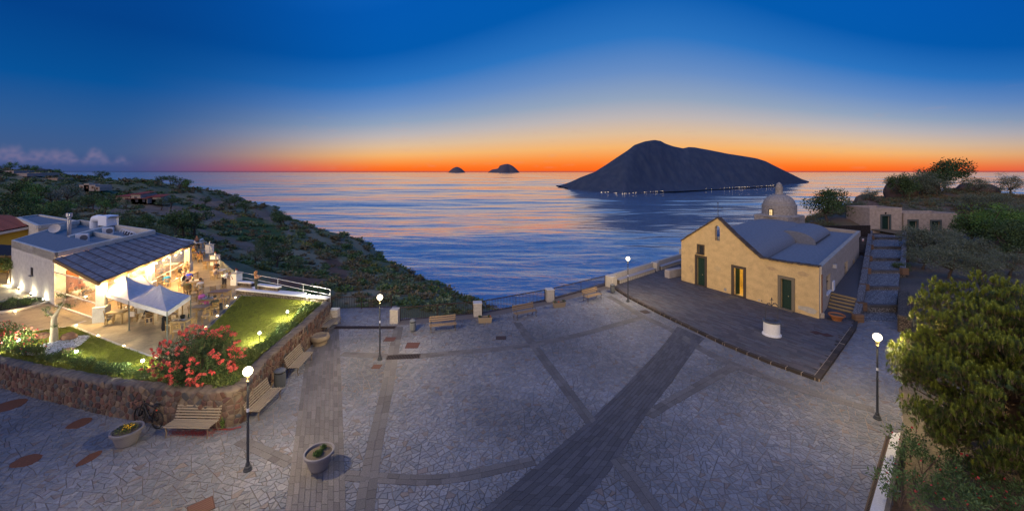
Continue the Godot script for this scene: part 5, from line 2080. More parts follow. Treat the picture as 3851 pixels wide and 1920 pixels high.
	# patched and stained plaster
	for q in [[2728, 1088, 0.3, 0.3, C(0.42, 0.40, 0.38)], [2856, 1128, 0.22, 0.16, C(0.5, 0.5, 0.48)], [2866, 1130, 0.1, 0.14, C(0.1, 0.1, 0.1)], [3040, 1165, 1.5, 0.45, C(0.62, 0.56, 0.46)], [2905, 1010, 0.9, 0.3, C(0.66, 0.46, 0.24)], [2600, 1010, 0.5, 0.8, C(0.7, 0.5, 0.26)], [2700, 1010, 0.7, 0.5, C(0.74, 0.54, 0.28)], [3020, 1030, 0.8, 0.4, C(0.66, 0.47, 0.25)]]:
		var c := fl.lerp(fr, T.call(q[0]))
		c.y = Hh.call(q[0], q[1])
		var pm := mb(q[4])
		var ring := []
		for i in 12: ring.append(c + out * 0.004 + uv * cos(TAU * i / 12) * q[2] * rr(0.35, 0.6) + Vector3(0, sin(TAU * i / 12) * q[3] * rr(0.35, 0.6), 0))
		pm.fan(ring)
		put("plaster_patch", pm, M("patch_plaster", Color.WHITE, 0.9, grey("plaster", 512, 0.012, 0.28, 0.1, 0.3, 13), 0.5), t)
	# buttress at the left end
	var bu := mb(C(0.8, 0.85, 1.0))
	bu.cbox(fl - uv * 0.3 + Vector3(0, 0.35, -1.2), Vector3(0.6, 0.9, 2.2), 0.05, Basis(uv, Vector3.UP, uv.cross(Vector3.UP)))
	put("buttress", bu, cream, t)

func step_lines() -> Array:
	# [distance, level, left x, right x] of each riser of the long stairs
	var o := []
	for s in [[1207, 0.0, 3236, 3378], [1160, 0.3, 3248, 3372], [1089, 0.6, 3258, 3380], [1027, 0.9, 3266, 3386], [980, 1.2, 3272, 3390], [936, 1.5, 3277, 3393], [900, 1.8, 3281, 3395], [881, 2.1, 3283, 3396]]:
		var a := g(s[2], s[0], s[1])
		var b := g(s[3], s[0], s[1])
		o.append([a, b, s[1]])
	return o

func cobbles() -> ImageTexture:
	if TEX.has("cobble"): return TEX["cobble"]
	var f := noise(0.055, 1, FastNoiseLite.TYPE_CELLULAR, 6)
	f.cellular_return_type = FastNoiseLite.RETURN_DISTANCE2_SUB
	var im := f.get_seamless_image(512, 512, false, false, 0.1)
	im.convert(Image.FORMAT_L8)
	im.adjust_bcs(1.6, 0.7, 1.0)
	TEX["cobble"] = ImageTexture.create_from_image(im)
	return TEX["cobble"]

func stairs() -> void:
	R.seed = 410
	var cob := M("cobble", Color.WHITE, 0.8, cobbles(), 0.55, bump("cobble_n", 512, 0.09, 7.0, FastNoiseLite.TYPE_CELLULAR, 2, 6), 0.6)
	var st := step_lines()
	var m := mb(C(0.95, 0.92, 0.92))
	for i in st.size():
		var a: Vector3 = st[i][0]
		var b: Vector3 = st[i][1]
		var h: float = st[i][2] + 0.3 if i > 0 else 0.02
		var c: Vector3
		var d: Vector3
		if i < st.size() - 1:
			c = st[i + 1][0]
			d = st[i + 1][1]
		else:
			c = a + Vector3(2.0, 0, -3.4)
			d = b + Vector3(11.0, 0, -3.4)
		m.prism(PackedVector2Array([v2(a), v2(b), v2(d), v2(c)]), -0.6, minf(h, 2.2))
	var o := struct("stone_stairs", m, cob, "long shallow cobbled stairs climbing to the small house", "stairs")
	# dressed nosing on each step
	for i in range(1, st.size()):
		var a: Vector3 = st[i][0]
		var b: Vector3 = st[i][1]
		var n := 6
		for k in n:
			var q := mb(vary(C(0.13, 0.13, 0.14), 0.2))
			var mid := a.lerp(b, (k + 0.5) / n)
			var u := (b - a).normalized()
			q.box(Vector3(mid.x, minf(float(st[i][2]) + 0.3, 2.2) - 0.10, mid.z) + Vector3(0.12, 0, -0.14), Vector3((b - a).length() / n - 0.02, 0.225, 0.36), Basis(u, Vector3.UP, u.cross(Vector3.UP)))
			put("nosing", q, M("kerb_stone", Color.WHITE, 0.85), o)
	# side walls of the stairs
	var rub := M("cobble", Color.WHITE, 0.8)
	for side in 2:
		var t := thing("stair_wall", ["cobble-topped wall between chapel path and stairs", "cobble-topped wall on the slope side of the stairs"][side], "low wall")
		var w := mb(C(0.9, 0.84, 0.82))
		var pier := M("pier_block", C(0.26, 0.16, 0.10), 0.9, grey("slabs", 512, 0.03, 0.3, 0.22, 0.3), 1.4)
		for i in st.size() - 1:
			if side == 1 and i < 3: continue
			var a: Vector3 = st[i][side]
			var b: Vector3 = st[i + 1][side]
			var off := Vector3(-0.28 if side == 0 else 0.28, 0, 0)
			var h0: float = st[i][2] + 0.55
			var h1: float = st[i + 1][2] + 0.55
			var e := off.normalized() * 0.3
			w.quad(Vector3(a.x, h0, a.z) + off - e, Vector3(a.x, h0, a.z) + off + e, Vector3(b.x, h1, b.z) + off + e, Vector3(b.x, h1, b.z) + off - e)
			for sgn in [-1.0, 1.0]:
				w.quad(Vector3(a.x, -0.5, a.z) + off + e * sgn, Vector3(b.x, -0.5, b.z) + off + e * sgn, Vector3(b.x, h1, b.z) + off + e * sgn, Vector3(a.x, h0, a.z) + off + e * sgn)
			if i == 0 or side == 1 and i == 3:
				w.quad(Vector3(a.x, -0.5, a.z) + off - e, Vector3(a.x, -0.5, a.z) + off + e, Vector3(a.x, h0, a.z) + off + e, Vector3(a.x, h0, a.z) + off - e)
			for k in 3:
				var q := mb(vary(Color.WHITE, 0.3))
				q.box(Vector3(a.x, st[i][2] + 0.12 + k * 0.22 - 0.1, a.z) + off + Vector3(0, 0, 0.14), Vector3(0.64, 0.2, 0.34))
				put("pier_block", q, pier, t)
		put("wall", w, rub, t)
	# paved path and steps beside the chapel
	var fr: Vector3 = CH.fr
	var dv: Vector3 = CH.dv
	var sn: Vector3 = CH.sn
	var p := mb(C(0.13, 0.12, 0.12))
	var steps := []
	for i in 5:
		var d0 := 3.6 + i * 0.42
		var d1 := 26.5 if i == 4 else d0 + 0.46
		var a := fr + dv * d0 + sn * 0.05
		var b := left_of(a, st)
		var c := fr + dv * d1 + sn * 0.05
		var d := left_of(c, st)
		p.prism(PackedVector2Array([v2(a), v2(b), v2(d), v2(c)]), 0.0, 0.14 + 0.17 * (i + 1))
		steps.append([a, b, 0.14 + 0.17 * (i + 1)])
	var pa := struct("chapel_path", p, M("plank_paver", Color.WHITE, 0.75), "paved path rising beside the chapel wall", "path")
	for s in steps:
		var u: Vector3 = (s[1] - s[0]).normalized()
		var q := mb(C(0.33, 0.25, 0.14))
		q.box((s[0] + s[1]) * 0.5 * Vector3(1, 0, 1) + Vector3(0, s[2] - 0.08, 0) - dv * 0.02, Vector3((s[1] - s[0]).length(), 0.15, 0.05), Basis(u, Vector3.UP, u.cross(Vector3.UP)))
		put("riser", q, M("riser_tile", Color.WHITE, 0.8), pa)
	# garden wall and gate behind the chapel
	var ga := thing("garden_wall", "low brown rubble wall behind the chapel under the fig tree", "low wall", gz(3110, 880, 56))
	var gw := mb(C(0.13, 0.105, 0.10))
	var g0 := gz(3035, 890, 60)
	var g1 := gz(3275, 890, 55)
	var gu := (g1 - g0).normalized()
	gw.cbox((g0 + g1) * 0.5 * Vector3(1, 0, 1) + Vector3(0, 1.1, 0) - ga.position, Vector3((g1 - g0).length(), 4.2, 0.4), 0.03, Basis(gu, Vector3.UP, gu.cross(Vector3.UP)))
	put("wall", gw, M("cobble", Color.WHITE, 0.8), ga)
	var gt := thing("iron_gate", "grey barred iron gate closing the chapel path", "gate", gz(3240, 940, 49.5))
	var gm := mb(C(0.3, 0.3, 0.33))
	gt.position.y = 0.99
	for k in 13:
		var br := mb()
		br.bar(Vector3(-0.9 + k * 0.15, 0, 0), Vector3(-0.9 + k * 0.15, 1.9, 0), 0.014)
		put("bar", br, M("gate_iron", C(0.2, 0.2, 0.22), 0.6), gt)
	for y in [0.1, 1.0, 1.85]: gm.bar(Vector3(-0.95, y, 0), Vector3(0.95, y, 0), 0.02)
	put("rail", gm, M("gate_iron", C(0.2, 0.2, 0.22), 0.6), gt)
	var nt := mb(C(0.6, 0.6, 0.62))
	nt.box(Vector3(0.2, 1.55, 0.03), Vector3(0.22, 0.3, 0.02))
	put("notice", nt, M("sticker_paper", Color.WHITE, 0.7), gt)
	var nr := mb(C(0.5, 0.05, 0.04))
	nr.box(Vector3(0.2, 1.49, 0.042), Vector3(0.18, 0.1, 0.006))
	put("notice_mark", nr, M("sticker_paper", Color.WHITE, 0.7), gt)
	# rubble wall at the foot of the stairs, slope side
	var rw := thing("rough_wall", "rough tan rubble wall between stairs foot and pine", "low wall", g(3384, 1180))
	var rm := mb(C(0.5, 0.38, 0.25))
	var ra := g(3376, 1252)
	var rb := g(3378, 1122, 0.5)
	var ru := (rb - ra)
	ru.y = 0
	rm.cbox((ra + rb) * 0.5 * Vector3(1, 0, 1) + Vector3(0.5, 0.5, 0) - rw.position, Vector3(ru.length(), 1.3, 0.7), 0.06, Basis(ru.normalized(), Vector3.UP, ru.normalized().cross(Vector3.UP)))
	put("wall", rm, M("cobble", Color.WHITE, 0.8), rw)

func left_of(a: Vector3, st: Array) -> Vector3:
	# the point on the stairs' left wall across the path
	var best := a
	var bd := 99.0
	for i in st.size() - 1:
		for k in 21:
			var q: Vector3 = st[i][0].lerp(st[i + 1][0], k / 20.0)
			q.y = a.y
			var dd := q - a
			if absf(dd.dot(CH.dv)) < bd:
				bd = absf(dd.dot(CH.dv))
				best = q
	return best + Vector3(-0.55, 0, 0)

func small_house() -> void:
	var z := 57.3
	var t := thing("small_house", "low cream house with flat roofs and three green doors atop the stairs", "house", Vector3(gz(3430, 880, z).x, 2.2, -z))
	var o: Vector3 = t.position
	var px := func(x: float) -> float: return (x - CX) * z / F - o.x
	var py := func(y: float) -> float: return HC - (y - HY) * z / F - o.y
	var wall := M("house_plaster", C(0.62, 0.50, 0.40), 0.9, grey("plaster", 512, 0.012, 0.28, 0.1, 0.3, 13), 0.25, bump("grit_n", 512, 0.3, 4.0), 0.2)
	var roofm := M("roof_coat", C(0.30, 0.31, 0.33), 0.8)
	var gf := M("green_grey_stone", C(0.085, 0.10, 0.095), 0.8)
	var wood := M("green_door", C(0.018, 0.055, 0.042), 0.55)
	for blk in [[3272, 3393, 781, 4.0, [[3318, 3346, 812]]], [3400, 3600, 801, 3.6, [[3420, 3449, 831], [3505, 3536, 832]]]]:
		var x0: float = px.call(blk[0])
		var x1: float = px.call(blk[1])
		var h: float = py.call(blk[2])
		var dp: float = blk[3]
		var holes := []
		for d in blk[4]: holes.append([(px.call(d[0]) - x0) / (x1 - x0), (px.call(d[1]) - x0) / (x1 - x0), 0.05, py.call(d[2])])
		var m := mb()
		wall_face(m, Vector3(x0, 0, 0), Vector3(x1, 0, 0), -1.2, [[0, h], [1, h]], holes, Vector3(0, 0, -0.3))
		for q in [[Vector3(x1, 0, 0), Vector3(x1, 0, -dp), Vector3(-1, 0, 0)], [Vector3(x1, 0, -dp), Vector3(x0, 0, -dp), Vector3(0, 0, 1)], [Vector3(x0, 0, -dp), Vector3(x0, 0, 0), Vector3(1, 0, 0)]]:
			wall_face(m, q[0], q[1], -1.2, [[0, h], [1, h]], [], q[2] * 0.1)
		var part := "tall_block" if blk[0] < 3300 else "long_block"
		var bn := put(part, m, wall, t)
		var pr := mb(C(1.1, 1.1, 1.1))
		for q in [[Vector3((x0 + x1) * 0.5, h, -0.12), Vector3(x1 - x0 + 0.04, 0.5, 0.28)], [Vector3((x0 + x1) * 0.5, h, -dp + 0.12), Vector3(x1 - x0 + 0.04, 0.5, 0.28)], [Vector3(x0 + 0.12, h, -dp * 0.5), Vector3(0.28, 0.5, dp - 0.52)], [Vector3(x1 - 0.12, h, -dp * 0.5), Vector3(0.28, 0.5, dp - 0.52)]]:
			pr.box(q[0] + Vector3(0, -0.236, 0), q[1])
		put("parapet", pr, wall, t)
		var rf := mb()
		rf.box(Vector3((x0 + x1) * 0.5, h - 0.42, -dp * 0.5), Vector3(x1 - x0 - 0.3, 0.1, dp - 0.3))
		put("flat_roof", rf, roofm, t)
		for d in holes:
			var c := lerpf(x0, x1, (d[0] + d[1]) * 0.5)
			var w: float = (d[1] - d[0]) * (x1 - x0)
			var dm := mb()
			dm.box(Vector3(c, (d[2] + d[3]) * 0.5, -0.22), Vector3(w, d[3] - d[2], 0.06))
			var dn := put("door", dm, wood, t)
			for k in 4:
				var pl := mb()
				pl.cbox(Vector3(c - w * 0.5 + w * (k + 0.5) / 4.0, (d[2] + d[3]) * 0.5, -0.18), Vector3(w / 4.0 - 0.03, d[3] - d[2] - 0.1, 0.03), 0.008)
				put("board", pl, wood, dn)
			for sd in [-1.0, 1.0]:
				var jm := mb()
				jm.box(Vector3(c + sd * (w * 0.5 + 0.12), (d[2] + d[3]) * 0.5, 0.0), Vector3(0.24, d[3] - d[2], 0.12))
				put("jamb", jm, gf, t)
			var lt := mb()
			lt.box(Vector3(c, d[3] + 0.12, 0.0), Vector3(w + 0.48, 0.24, 0.13))
			put("lintel", lt, gf, t)
	var ov := mb(C(0.05, 0.05, 0.05))
	ov.ball(Vector3(px.call(3332), py.call(801), 0.02), Vector3(0.14, 0.14, 0.04), 12, 8)
	put("round_vent", ov, gf, t)
	# raised platform of rubble under the long block
	var pf := mb(C(0.36, 0.31, 0.27))
	pf.cbox(Vector3(px.call(3510), -0.75, 0.75), Vector3(px.call(3618) - px.call(3402), 1.46, 1.5), 0.03)
	put("platform", pf, M("cobble", Color.WHITE, 0.8), t)
	var rl := mb()
	rl.tube([Vector3(px.call(3385), 0.75, 0.4), Vector3(px.call(3390), 0.8, 0.9), Vector3(px.call(3412), -0.1, 2.6)], [0.02], 6)
	put("handrail", rl, M("wrought_iron", C(0.06, 0.06, 0.065), 0.55), t)

# ---------- people: one continuous skin over tapered bones (surface nets) ----------
var POSES := {}

func cap(p: Vector3, a: Vector3, b: Vector3, ra: float, rb: float) -> float:
	var ab := b - a
	var t := clampf((p - a).dot(ab) / maxf(ab.length_squared(), 1e-6), 0.0, 1.0)
	return p.distance_to(a + ab * t) - lerpf(ra, rb, t)

func pose(key: String, bones: Array, cell: float) -> Array:
	# returns [vertices, normals, triangles, bone of each vertex]
	if POSES.has(key): return POSES[key]
	var lo := Vector3.ONE * 99
	var hi := -lo
	for b in bones:
		for k in [[0, 1], [2, 3]]:
			lo = lo.min(b[k[0]] - Vector3.ONE * (b[k[1]] + cell * 2))
			hi = hi.max(b[k[0]] + Vector3.ONE * (b[k[1]] + cell * 2))
	var nx := int((hi.x - lo.x) / cell) + 2
	var ny := int((hi.y - lo.y) / cell) + 2
	var nz := int((hi.z - lo.z) / cell) + 2
	var val := PackedFloat32Array()
	val.resize(nx * ny * nz)
	val.fill(1.0)
	var sm := 0.03
	for b in bones:
		# only the cells near each bone
		var r: float = maxf(b[1], b[3]) + cell * 3.0
		var l: Vector3 = ((b[0] as Vector3).min(b[2]) - Vector3.ONE * r - lo) / cell
		var h: Vector3 = ((b[0] as Vector3).max(b[2]) + Vector3.ONE * r - lo) / cell
		for z in range(maxi(0, int(l.z)), mini(nz, int(h.z) + 2)):
			for y in range(maxi(0, int(l.y)), mini(ny, int(h.y) + 2)):
				for x in range(maxi(0, int(l.x)), mini(nx, int(h.x) + 2)):
					var i := (z * ny + y) * nx + x
					var d := cap(lo + Vector3(x, y, z) * cell, b[0], b[2], b[1], b[3])
					var o := val[i]
					var k := clampf(0.5 + 0.5 * (o - d) / sm, 0.0, 1.0)
					val[i] = lerpf(o, d, k) - sm * k * (1.0 - k)
	var at := {}
	var v := PackedVector3Array()
	var off := [0, 1, nx, nx + 1, nx * ny, nx * ny + 1, nx * ny + nx, nx * ny + nx + 1]
	for z in nz - 1:
		for y in ny - 1:
			for x in nx - 1:
				var i := (z * ny + y) * nx + x
				var inn := 0
				for c in 8:
					if val[i + off[c]] < 0: inn += 1
				if inn == 0 or inn == 8: continue
				var p := Vector3.ZERO
				var n := 0
				for e in [[0, 1], [2, 3], [4, 5], [6, 7], [0, 2], [1, 3], [4, 6], [5, 7], [0, 4], [1, 5], [2, 6], [3, 7]]:
					var a := val[i + off[e[0]]]
					var b := val[i + off[e[1]]]
					if (a < 0) != (b < 0):
						var t := a / (a - b)
						var ca := Vector3(e[0] & 1, (e[0] >> 1) & 1, e[0] >> 2)
						var cb := Vector3(e[1] & 1, (e[1] >> 1) & 1, e[1] >> 2)
						p += ca.lerp(cb, t)
						n += 1
				at[i] = v.size()
				v.append(lo + (Vector3(x, y, z) + p / n) * cell)
	var t := PackedInt32Array()
	for i in at:
		for ax in 3:
			var st: int = [1, nx, nx * ny][ax]
			var u: int = [nx, nx * ny, 1][ax]
			var w: int = [nx * ny, 1, nx][ax]
			var a := val[i]
			var b := val[i + st]
			if (a < 0) == (b < 0): continue
			if not (at.has(i - u) and at.has(i - w) and at.has(i - u - w)): continue
			var q := [at[i], at[i - u], at[i - u - w], at[i - w]]
			if a < 0: t.append_array(PackedInt32Array([q[0], q[2], q[1], q[0], q[3], q[2]]))
			else: t.append_array(PackedInt32Array([q[0], q[1], q[2], q[0], q[2], q[3]]))
	var m := mb()
	m.v = v
	m.t = t
	m.n.resize(v.size())
	grid_normals(m)
	# outward check
	var s := 0.0
	var mid := (lo + hi) * 0.5
	for i in v.size(): s += m.n[i].dot(v[i] - mid)
	if s < 0:
		for i in v.size(): m.n[i] = -m.n[i]
		for i in range(0, t.size(), 3):
			var x := t[i + 1]
			t[i + 1] = t[i + 2]
			t[i + 2] = x
	var who := PackedByteArray()
	for p in v:
		var best := 9.0
		var k := 0
		for j in bones.size():
			var d := cap(p, bones[j][0], bones[j][2], bones[j][1], bones[j][3])
			if d < best:
				best = d
				k = bones[j][4]
		who.append(k)
	POSES[key] = [v, m.n, t, who]
	return POSES[key]

func limbs(sh: Vector3, el: Vector3, ha: Vector3, sleeve: int) -> Array:
	return [[sh, 0.052, el, 0.042, 1], [el, 0.041, ha, 0.03, sleeve], [ha, 0.034, ha + (ha - el).normalized() * 0.07, 0.028, 0]]

# ids: 0 skin, 1 top, 2 trousers, 3 shoes
func bones_of(kind: String) -> Array:
	var b := []
	if kind == "seated" or kind == "seated_lean":
		var f := 0.0 if kind == "seated" else 0.12
		b = [[Vector3(0, 0.56, 0), 0.145, Vector3(0, 0.72, 0.02 + f * 0.4), 0.125, 1], [Vector3(-0.09, 0.88, f), 0.115, Vector3(0.09, 0.88, f), 0.115, 1], [Vector3(0, 0.72, 0.02 + f * 0.4), 0.125, Vector3(0, 0.88, f), 0.13, 1],
			[Vector3(0, 0.98, f), 0.056, Vector3(0, 1.08, f + 0.02), 0.052, 0], [Vector3(0, 1.15, f + 0.03), 0.088, Vector3(0, 1.2, f + 0.03), 0.096, 0], [Vector3(0, 1.15, f + 0.11), 0.02, Vector3(0, 1.13, f + 0.13), 0.016, 0]]
		for s in [-1.0, 1.0]:
			b.append_array([[Vector3(0.085 * s, 0.55, 0.03), 0.095, Vector3(0.1 * s, 0.53, 0.44), 0.068, 2], [Vector3(0.1 * s, 0.53, 0.44), 0.064, Vector3(0.1 * s, 0.1, 0.42), 0.042, 2], [Vector3(0.1 * s, 0.045, 0.41), 0.04, Vector3(0.11 * s, 0.038, 0.56), 0.033, 3]])
			b.append_array(limbs(Vector3(0.18 * s, 0.92, f), Vector3(0.24 * s, 0.70, f + 0.1), Vector3(0.13 * s, 0.77, f + 0.34), 0 if kind == "seated_lean" else 1))
	elif kind == "standing":
		b = [[Vector3(0, 0.92, 0), 0.135, Vector3(0, 1.08, 0.0), 0.11, 2], [Vector3(0, 1.08, 0), 0.112, Vector3(0, 1.26, 0), 0.115, 0], [Vector3(-0.085, 1.33, 0), 0.098, Vector3(0.085, 1.33, 0), 0.098, 1],
			[Vector3(0, 1.42, 0), 0.052, Vector3(0, 1.5, 0.01), 0.048, 0], [Vector3(0, 1.55, 0.03), 0.082, Vector3(0, 1.6, 0.03), 0.09, 0], [Vector3(0, 1.56, 0.11), 0.018, Vector3(0, 1.54, 0.125), 0.014, 0]]
		for s in [-1.0, 1.0]:
			b.append_array([[Vector3(0.085 * s, 0.9, 0), 0.1, Vector3(0.09 * s, 0.5, 0.03 * s), 0.075, 2], [Vector3(0.09 * s, 0.5, 0.03 * s), 0.075, Vector3(0.09 * s, 0.1, 0.05 * s), 0.06, 2], [Vector3(0.09 * s, 0.045, 0.04 * s), 0.04, Vector3(0.1 * s, 0.036, 0.05 * s + 0.14), 0.032, 3]])
		for q in limbs(Vector3(-0.17, 1.37, 0), Vector3(-0.25, 1.13, 0.06), Vector3(-0.19, 1.22, 0.3), 0) + limbs(Vector3(0.17, 1.37, 0), Vector3(0.22, 1.12, 0.08), Vector3(0.1, 1.2, 0.27), 0):
			q[4] = 0
			b.append(q)
	elif kind == "bending":
		b = [[Vector3(0, 0.92, 0), 0.14, Vector3(0, 1.05, 0.1), 0.13, 1], [Vector3(0, 1.05, 0.1), 0.13, Vector3(0, 1.18, 0.38), 0.13, 1], [Vector3(-0.1, 1.2, 0.43), 0.105, Vector3(0.1, 1.2, 0.43), 0.105, 1],
			[Vector3(0, 1.22, 0.52), 0.054, Vector3(0, 1.25, 0.58), 0.05, 0], [Vector3(0, 1.26, 0.65), 0.085, Vector3(0, 1.29, 0.69), 0.094, 0], [Vector3(0, 1.2, 0.74), 0.018, Vector3(0, 1.19, 0.76), 0.014, 0]]
		for s in [-1.0, 1.0]:
			b.append_array([[Vector3(0.085 * s, 0.9, 0), 0.105, Vector3(0.1 * s, 0.5, 0.04), 0.075, 2], [Vector3(0.1 * s, 0.5, 0.04), 0.068, Vector3(0.1 * s, 0.1, -0.02), 0.05, 2], [Vector3(0.1 * s, 0.045, -0.03), 0.04, Vector3(0.11 * s, 0.036, 0.12), 0.033, 3]])
			b.append_array(limbs(Vector3(0.18 * s, 1.16, 0.44), Vector3(0.2 * s, 0.95, 0.6), Vector3(0.12 * s, 0.86, 0.8), 0))
	return b

func person(kind: String, at: Vector3, turn: float, label: String, top: Color, low: Color, hair: Color, long := 0, skin := C(0.42, 0.23, 0.14)) -> Node3D:
	var d := pose(kind, bones_of(kind), 0.027)
	var t := thing("person", label, "person", at, turn)
	var m := mb()
	m.v = d[0].duplicate()
	m.n = d[1].duplicate()
	m.t = d[2].duplicate()
	var shoe := C(0.06, 0.05, 0.045)
	for w in d[3]: m.c.append([skin, top, low, shoe][w])
	# fingers: four and a thumb on each hand
	for q in bones_of(kind):
		if q[4] == 0 and q[1] == 0.034:
			var dir: Vector3 = (q[2] - q[0]).normalized()
			var side := dir.cross(Vector3.UP).normalized()
			m.col = skin
			for f in 4:
				var o: Vector3 = q[2] + side * (f - 1.5) * 0.017
				var l: float = [0.055, 0.066, 0.062, 0.048][f]
				m.tube([o, o + dir * l * 0.6, o + dir * l * 0.9 - Vector3(0, 0.022, 0)], [0.0085, 0.008, 0.0065], 5)
			var th: Vector3 = q[0] + dir * 0.02 + side * 0.03
			m.tube([th, th + (dir + side).normalized() * 0.04, th + dir * 0.055 + side * 0.03], [0.01, 0.009, 0.007], 5)
	put("body", m, M("cloth_and_skin", Color.WHITE, 0.8), t)
	# hair over the back and crown of the head
	var hb := mb(hair)
	var hc := Vector3(0, 1.2, 0.02)
	if kind == "seated_lean": hc = Vector3(0, 1.2, 0.135)
	elif kind == "standing": hc = Vector3(0, 1.6, 0.015)
	elif kind == "bending": hc = Vector3(0, 1.31, 0.67)
	hb.ball(hc + Vector3(0, 0.02, -0.02), Vector3(0.104, 0.1, 0.106), 14, 9)
	if long > 0:
		hb.tube([hc + Vector3(0, 0.0, -0.06), hc + Vector3(0, -0.12, -0.08), hc + Vector3(0, -0.2 - 0.06 * long, -0.09), hc + Vector3(0.02, -0.24 - 0.09 * long, -0.08)], [0.1, 0.1, 0.085, 0.03], 9)
	put("hair", hb, M("hair", Color.WHITE, 0.6), t)
	return t

# ---------- restaurant terrace ----------
var CHAIR: Node3D
var CHAIR_N := 0

func make_chair(wood: Material) -> Node3D:
	# ladder-back chair with a rush seat, faces +z
	var t := thing("dining_chair", "", "chair", Vector3.ZERO, 0.0, "ladder-back chairs on the restaurant terrace")
	var seat := mb(C(0.52, 0.38, 0.2))
	seat.cbox(Vector3(0, 0.455, 0), Vector3(0.42, 0.035, 0.4), 0.012)
	put("seat", seat, M("rush", Color.WHITE, 0.85), t)
	for s in [-1.0, 1.0]:
		var f := mb()
		f.tube([Vector3(0.19 * s, 0, 0.18), Vector3(0.19 * s, 0.45, 0.18)], [0.019], 6)
		put("leg", f, wood, t)
		var b := mb()
		b.tube([Vector3(0.18 * s, 0, -0.19), Vector3(0.18 * s, 0.45, -0.18), Vector3(0.18 * s, 0.9, -0.25)], [0.019], 6)
		put("leg", b, wood, t)
		var r := mb()
		r.bar(Vector3(0.185 * s, 0.2, 0.18), Vector3(0.18 * s, 0.2, -0.185), 0.011, 5)
		put("stretcher", r, wood, t)
	for k in 3:
		var q := mb()
		q.box(Vector3(0, 0.60 + 0.11 * k, -0.20 - 0.017 * k), Vector3(0.36, 0.055, 0.014))
		put("back_slat", q, wood, t)
	var fr := mb()
	fr.bar(Vector3(-0.19, 0.24, 0.18), Vector3(0.19, 0.24, 0.18), 0.011, 5)
	put("stretcher", fr, wood, t)
	return t

func chair_at(at: Vector3, turn: float, label: String) -> void:
	if CHAIR_N == 0:
		CHAIR.position = at
		CHAIR.rotation.y = turn
		CHAIR.set_meta("label", label)
	else: copy(CHAIR, at, turn, label)
	CHAIR_N += 1

func table(at: Vector3, w: float, d: float, turn: float, top: Color, label: String, cloth := false) -> void:
	var t := thing("dining_table", label, "table", at, turn, "wooden tables on the restaurant terrace")
	var wood := M("table_wood", Color.WHITE, 0.55, grey("wood", 512, 0.02, 0.3, 0.09, 0.4, 11), 1.4, null, 1.0, false)
	var a := mb(top)
	a.cbox(Vector3(0, 0.745, 0), Vector3(w, 0.035, d), 0.008)
	put("table_top", a, wood, t)
	var lc := C(0.5, 0.34, 0.15)
	for x in [-1.0, 1.0]:
		for z in [-1.0, 1.0]:
			var l := mb(lc)
			l.box(Vector3(x * (w * 0.5 - 0.06), 0.365, z * (d * 0.5 - 0.06)), Vector3(0.06, 0.73, 0.06))
			put("leg", l, wood, t)
	var ap := mb(lc)
	ap.box(Vector3(0, 0.685, 0), Vector3(w - 0.12, 0.08, d - 0.12))
	put("apron", ap, wood, t)
	if cloth:
		var c := mb(C(0.8, 0.78, 0.74))
		c.cbox(Vector3(0, 0.66, 0), Vector3(w + 0.05, 0.24, d + 0.05), 0.02)
		var o := put("tablecloth", c, M("linen", Color.WHITE, 0.9))
		o.position = at
		o.rotation.y = turn
		tag(o, "white cloth on the " + label, "tablecloth")

func lit_spot(px: float, py: float, h: float, kind: int, label: String) -> void:
	# 0: lamp head on a spike, 1: disc let into the floor
	var at := g(px, py, HT + (0.05 if kind == 0 else 0.012))
	var t := thing(["garden_spotlight", "floor_light"][kind], label, "light", at, 0.0, ["white garden spotlights", "small floor lights"][kind])
	if kind == 0:
		var s := mb(C(0.1, 0.1, 0.1))
		s.bar(Vector3(0, -0.05, 0), Vector3(0, h - 0.1, 0), 0.015)
		put("spike", s, M("lamp_iron", C(0.055, 0.06, 0.065), 0.5), t)
		var b := mb()
		b.ball(Vector3(0, h, 0), Vector3.ONE * 0.075, 12, 8)
		put("lamp", b, glow("garden_bulb", C(1.0, 0.98, 0.86), 14.0), t)
		omni(Vector3(0, h, 0), C(1.0, 0.93, 0.66), 9.0, 0.07, t)
	else:
		var r := mb(C(0.4, 0.4, 0.4))
		r.lathe(Vector3.ZERO, [[0.09, 0], [0.085, 0.014], [0.06, 0.016]], 14)
		put("ring", r, M("bin_steel", Color.WHITE, 0.45), t)
		var b := mb()
		b.ball(Vector3(0, 0.016, 0), Vector3(0.062, 0.05, 0.062), 10, 6)
		put("lamp", b, glow("floor_bulb", C(1.0, 0.78, 0.42), 12.0), t)
		omni(Vector3(0, 0.05, 0), C(1.0, 0.75, 0.38), 0.35, 0.05, t)

func ordinal(k: int) -> String: return ["one", "two", "three", "four", "five", "six"][k]

func wall_inner(i0: int, i1: int, off: float, step := 4) -> PackedVector2Array:
	var o := PackedVector2Array()
	var sg := 1.0 if outward(80).dot(Vector2(0, -13) - WALL[80]) > 0 else -1.0
	for i in range(i0, i1, step): o.append(WALL[i] - outward(i) * sg * off)
	return o

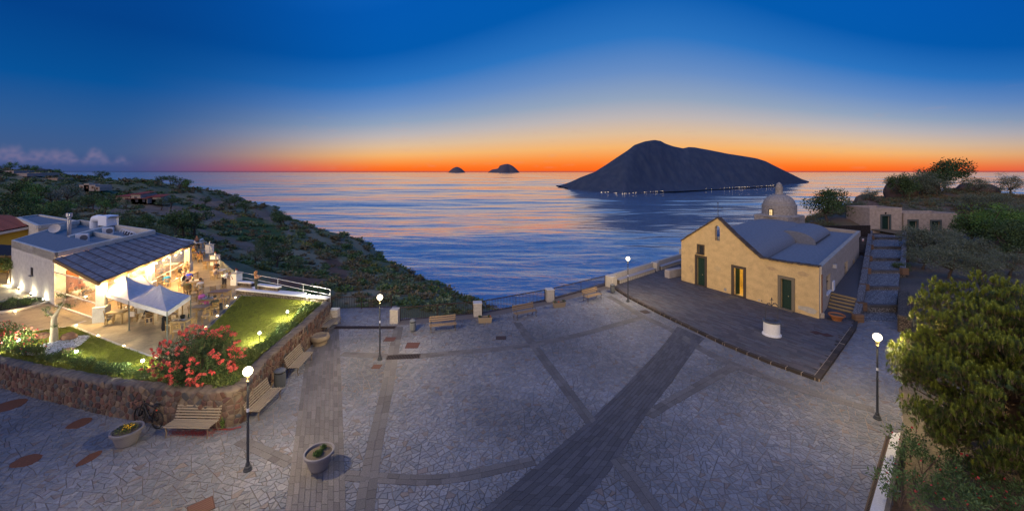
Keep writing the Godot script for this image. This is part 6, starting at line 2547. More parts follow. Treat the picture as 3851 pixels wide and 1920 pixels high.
func terrace() -> void:
	R.seed = 500
	# slab
	var sl := flat([[1238, 1130], [1150, 1112], [1044, 1090], [890, 1062], [812, 990], [790, 946], [745, 905], [600, 885], [300, 870], [-300, 880], [-700, 1000]], HT)
	var whole := wall_inner(0, 160, 0.55, 3)
	sl.append_array(whole)
	var m := mb()
	m.prism(sl, -6.0, HT - 0.03)
	struct("terrace_base", m, M("edge_concrete", C(0.9, 0.85, 0.78), 0.9), "raised masonry base carrying the restaurant terrace", "terrace")
	var fl := mb(C(0.45, 0.35, 0.20))
	fl.prism(flat([[902, 1108], [950, 1082], [890, 1066], [812, 993], [790, 950], [748, 908], [600, 890], [300, 875], [-300, 885], [-500, 1100], [-300, 1200], [0, 1233], [92, 1241], [150, 1240], [207, 1233], [266, 1226], [366, 1266], [462, 1304], [577, 1345], [645, 1374], [700, 1316], [758, 1257], [830, 1184]], HT), HT - 0.05, HT)
	struct("terrace_floor", fl, M("screed", Color.WHITE, 0.62, grey("screed", 512, 0.01, 0.35, 0.06, 0.25, 29), 0.16, bump("slab_n", 512, 0.05, 2.5), 0.3), "smooth tan screed floor of the restaurant terrace", "terrace floor")
	# kerb strips
	var ks := mb(C(0.5, 0.45, 0.38))
	for s in [[[-60, 1229], [0, 1233], [92, 1241], [150, 1240], [207, 1233], [266, 1226]], [[266, 1226], [366, 1266], [462, 1304], [577, 1345], [645, 1374]], [[266, 1226], [300, 1212], [322, 1205]]]:
		ks.prism(ribbon(flat(s, HT), 0.22), HT - 0.04, HT + 0.006)
	struct("path_edging", ks, M("edge_light", Color.WHITE, 0.85), "pale kerb strip between lawn and terrace", "edging")
	var dk := mb(C(0.10, 0.10, 0.11))
	dk.prism(ribbon(flat([[905, 1110], [832, 1184], [760, 1257], [700, 1316], [648, 1372]], HT), 0.34), HT - 0.04, HT + 0.008)
	struct("drain_strip", dk, M("edge_light", Color.WHITE, 0.85), "dark strip between terrace floor and the large lawn", "edging")
	# lawns
	var turf := M("turf", Color.WHITE, 0.95, grey("turf", 512, 0.018, 0.2, 0.3, 0.3, 37), 0.5, bump("grit_n", 512, 0.3, 4.0), 1.5)
	var l1 := flat([[-220, 1215], [-60, 1230], [0, 1235], [92, 1243], [150, 1242], [207, 1235], [266, 1228], [366, 1268], [462, 1306], [577, 1347], [648, 1376]], HT)
	var w1 := wall_inner(0, 93, 0.5)
	w1.reverse()
	l1.append_array(w1)
	var l2 := flat([[650, 1376], [702, 1318], [762, 1258], [834, 1186], [906, 1112], [1000, 1118], [1100, 1128], [1225, 1138]], HT)
	var w2 := wall_inner(92, 158, 0.5)
	w2.reverse()
	l2.append_array(w2)
	var lawns := [l1, l2]
	var tuft := mb()
	for i in 9:
		var an := rr(0, TAU)
		var o := Vector3(cos(an), 0, sin(an)) * rr(0, 0.07)
		tuft.col = vary(C(0.17, 0.19, 0.025), 0.3)
		var tip := o + Vector3(cos(an) * 0.02, rr(0.04, 0.075), sin(an) * 0.02)
		var s := Vector3(-sin(an), 0, cos(an)) * 0.006
		tuft.tri(o - s, o + s, tip)
	for k in 2:
		var lm := mb()
		var bb := Rect2(lawns[k][0], Vector2.ZERO)
		for q in lawns[k]: bb = bb.expand(q)
		lm.col = C(0.17, 0.18, 0.022)
		lm.prism(lawns[k], HT - 0.06, HT + 0.02)
		var ln := struct("lawn", lm, turf, ["small lawn round the white gravel and the pale tree", "large sloping lawn between terrace and hedge"][k], "lawn")
		var xf := []
		for i in 26000:
			if xf.size() > 7000: break
			var q := Vector2(rr(bb.position.x, bb.end.x), rr(bb.position.y, bb.end.y))
			if not Geometry2D.is_point_in_polygon(q, lawns[k]): continue
			xf.append(Transform3D(Basis(Vector3.UP, rr(0, TAU)).scaled(Vector3.ONE * rr(0.8, 1.3)), Vector3(q.x, HT + 0.015, q.y)))
		multi("grass", tuft.mesh(M("grass_blade", Color.WHITE, 0.8)), xf, [], ["short grass of the small lawn by the gravel", "short grass on the large lawn"][k])
	# white gravel, stones and the pale tree
	var gc := g(218, 1302, HT)
	var gr := mb()
	for i in 2600:
		var an := rr(0, TAU)
		var rad := sqrt(R.randf()) * 1.12 * (1.0 + 0.12 * sin(an * 3.0))
		gr.col = vary(C(0.74, 0.73, 0.72), 0.12)
		var o := gc + Vector3(cos(an) * rad, rr(0.02, 0.05), sin(an) * rad * 1.15)
		var s := rr(0.03, 0.055)
		var b := Basis.from_euler(Vector3(rr(-0.5, 0.5), rr(0, TAU), rr(-0.5, 0.5)))
		gr.fan([o + b * Vector3(s, 0, 0), o + b * Vector3(0, 0.02, -s), o + b * Vector3(-s, 0, 0), o + b * Vector3(0, 0.01, s)])
	tag(put("white_gravel", gr, M("pebble", Color.WHITE, 0.85)), "round bed of white pebbles under the pale tree", "gravel", "", "stuff")
	for s in [[160, 1271, 0.34, "brown boulder behind the trunk at the gravel's edge"], [258, 1275, 0.4, "widest brown boulder at the gravel's edge, terrace side"], [252, 1333, 0.36, "brown boulder at the gravel's edge nearest the rubble wall"]]:
		boulder(g(s[0], s[1], HT), Vector3(s[2], s[2] * 0.7, s[2] * 0.8), C(0.3, 0.17, 0.11), s[3], 3.0)
	# spotlights
	var gl := [[67, 1312, "among the rose bushes by the gravel bed"], [285, 1358, "at the hedge between gravel and oleander"], [535, 1394, "at the wall shrubs just beside the oleander"], [975, 1284, "in the large lawn's hedge nearest the oleander"], [1080, 1200, "midway along the large lawn's hedge"], [1163, 1134, "at the far corner of the large lawn"]]
	for s in gl: lit_spot(s[0], s[1], 0.5, 0, "bright white spotlight " + s[2])
	var fs := [[92, 1238, "on the pale kerb next to the roses"], [55, 1172, "at the rim of the round flower bed"], [285, 1224, "where the kerb turns below the corner pillar"], [366, 1262, "on the kerb, first past its bend"], [464, 1301, "on the kerb, second past its bend"], [581, 1342, "on the kerb, closest to the oleander"], [773, 1231, "beside the dark strip below the empty table"], [816, 1188, "beside the dark strip by the backpack"], [853, 1151, "beside the dark strip, midway"], [884, 1119, "beside the dark strip by the long white wall"], [920, 1074, "on the low wall by the glass rail pillar"], [990, 1097, "on the landing near the standing woman"], [1033, 1110, "beside the lower white walls"], [664, 1047, "under the restaurant's glass front"], [835, 1036, "below the couple's table"]]
	for s in fs: lit_spot(s[0], s[1], 0.0, 1, "small warm floor light " + s[2])
	# low white walls by the landing
	var white := M("white_paint", Color.WHITE, 0.7)
	for s in [[[893, 1103], [1235, 1138], 0.36, "longest white low wall along the large lawn"], [[890, 1070], [952, 1076], 0.3, "short white low wall beside the glass rail pillar"], [[968, 1088], [1050, 1098], 0.42, "white low wall behind the standing woman"], [[1046, 1110], [1146, 1119], 0.3, "lowest white wall on the descending side"]]:
		var a := g(s[0][0], s[0][1], HT)
		var b := g(s[1][0], s[1][1], HT)
		var u := (b - a).normalized()
		var t := thing("low_white_wall", s[3], "low wall", (a + b) * 0.5, 0.0, "white low walls by the landing")
		var bs := Basis(u, Vector3.UP, u.cross(Vector3.UP))
		var core := mb(C(0.6, 0.5, 0.4))
		core.box(Vector3(0, s[2] * 0.5 - 0.1, 0), Vector3((b - a).length() - 0.1, s[2] + 0.06, 0.34), bs)
		put("core", core, M("cobble", Color.WHITE, 0.8), t)
		var cp := mb()
		cp.cbox(Vector3(0, s[2], 0), Vector3((b - a).length(), 0.09, 0.44), 0.02, bs)
		put("coping", cp, white, t)
	# metal rail of the descending side
	var rt := thing("metal_rail", "thin white two-bar metal rail beyond the landing", "railing", g(900, 1062, HT))
	var rp := [g(902, 1062, HT), g(1044, 1090, HT), g(1140, 1112, HT), g(1241, 1133, HT)]
	for k in 2:
		var rb := mb()
		for i in 3: rb.bar(rp[i] - rt.position + Vector3(0, 0.92 - 0.42 * k, 0), rp[i + 1] - rt.position + Vector3(0, 0.92 - 0.42 * k, 0), 0.02)
		put("rail", rb, M("rail_white", C(0.6, 0.6, 0.58), 0.5), rt)
	for p in rp:
		var q := mb()
		q.bar(p - rt.position - Vector3(0, 0.3, 0), p - rt.position + Vector3(0, 0.92, 0), 0.02)
		put("post", q, M("rail_white", C(0.6, 0.6, 0.58), 0.5), rt)
	# glass rail with white pillars
	var gp := [g(888, 1070, HT), g(808, 996, HT), g(787, 950, HT), g(748, 912, HT)]
	var pl := ["white rail pillar with flowers on top next to the landing", "white rail pillar with a potted flower halfway along the glass rail", "white rail pillar with a lantern at the far end of the glass rail"]
	for i in 3:
		var t := thing("rail_pillar", pl[i], "pillar", gp[i], -0.2)
		var b := mb()
		b.cbox(Vector3(0, 0.5, 0), Vector3(0.62, 1.0, 0.62), 0.015)
		put("shaft", b, white, t)
		var c := mb(C(0.35, 0.33, 0.3))
		c.cbox(Vector3(0, 1.03, 0), Vector3(0.74, 0.06, 0.74), 0.015)
		put("cap", c, M("edge_light", Color.WHITE, 0.85), t)
		var f := thing(["flower_vase", "flower_vase", "table_lantern"][i], ["red flowers in a white vase on the pillar by the landing", "red flowers in a white vase on the middle rail pillar", "small pale lantern on the farthest rail pillar"][i], ["vase", "vase", "lantern"][i], gp[i] + Vector3(0, 1.06, 0))
		var v := mb(C(0.7, 0.68, 0.62))
		v.lathe(Vector3.ZERO, [[0.0, 0], [0.07, 0], [0.09, 0.08], [0.06, 0.16], [0.07, 0.2]], 12)
		put("vase" if i < 2 else "frame", v, M("linen", Color.WHITE, 0.9), f)
		if i < 2: put("flowers", leaf_mesh(50, Vector3(0.11, 0.1, 0.11), 0.08, [C(0.5, 0.03, 0.03), C(0.08, 0.12, 0.03)], 0.7, 0.5, 3), M("petals", Color.WHITE, 0.6), f).position = Vector3(0, 0.27, 0)
		else:
			var q := mb(C(0.6, 0.55, 0.4))
			q.lathe(Vector3(0, 0.2, 0), [[0.07, 0], [0.1, 0.02], [0.03, 0.12], [0, 0.14]], 10)
			put("roof", q, M("linen", Color.WHITE, 0.9), f)
	var gt := thing("glass_rail", "clear glass balustrade between white pillars above the slope", "glass rail", gp[0])
	for i in 3:
		var a: Vector3 = gp[i] - gt.position
		var b: Vector3 = gp[i + 1] - gt.position
		var u := (b - a).normalized()
		var n := 2
		for k in n:
			var p := mb()
			var s0 := a.lerp(b, float(k) / n) + u * (0.35 if k == 0 else 0.02)
			var s1 := a.lerp(b, float(k + 1) / n) - u * (0.35 if k == n - 1 else 0.02)
			p.box((s0 + s1) * 0.5 + Vector3(0, 0.55, 0), Vector3((s1 - s0).length(), 0.95, 0.012), Basis(u, Vector3.UP, u.cross(Vector3.UP)))
			put("pane", p, glass("rail_glass", Color(0.75, 0.85, 0.85), 0.1), gt)
	# standing woman and bending waiter
	person("standing", g(962, 1095, HT), 2.6, "woman with long hair in dark trousers standing on the landing", C(0.03, 0.03, 0.035), C(0.035, 0.04, 0.035), C(0.30, 0.14, 0.06), 2)
	person("bending", g(841, 1083, HT), 1.25, "waiter in white shirt bending towards the rail pillar", C(0.72, 0.7, 0.66), C(0.05, 0.04, 0.04), C(0.03, 0.02, 0.015))

func multi(called: String, mesh: Mesh, xf: Array, cl: Array, label: String, parent: Node = null) -> MultiMeshInstance3D:
	var mm := MultiMesh.new()
	mm.transform_format = MultiMesh.TRANSFORM_3D
	mm.use_colors = cl.size() > 0
	mm.mesh = mesh
	mm.instance_count = xf.size()
	for i in xf.size():
		mm.set_instance_transform(i, xf[i])
		if cl.size(): mm.set_instance_color(i, cl[i])
	var o := MultiMeshInstance3D.new()
	o.multimesh = mm
	if parent:
		o.name = called
		parent.add_child(o, true)
	else:
		o.name = numbered(called)
		add_child(o)
		tag(o, label, called.replace("_", " "), "", "stuff")
	return o

func boulder(at: Vector3, s: Vector3, col: Color, label: String, rough := 1.0, turn := 0.0) -> void:
	var nz := noise(0.9, 4, FastNoiseLite.TYPE_SIMPLEX_SMOOTH, int(at.x * 10) + 5)
	var m := mb(col)
	m.ball(Vector3.ZERO, Vector3.ONE, 20, 14)
	for i in m.v.size():
		var q := m.v[i]
		var d := 1.0 + 0.28 * nz.get_noise_3dv(q * 1.3) + 0.1 * nz.get_noise_3dv(q * 4.0)
		# flat-ish facets
		d = minf(d, 1.02)
		m.v[i] = q * d * s + Vector3(0, s.y * 0.45, 0)
		m.c[i] = tone(col, 0.8 + 0.5 * (nz.get_noise_3dv(q * 5.0) + 0.4))
	grid_normals(m)
	var o := put("boulder", m, M("rock", Color.WHITE, 0.9, grey("slabs", 512, 0.03, 0.3, 0.22, 0.3), 0.5, bump("soil_n", 512, 0.06, 6.0), 1.0))
	o.position = at
	o.rotation.y = turn
	tag(o, label, "boulder")

func restaurant() -> void:
	R.seed = 610
	var white := M("white_render", C(0.80, 0.76, 0.67), 0.85, grey("plaster", 512, 0.012, 0.28, 0.1, 0.3, 13), 0.3)
	var roofm := M("roof_felt", C(0.25, 0.29, 0.33), 0.85, grey("slabs", 512, 0.03, 0.3, 0.22, 0.3), 0.4)
	var top := 5.02
	var A0 := g(41, 904, top)
	var A1 := g(203, 951, top)
	var A2 := g(580, 865, top)
	var A3 := g(298, 826, top)
	var t := thing("restaurant", "flat-roofed white restaurant with roof plant and reed-covered dining porch", "restaurant")
	var ring := [A0, A1, A2, A3]
	var mid := (A0 + A1 + A2 + A3) * 0.25
	var w := mb()
	for i in 4:
		var a: Vector3 = ring[i]
		var b: Vector3 = ring[(i + 1) % 4]
		var n := (b - a).cross(Vector3.UP).normalized()
		if n.dot(mid - a) < 0: n = -n
		var holes := []
		if i == 0: holes = [[0.5, 0.545, HT + 1.55, HT + 2.15]]
		wall_face(w, Vector3(a.x, 0, a.z), Vector3(b.x, 0, b.z), HT - 0.1, [[0, top], [1, top]], holes, n * 0.2)
	put("walls", w, white, t)
	var wn := A0.lerp(A1, 0.5225)
	var u01 := (A1 - A0).normalized()
	var bs01 := Basis(u01, Vector3.UP, u01.cross(Vector3.UP))
	var wp := mb(C(0.1, 0.11, 0.12))
	wp.box(Vector3(wn.x, HT + 1.85, wn.z) - bs01.z * 0.0, Vector3(0.5, 0.6, 0.06), bs01)
	var wpn := put("window", wp, M("dark_pane", C(0.03, 0.04, 0.05), 0.15), t)
	var wsl := mb(C(0.15, 0.15, 0.15))
	wsl.box(Vector3(wn.x, HT + 1.5, wn.z), Vector3(0.7, 0.05, 0.3), bs01)
	put("sill", wsl, M("edge_light", Color.WHITE, 0.85), wpn)
	# roof: a high slab in front, sunken fields behind low walls
	var R2 := func(u: float, v: float) -> Vector2:
		return v2(A0.lerp(A1, u)).lerp(v2(A3.lerp(A2, u)), v)
	var quad2 := func(u0: float, u1: float, v0: float, vv1: float) -> PackedVector2Array:
		return PackedVector2Array([R2.call(u0, v0), R2.call(u1, v0), R2.call(u1, vv1), R2.call(u0, vv1)])
	var hi := mb()
	hi.prism(quad2.call(0.012, 0.988, 0.01, 0.36), top - 0.5, top + 0.004)
	put("upper_roof", hi, roofm, t)
	var lo := mb()
	lo.prism(quad2.call(0.02, 0.98, 0.36, 0.99), top - 0.9, top - 0.55)
	put("sunken_roof", lo, roofm, t)
	for q in [[0.0, 1.0, 0.0, 0.022], [0.985, 1.01, 0.022, 1.0], [0.0, 0.02, 0.022, 1.0], [0.02, 0.985, 0.98, 1.0], [0.48, 0.52, 0.37, 0.98], [0.5, 0.985, 0.66, 0.675]]:
		var pr := mb()
		pr.prism(quad2.call(q[0], q[1], q[2], q[3]), top - 0.6, top + (0.03 if q[2] < 0.3 else -0.12 if q[3] < 0.7 else 0.04))
		put("parapet", pr, white, t)
	# roof plant
	var ac := func(at: Vector2, turn: float, k: int) -> void:
		var o := thing("air_conditioner", ["white air conditioner on the restaurant roof, the one by the high slab", "white air conditioner on the restaurant roof beside the pipes"][k], "air conditioner", Vector3(at.x, top - 0.55, at.y), turn)
		var b := mb(C(0.7, 0.7, 0.7))
		b.cbox(Vector3(0, 0.4, 0), Vector3(0.85, 0.7, 0.35), 0.03)
		put("casing", b, M("box_paint", Color.WHITE, 0.6), o)
		var f := mb(C(0.15, 0.15, 0.16))
		f.lathe(Vector3(0.12, 0.4, 0.175), [[0.26, 0], [0.26, 0.02], [0.22, 0.025], [0.0, 0.01]], 18, true, Basis(Vector3.RIGHT, PI / 2))
		put("fan_grille", f, M("box_paint", Color.WHITE, 0.6), o)
		for x in [-0.3, 0.3]:
			var ft := mb(C(0.2, 0.2, 0.2))
			ft.box(Vector3(x, 0.025, 0), Vector3(0.08, 0.05, 0.4))
			put("foot", ft, M("box_paint", Color.WHITE, 0.6), o)
	ac.call(R2.call(0.62, 0.45), 0.6, 0)
	ac.call(R2.call(0.62, 0.78), 0.6, 1)
	var steel := M("steel", C(0.5, 0.52, 0.55), 0.3)
	steel.metallic = 0.8
	var ch := R2.call(0.30, 0.52) as Vector2
	var cho := thing("flue_pipe", "shiny steel flue pipe with a cowl on the restaurant roof", "flue", Vector3(ch.x, top - 0.55, ch.y))
	var cm := mb()
	cm.lathe(Vector3.ZERO, [[0.16, 0], [0.16, 1.6], [0.2, 1.62], [0.2, 1.7], [0.13, 1.75], [0.13, 1.95]], 14)
	put("pipe", cm, steel, cho)
	var cw := mb()
	cw.lathe(Vector3(0, 1.95, 0), [[0.22, 0], [0.24, 0.1], [0.24, 0.4], [0.0, 0.42]], 14)
	put("cowl", cw, steel, cho)
	var du := R2.call(0.42, 0.93) as Vector2
	var duo := thing("extractor_duct", "large boxy metal extractor with curved duct on the roof", "extractor", Vector3(du.x, top - 0.1, du.y), -0.35)
	var dm := mb(C(0.8, 0.85, 0.9))
	dm.cbox(Vector3(0.9, 0.65, 0), Vector3(1.6, 1.1, 1.1), 0.03)
	put("fan_box", dm, M("box_paint", Color.WHITE, 0.6), duo)
	var dd := mb(C(0.75, 0.8, 0.85))
	dd.tube([Vector3(0.2, 0.75, 0), Vector3(-1.0, 0.8, 0), Vector3(-1.6, 0.7, 0), Vector3(-1.8, 0.3, 0), Vector3(-1.8, -0.4, 0)], [0.4], 10)
	put("duct", dd, M("box_paint", Color.WHITE, 0.6), duo)
	var dv := mb(C(0.4, 0.42, 0.45))
	dv.quad(Vector3(1.7, 0.9, -0.5), Vector3(1.7, 0.9, 0.5), Vector3(2.3, 1.15, 0.5), Vector3(2.3, 1.15, -0.5))
	put("flap", dv, M("box_paint", Color.WHITE, 0.6), duo)
	for x in [0.2, 1.6]:
		var lg := mb(C(0.3, 0.3, 0.3))
		lg.box(Vector3(x, -0.15, 0), Vector3(0.1, 0.6, 1.0))
		put("leg", lg, M("box_paint", Color.WHITE, 0.6), duo)
	for k in 5:
		var pp := R2.call(0.72 + 0.045 * k, 0.84 - 0.015 * k) as Vector2
		var po := thing("roof_vent_pipe", "small hooped pipe with a dark foot on the restaurant roof", "pipe", Vector3(pp.x, top - 0.55, pp.y), 0.3, "row of hooped pipes on the restaurant roof")
		var p1 := mb(C(0.7, 0.72, 0.75))
		var hp := []
		for j in 9: hp.append(Vector3(0.25 - cos(PI * j / 8.0) * 0.25, 0.3 + sin(PI * j / 8.0) * 0.3, 0))
		p1.tube(hp, [0.035], 6)
		put("hoop", p1, M("box_paint", Color.WHITE, 0.6), po)
		var p2 := mb(C(0.04, 0.04, 0.06))
		p2.cbox(Vector3(0.5, 0.16, 0), Vector3(0.3, 0.32, 0.24), 0.05)
		put("foot", p2, M("box_paint", Color.WHITE, 0.6), po)
	var ds := R2.call(0.18, 0.42) as Vector2
	var dso := thing("satellite_dish", "pale satellite dish at the back of the restaurant roof", "satellite dish", Vector3(ds.x, top - 0.55, ds.y), 0.4)
	var dsm := mb(C(0.6, 0.55, 0.48))
	dsm.lathe(Vector3(0, 0.85, 0), [[0.0, 0.0], [0.25, 0.04], [0.45, 0.14]], 20, false, Basis(Vector3.RIGHT, 1.2))
	put("dish", dsm, M("box_paint", Color.WHITE, 0.6), dso)
	var dsp := mb(C(0.3, 0.3, 0.3))
	dsp.bar(Vector3.ZERO, Vector3(0, 0.85, 0), 0.03)
	put("mast", dsp, M("box_paint", Color.WHITE, 0.6), dso)
	# wall washers on the plain side
	for s in [[55, 1066], [94, 1085], [140, 1107], [187, 1129]]:
		var at := g(s[0], s[1], HT)
		var n := -u01.cross(Vector3.UP)
		if n.dot(-mid + at) < 0: n = -n
		var q: Vector3 = at + n * 0.35
		var k := thing("wall_washer", "small lamp washing the plain white side wall from its foot", "light", q, 0.0, "lamps along the foot of the restaurant's plain wall")
		var b := mb()
		b.ball(Vector3(0, 0.2, 0), Vector3.ONE * 0.05, 10, 7)
		put("lamp", b, glow("garden_bulb", C(1.0, 0.98, 0.86), 14.0), k)
		var sp := mb(C(0.15, 0.15, 0.15))
		sp.box(Vector3(0, 0.08, 0), Vector3(0.07, 0.16, 0.07))
		put("holder", sp, M("lamp_iron", C(0.055, 0.06, 0.065), 0.5), k)
		omni(Vector3(0, 0.2, 0), C(1.0, 0.9, 0.62), 2.6, 0.05, k)
	porch(t, A1, A2, white)

func porch(t: Node3D, A1: Vector3, A2: Vector3, white: Material) -> void:
	var he := 3.95
	var hu := 4.68
	var E0 := g(372, 1060, he)
	var E1 := g(730, 914, he)
	var U0 := g(204, 973, hu)
	var U1 := g(584, 873, hu)
	var up := (U0 - E0).cross(E1 - E0).normalized()
	if up.y < 0: up = -up
	var reed := StandardMaterial3D.new()
	reed.resource_name = "reed_mat"
	reed.vertex_color_use_as_albedo = true
	reed.roughness = 0.9
	# reed mats: many narrow bundles running along the eave
	var roof := mb()
	var n := 64
	for i in n:
		var a := float(i) / n
		var b := float(i + 1) / n
		var lift := up * rr(0.0, 0.03)
		for k in 22:
			roof.col = vary(C(0.30, 0.25, 0.235), 0.4)
			var s0 := k / 22.0
			var s1 := (k + 1) / 22.0
			roof.quad(U0.lerp(E0, a).lerp(U1.lerp(E1, a), s0) + lift, U0.lerp(E0, b).lerp(U1.lerp(E1, b), s0) + lift, U0.lerp(E0, b).lerp(U1.lerp(E1, b), s1) + lift, U0.lerp(E0, a).lerp(U1.lerp(E1, a), s1) + lift)
	var rn := put("reed_roof", roof, reed, t)
	rn.set_meta("kind", "stuff")
	var und := mb(C(0.42, 0.28, 0.13))
	und.quad(E0 - up * 0.06, E1 - up * 0.06, U1 - up * 0.06, U0 - up * 0.06)
	put("ceiling", und, M("porch_wood", Color.WHITE, 0.7, grey("wood", 512, 0.02, 0.3, 0.09, 0.4, 11), 1.0), t)
	for k in 11:
		var f := (k + 0.5) / 11.0
		var bt := mb(C(0.06, 0.05, 0.055))
		bt.bar(U0.lerp(U1, f) + up * 0.045, E0.lerp(E1, f) + up * 0.045, 0.028, 5)
		put("batten", bt, reed, t)
	var beam := M("porch_wood", Color.WHITE, 0.7)
	for s in [[E0, E1, 0.09], [U0, E0, 0.09], [U1, E1, 0.09]]:
		var bm := mb(C(0.36, 0.22, 0.09))
		var d: Vector3 = s[1] - s[0]
		bm.box((s[0] + s[1]) * 0.5 - up * 0.12, Vector3(d.length() + 0.15, 0.2, 0.14), Basis(d.normalized(), up, d.normalized().cross(up)))
		put("beam", bm, beam, t)
	for k in 8:
		var f := (k + 0.5) / 8.0
		var a := U0.lerp(U1, f) - up * 0.13
		var b := E0.lerp(E1, f) - up * 0.13
		var rf := mb(C(0.4, 0.26, 0.11))
		rf.box((a + b) * 0.5, Vector3((b - a).length(), 0.14, 0.09), Basis((b - a).normalized(), up, (b - a).normalized().cross(up)))
		put("rafter", rf, beam, t)
	# pillars
	var in_dir := (U0 - E0)
	in_dir.y = 0
	in_dir = in_dir.normalized()
	var run := (E1 - E0).normalized()
	var base := func(f: float) -> Vector3:
		var p := E0.lerp(E1, f) + in_dir * 0.42
		return Vector3(p.x, HT, p.z)
	var bs := Basis(run, Vector3.UP, run.cross(Vector3.UP))
	var ps := [0.035, 0.45, 0.93]
	for f in ps:
		var p: Vector3 = base.call(f)
		var sh := mb()
		sh.cbox(p + Vector3(0, 1.35, 0), Vector3(0.44, 2.68, 0.44), 0.02, bs)
		var sn := put("pillar", sh, white, t)
		var pl := mb()
		pl.cbox(p + Vector3(0, 0.5, 0), Vector3(0.66, 1.04, 0.66), 0.025, bs)
		put("plinth", pl, white, sn)
	# glazed fronts: bottom track, middle rail, clear panes
	var rail := M("rail_white_frame", C(0.68, 0.66, 0.62), 0.5)
	var A1f := Vector3(A1.x, HT, A1.z)
	var runs := [[base.call(0.07), base.call(0.42), 2], [base.call(0.48), base.call(0.90), 2], [A1f + (base.call(0.035) - A1f) * 0.02, A1f.lerp(base.call(0.035), 0.94), 1]]
	for r in runs:
		var d: Vector3 = r[1] - r[0]
		var b2 := Basis(d.normalized(), Vector3.UP, d.normalized().cross(Vector3.UP))
		for k in r[2]:
			var a: Vector3 = r[0] + d * (float(k) / r[2])
			var b: Vector3 = r[0] + d * (float(k + 1) / r[2])
			var pn := mb()
			pn.box((a + b) * 0.5 + Vector3(0, 1.25, 0), Vector3((b - a).length() - 0.06, 2.3, 0.008), b2)
			var pnn := put("pane", pn, glass("porch_glass", Color(1, 1, 1), 0.04), t)
			var ra := mb()
			ra.box((a + b) * 0.5 + Vector3(0, 1.05, 0), Vector3((b - a).length() - 0.05, 0.07, 0.05), b2)
			put("middle_rail", ra, rail, pnn)
			var tr := mb()
			tr.box((a + b) * 0.5 + Vector3(0, 0.03, 0), Vector3((b - a).length(), 0.06, 0.09), b2)
			put("track", tr, rail, pnn)
			var tp := mb()
			tp.box((a + b) * 0.5 + Vector3(0, 2.43, 0), Vector3((b - a).length(), 0.07, 0.06), b2)
			put("head_rail", tp, rail, pnn)
			var mp := mb()
			mp.box(b + Vector3(0, 1.22, 0), Vector3(0.06, 2.4, 0.06), b2)
			put("mullion", mp, rail, pnn)
	# warm wooden floor inside, door in the back wall
	var fl := mb(C(0.34, 0.2, 0.09))
	fl.prism(PackedVector2Array([v2(A1f), v2(base.call(0.03)), v2(base.call(0.92)), v2(Vector3(A2.x, 0, A2.z))]), HT - 0.03, HT + 0.012)
	put("porch_floor", fl, M("tile_floor", Color.WHITE, 0.5, grey("slabs", 512, 0.03, 0.3, 0.22, 0.3), 0.5), t)
	var wd := (A2 - A1).normalized()
	var wo := -in_dir
	for s in [[1.6, 1.1, 2.3, C(0.30, 0.10, 0.03), "door"], [6.0, 1.6, 2.1, C(0.35, 0.3, 0.22), "niche"]]:
		var q := mb(s[3])
		var c := A1f + wd * float(s[0]) + wo * 0.04
		q.box(c + Vector3(0, s[2] * 0.5, 0), Vector3(s[1], s[2], 0.06), Basis(wd, Vector3.UP, wd.cross(Vector3.UP)))
		put(s[4], q, M("porch_wood", Color.WHITE, 0.7), t)
	# lamps under the roof
	for f in [0.14, 0.42, 0.7, 0.95]:
		var p := E0.lerp(E1, f).lerp(U0.lerp(U1, f), 0.5) - up * 0.5
		var l := thing("porch_lamp", "warm globe lamp hanging under the reed porch roof", "lamp", p, 0.0, "hanging lamps under the porch roof")
		var b := mb()
		b.ball(Vector3.ZERO, Vector3.ONE * 0.13, 12, 8)
		put("globe", b, glow("porch_globe", C(1.0, 0.72, 0.36), 9.0), l)
		var c := mb(C(0.05, 0.05, 0.05))
		c.bar(Vector3(0, 0.1, 0), Vector3(0, 0.42, 0), 0.008)
		put("cord", c, M("wrought_iron", C(0.06, 0.06, 0.065), 0.55), l)
		omni(Vector3.ZERO, C(1.0, 0.68, 0.30), 22.0, 0.12, l)
	# string of bulbs along the eave
	var st := thing("string_light", "sagging string of warm bulbs along the porch eave", "string lights", E0)
	var wire := mb(C(0.3, 0.25, 0.15))
	var pts := []
	var nb := 12
	for k in nb * 4 + 1:
		var f := float(k) / (nb * 4)
		pts.append(E0.lerp(E1, f * 0.9) - in_dir * 0.12 - E0 + Vector3(0, -0.12 - 0.16 * absf(sin(f * nb * PI)), 0))
	wire.tube(pts, [0.008], 4, false)
	put("wire", wire, M("wire", Color.WHITE, 0.7), st)
	for k in nb:
		var b := mb()
		var at: Vector3 = pts[k * 4 + 2] - Vector3(0, 0.05, 0)
		b.ball(Vector3.ZERO, Vector3.ONE * 0.05, 8, 6)
		var bn := put("bulb", b, glow("string_bulb", C(1.0, 0.7, 0.34), 16.0), st)
		bn.position = at
		if k % 2 == 0: omni(at, C(1.0, 0.66, 0.28), 8.0, 0.04, st)
	# lamp on the corner pillar, bright on its outer face
	for s in [[0.035, 0], [0.45, 1]]:
		var p: Vector3 = base.call(s[0]) - in_dir * 0.34 + Vector3(0, 2.2, 0)
		var l := thing("pillar_lamp", ["bright wall lamp high on the porch's corner pillar", "bright wall lamp high on the porch's middle pillar"][s[1]], "lamp", p)
		var b := mb()
		b.lathe(Vector3.ZERO, [[0, -0.1], [0.05, -0.09], [0.06, 0.09], [0, 0.1]], 12)
		put("lamp", b, glow("porch_globe", C(1.0, 0.72, 0.36), 9.0), l)
		var h := mb(C(0.4, 0.4, 0.4))
		h.box(in_dir * 0.06, Vector3(0.05, 0.08, 0.12))
		put("bracket", h, M("lamp_iron", C(0.055, 0.06, 0.065), 0.5), l)
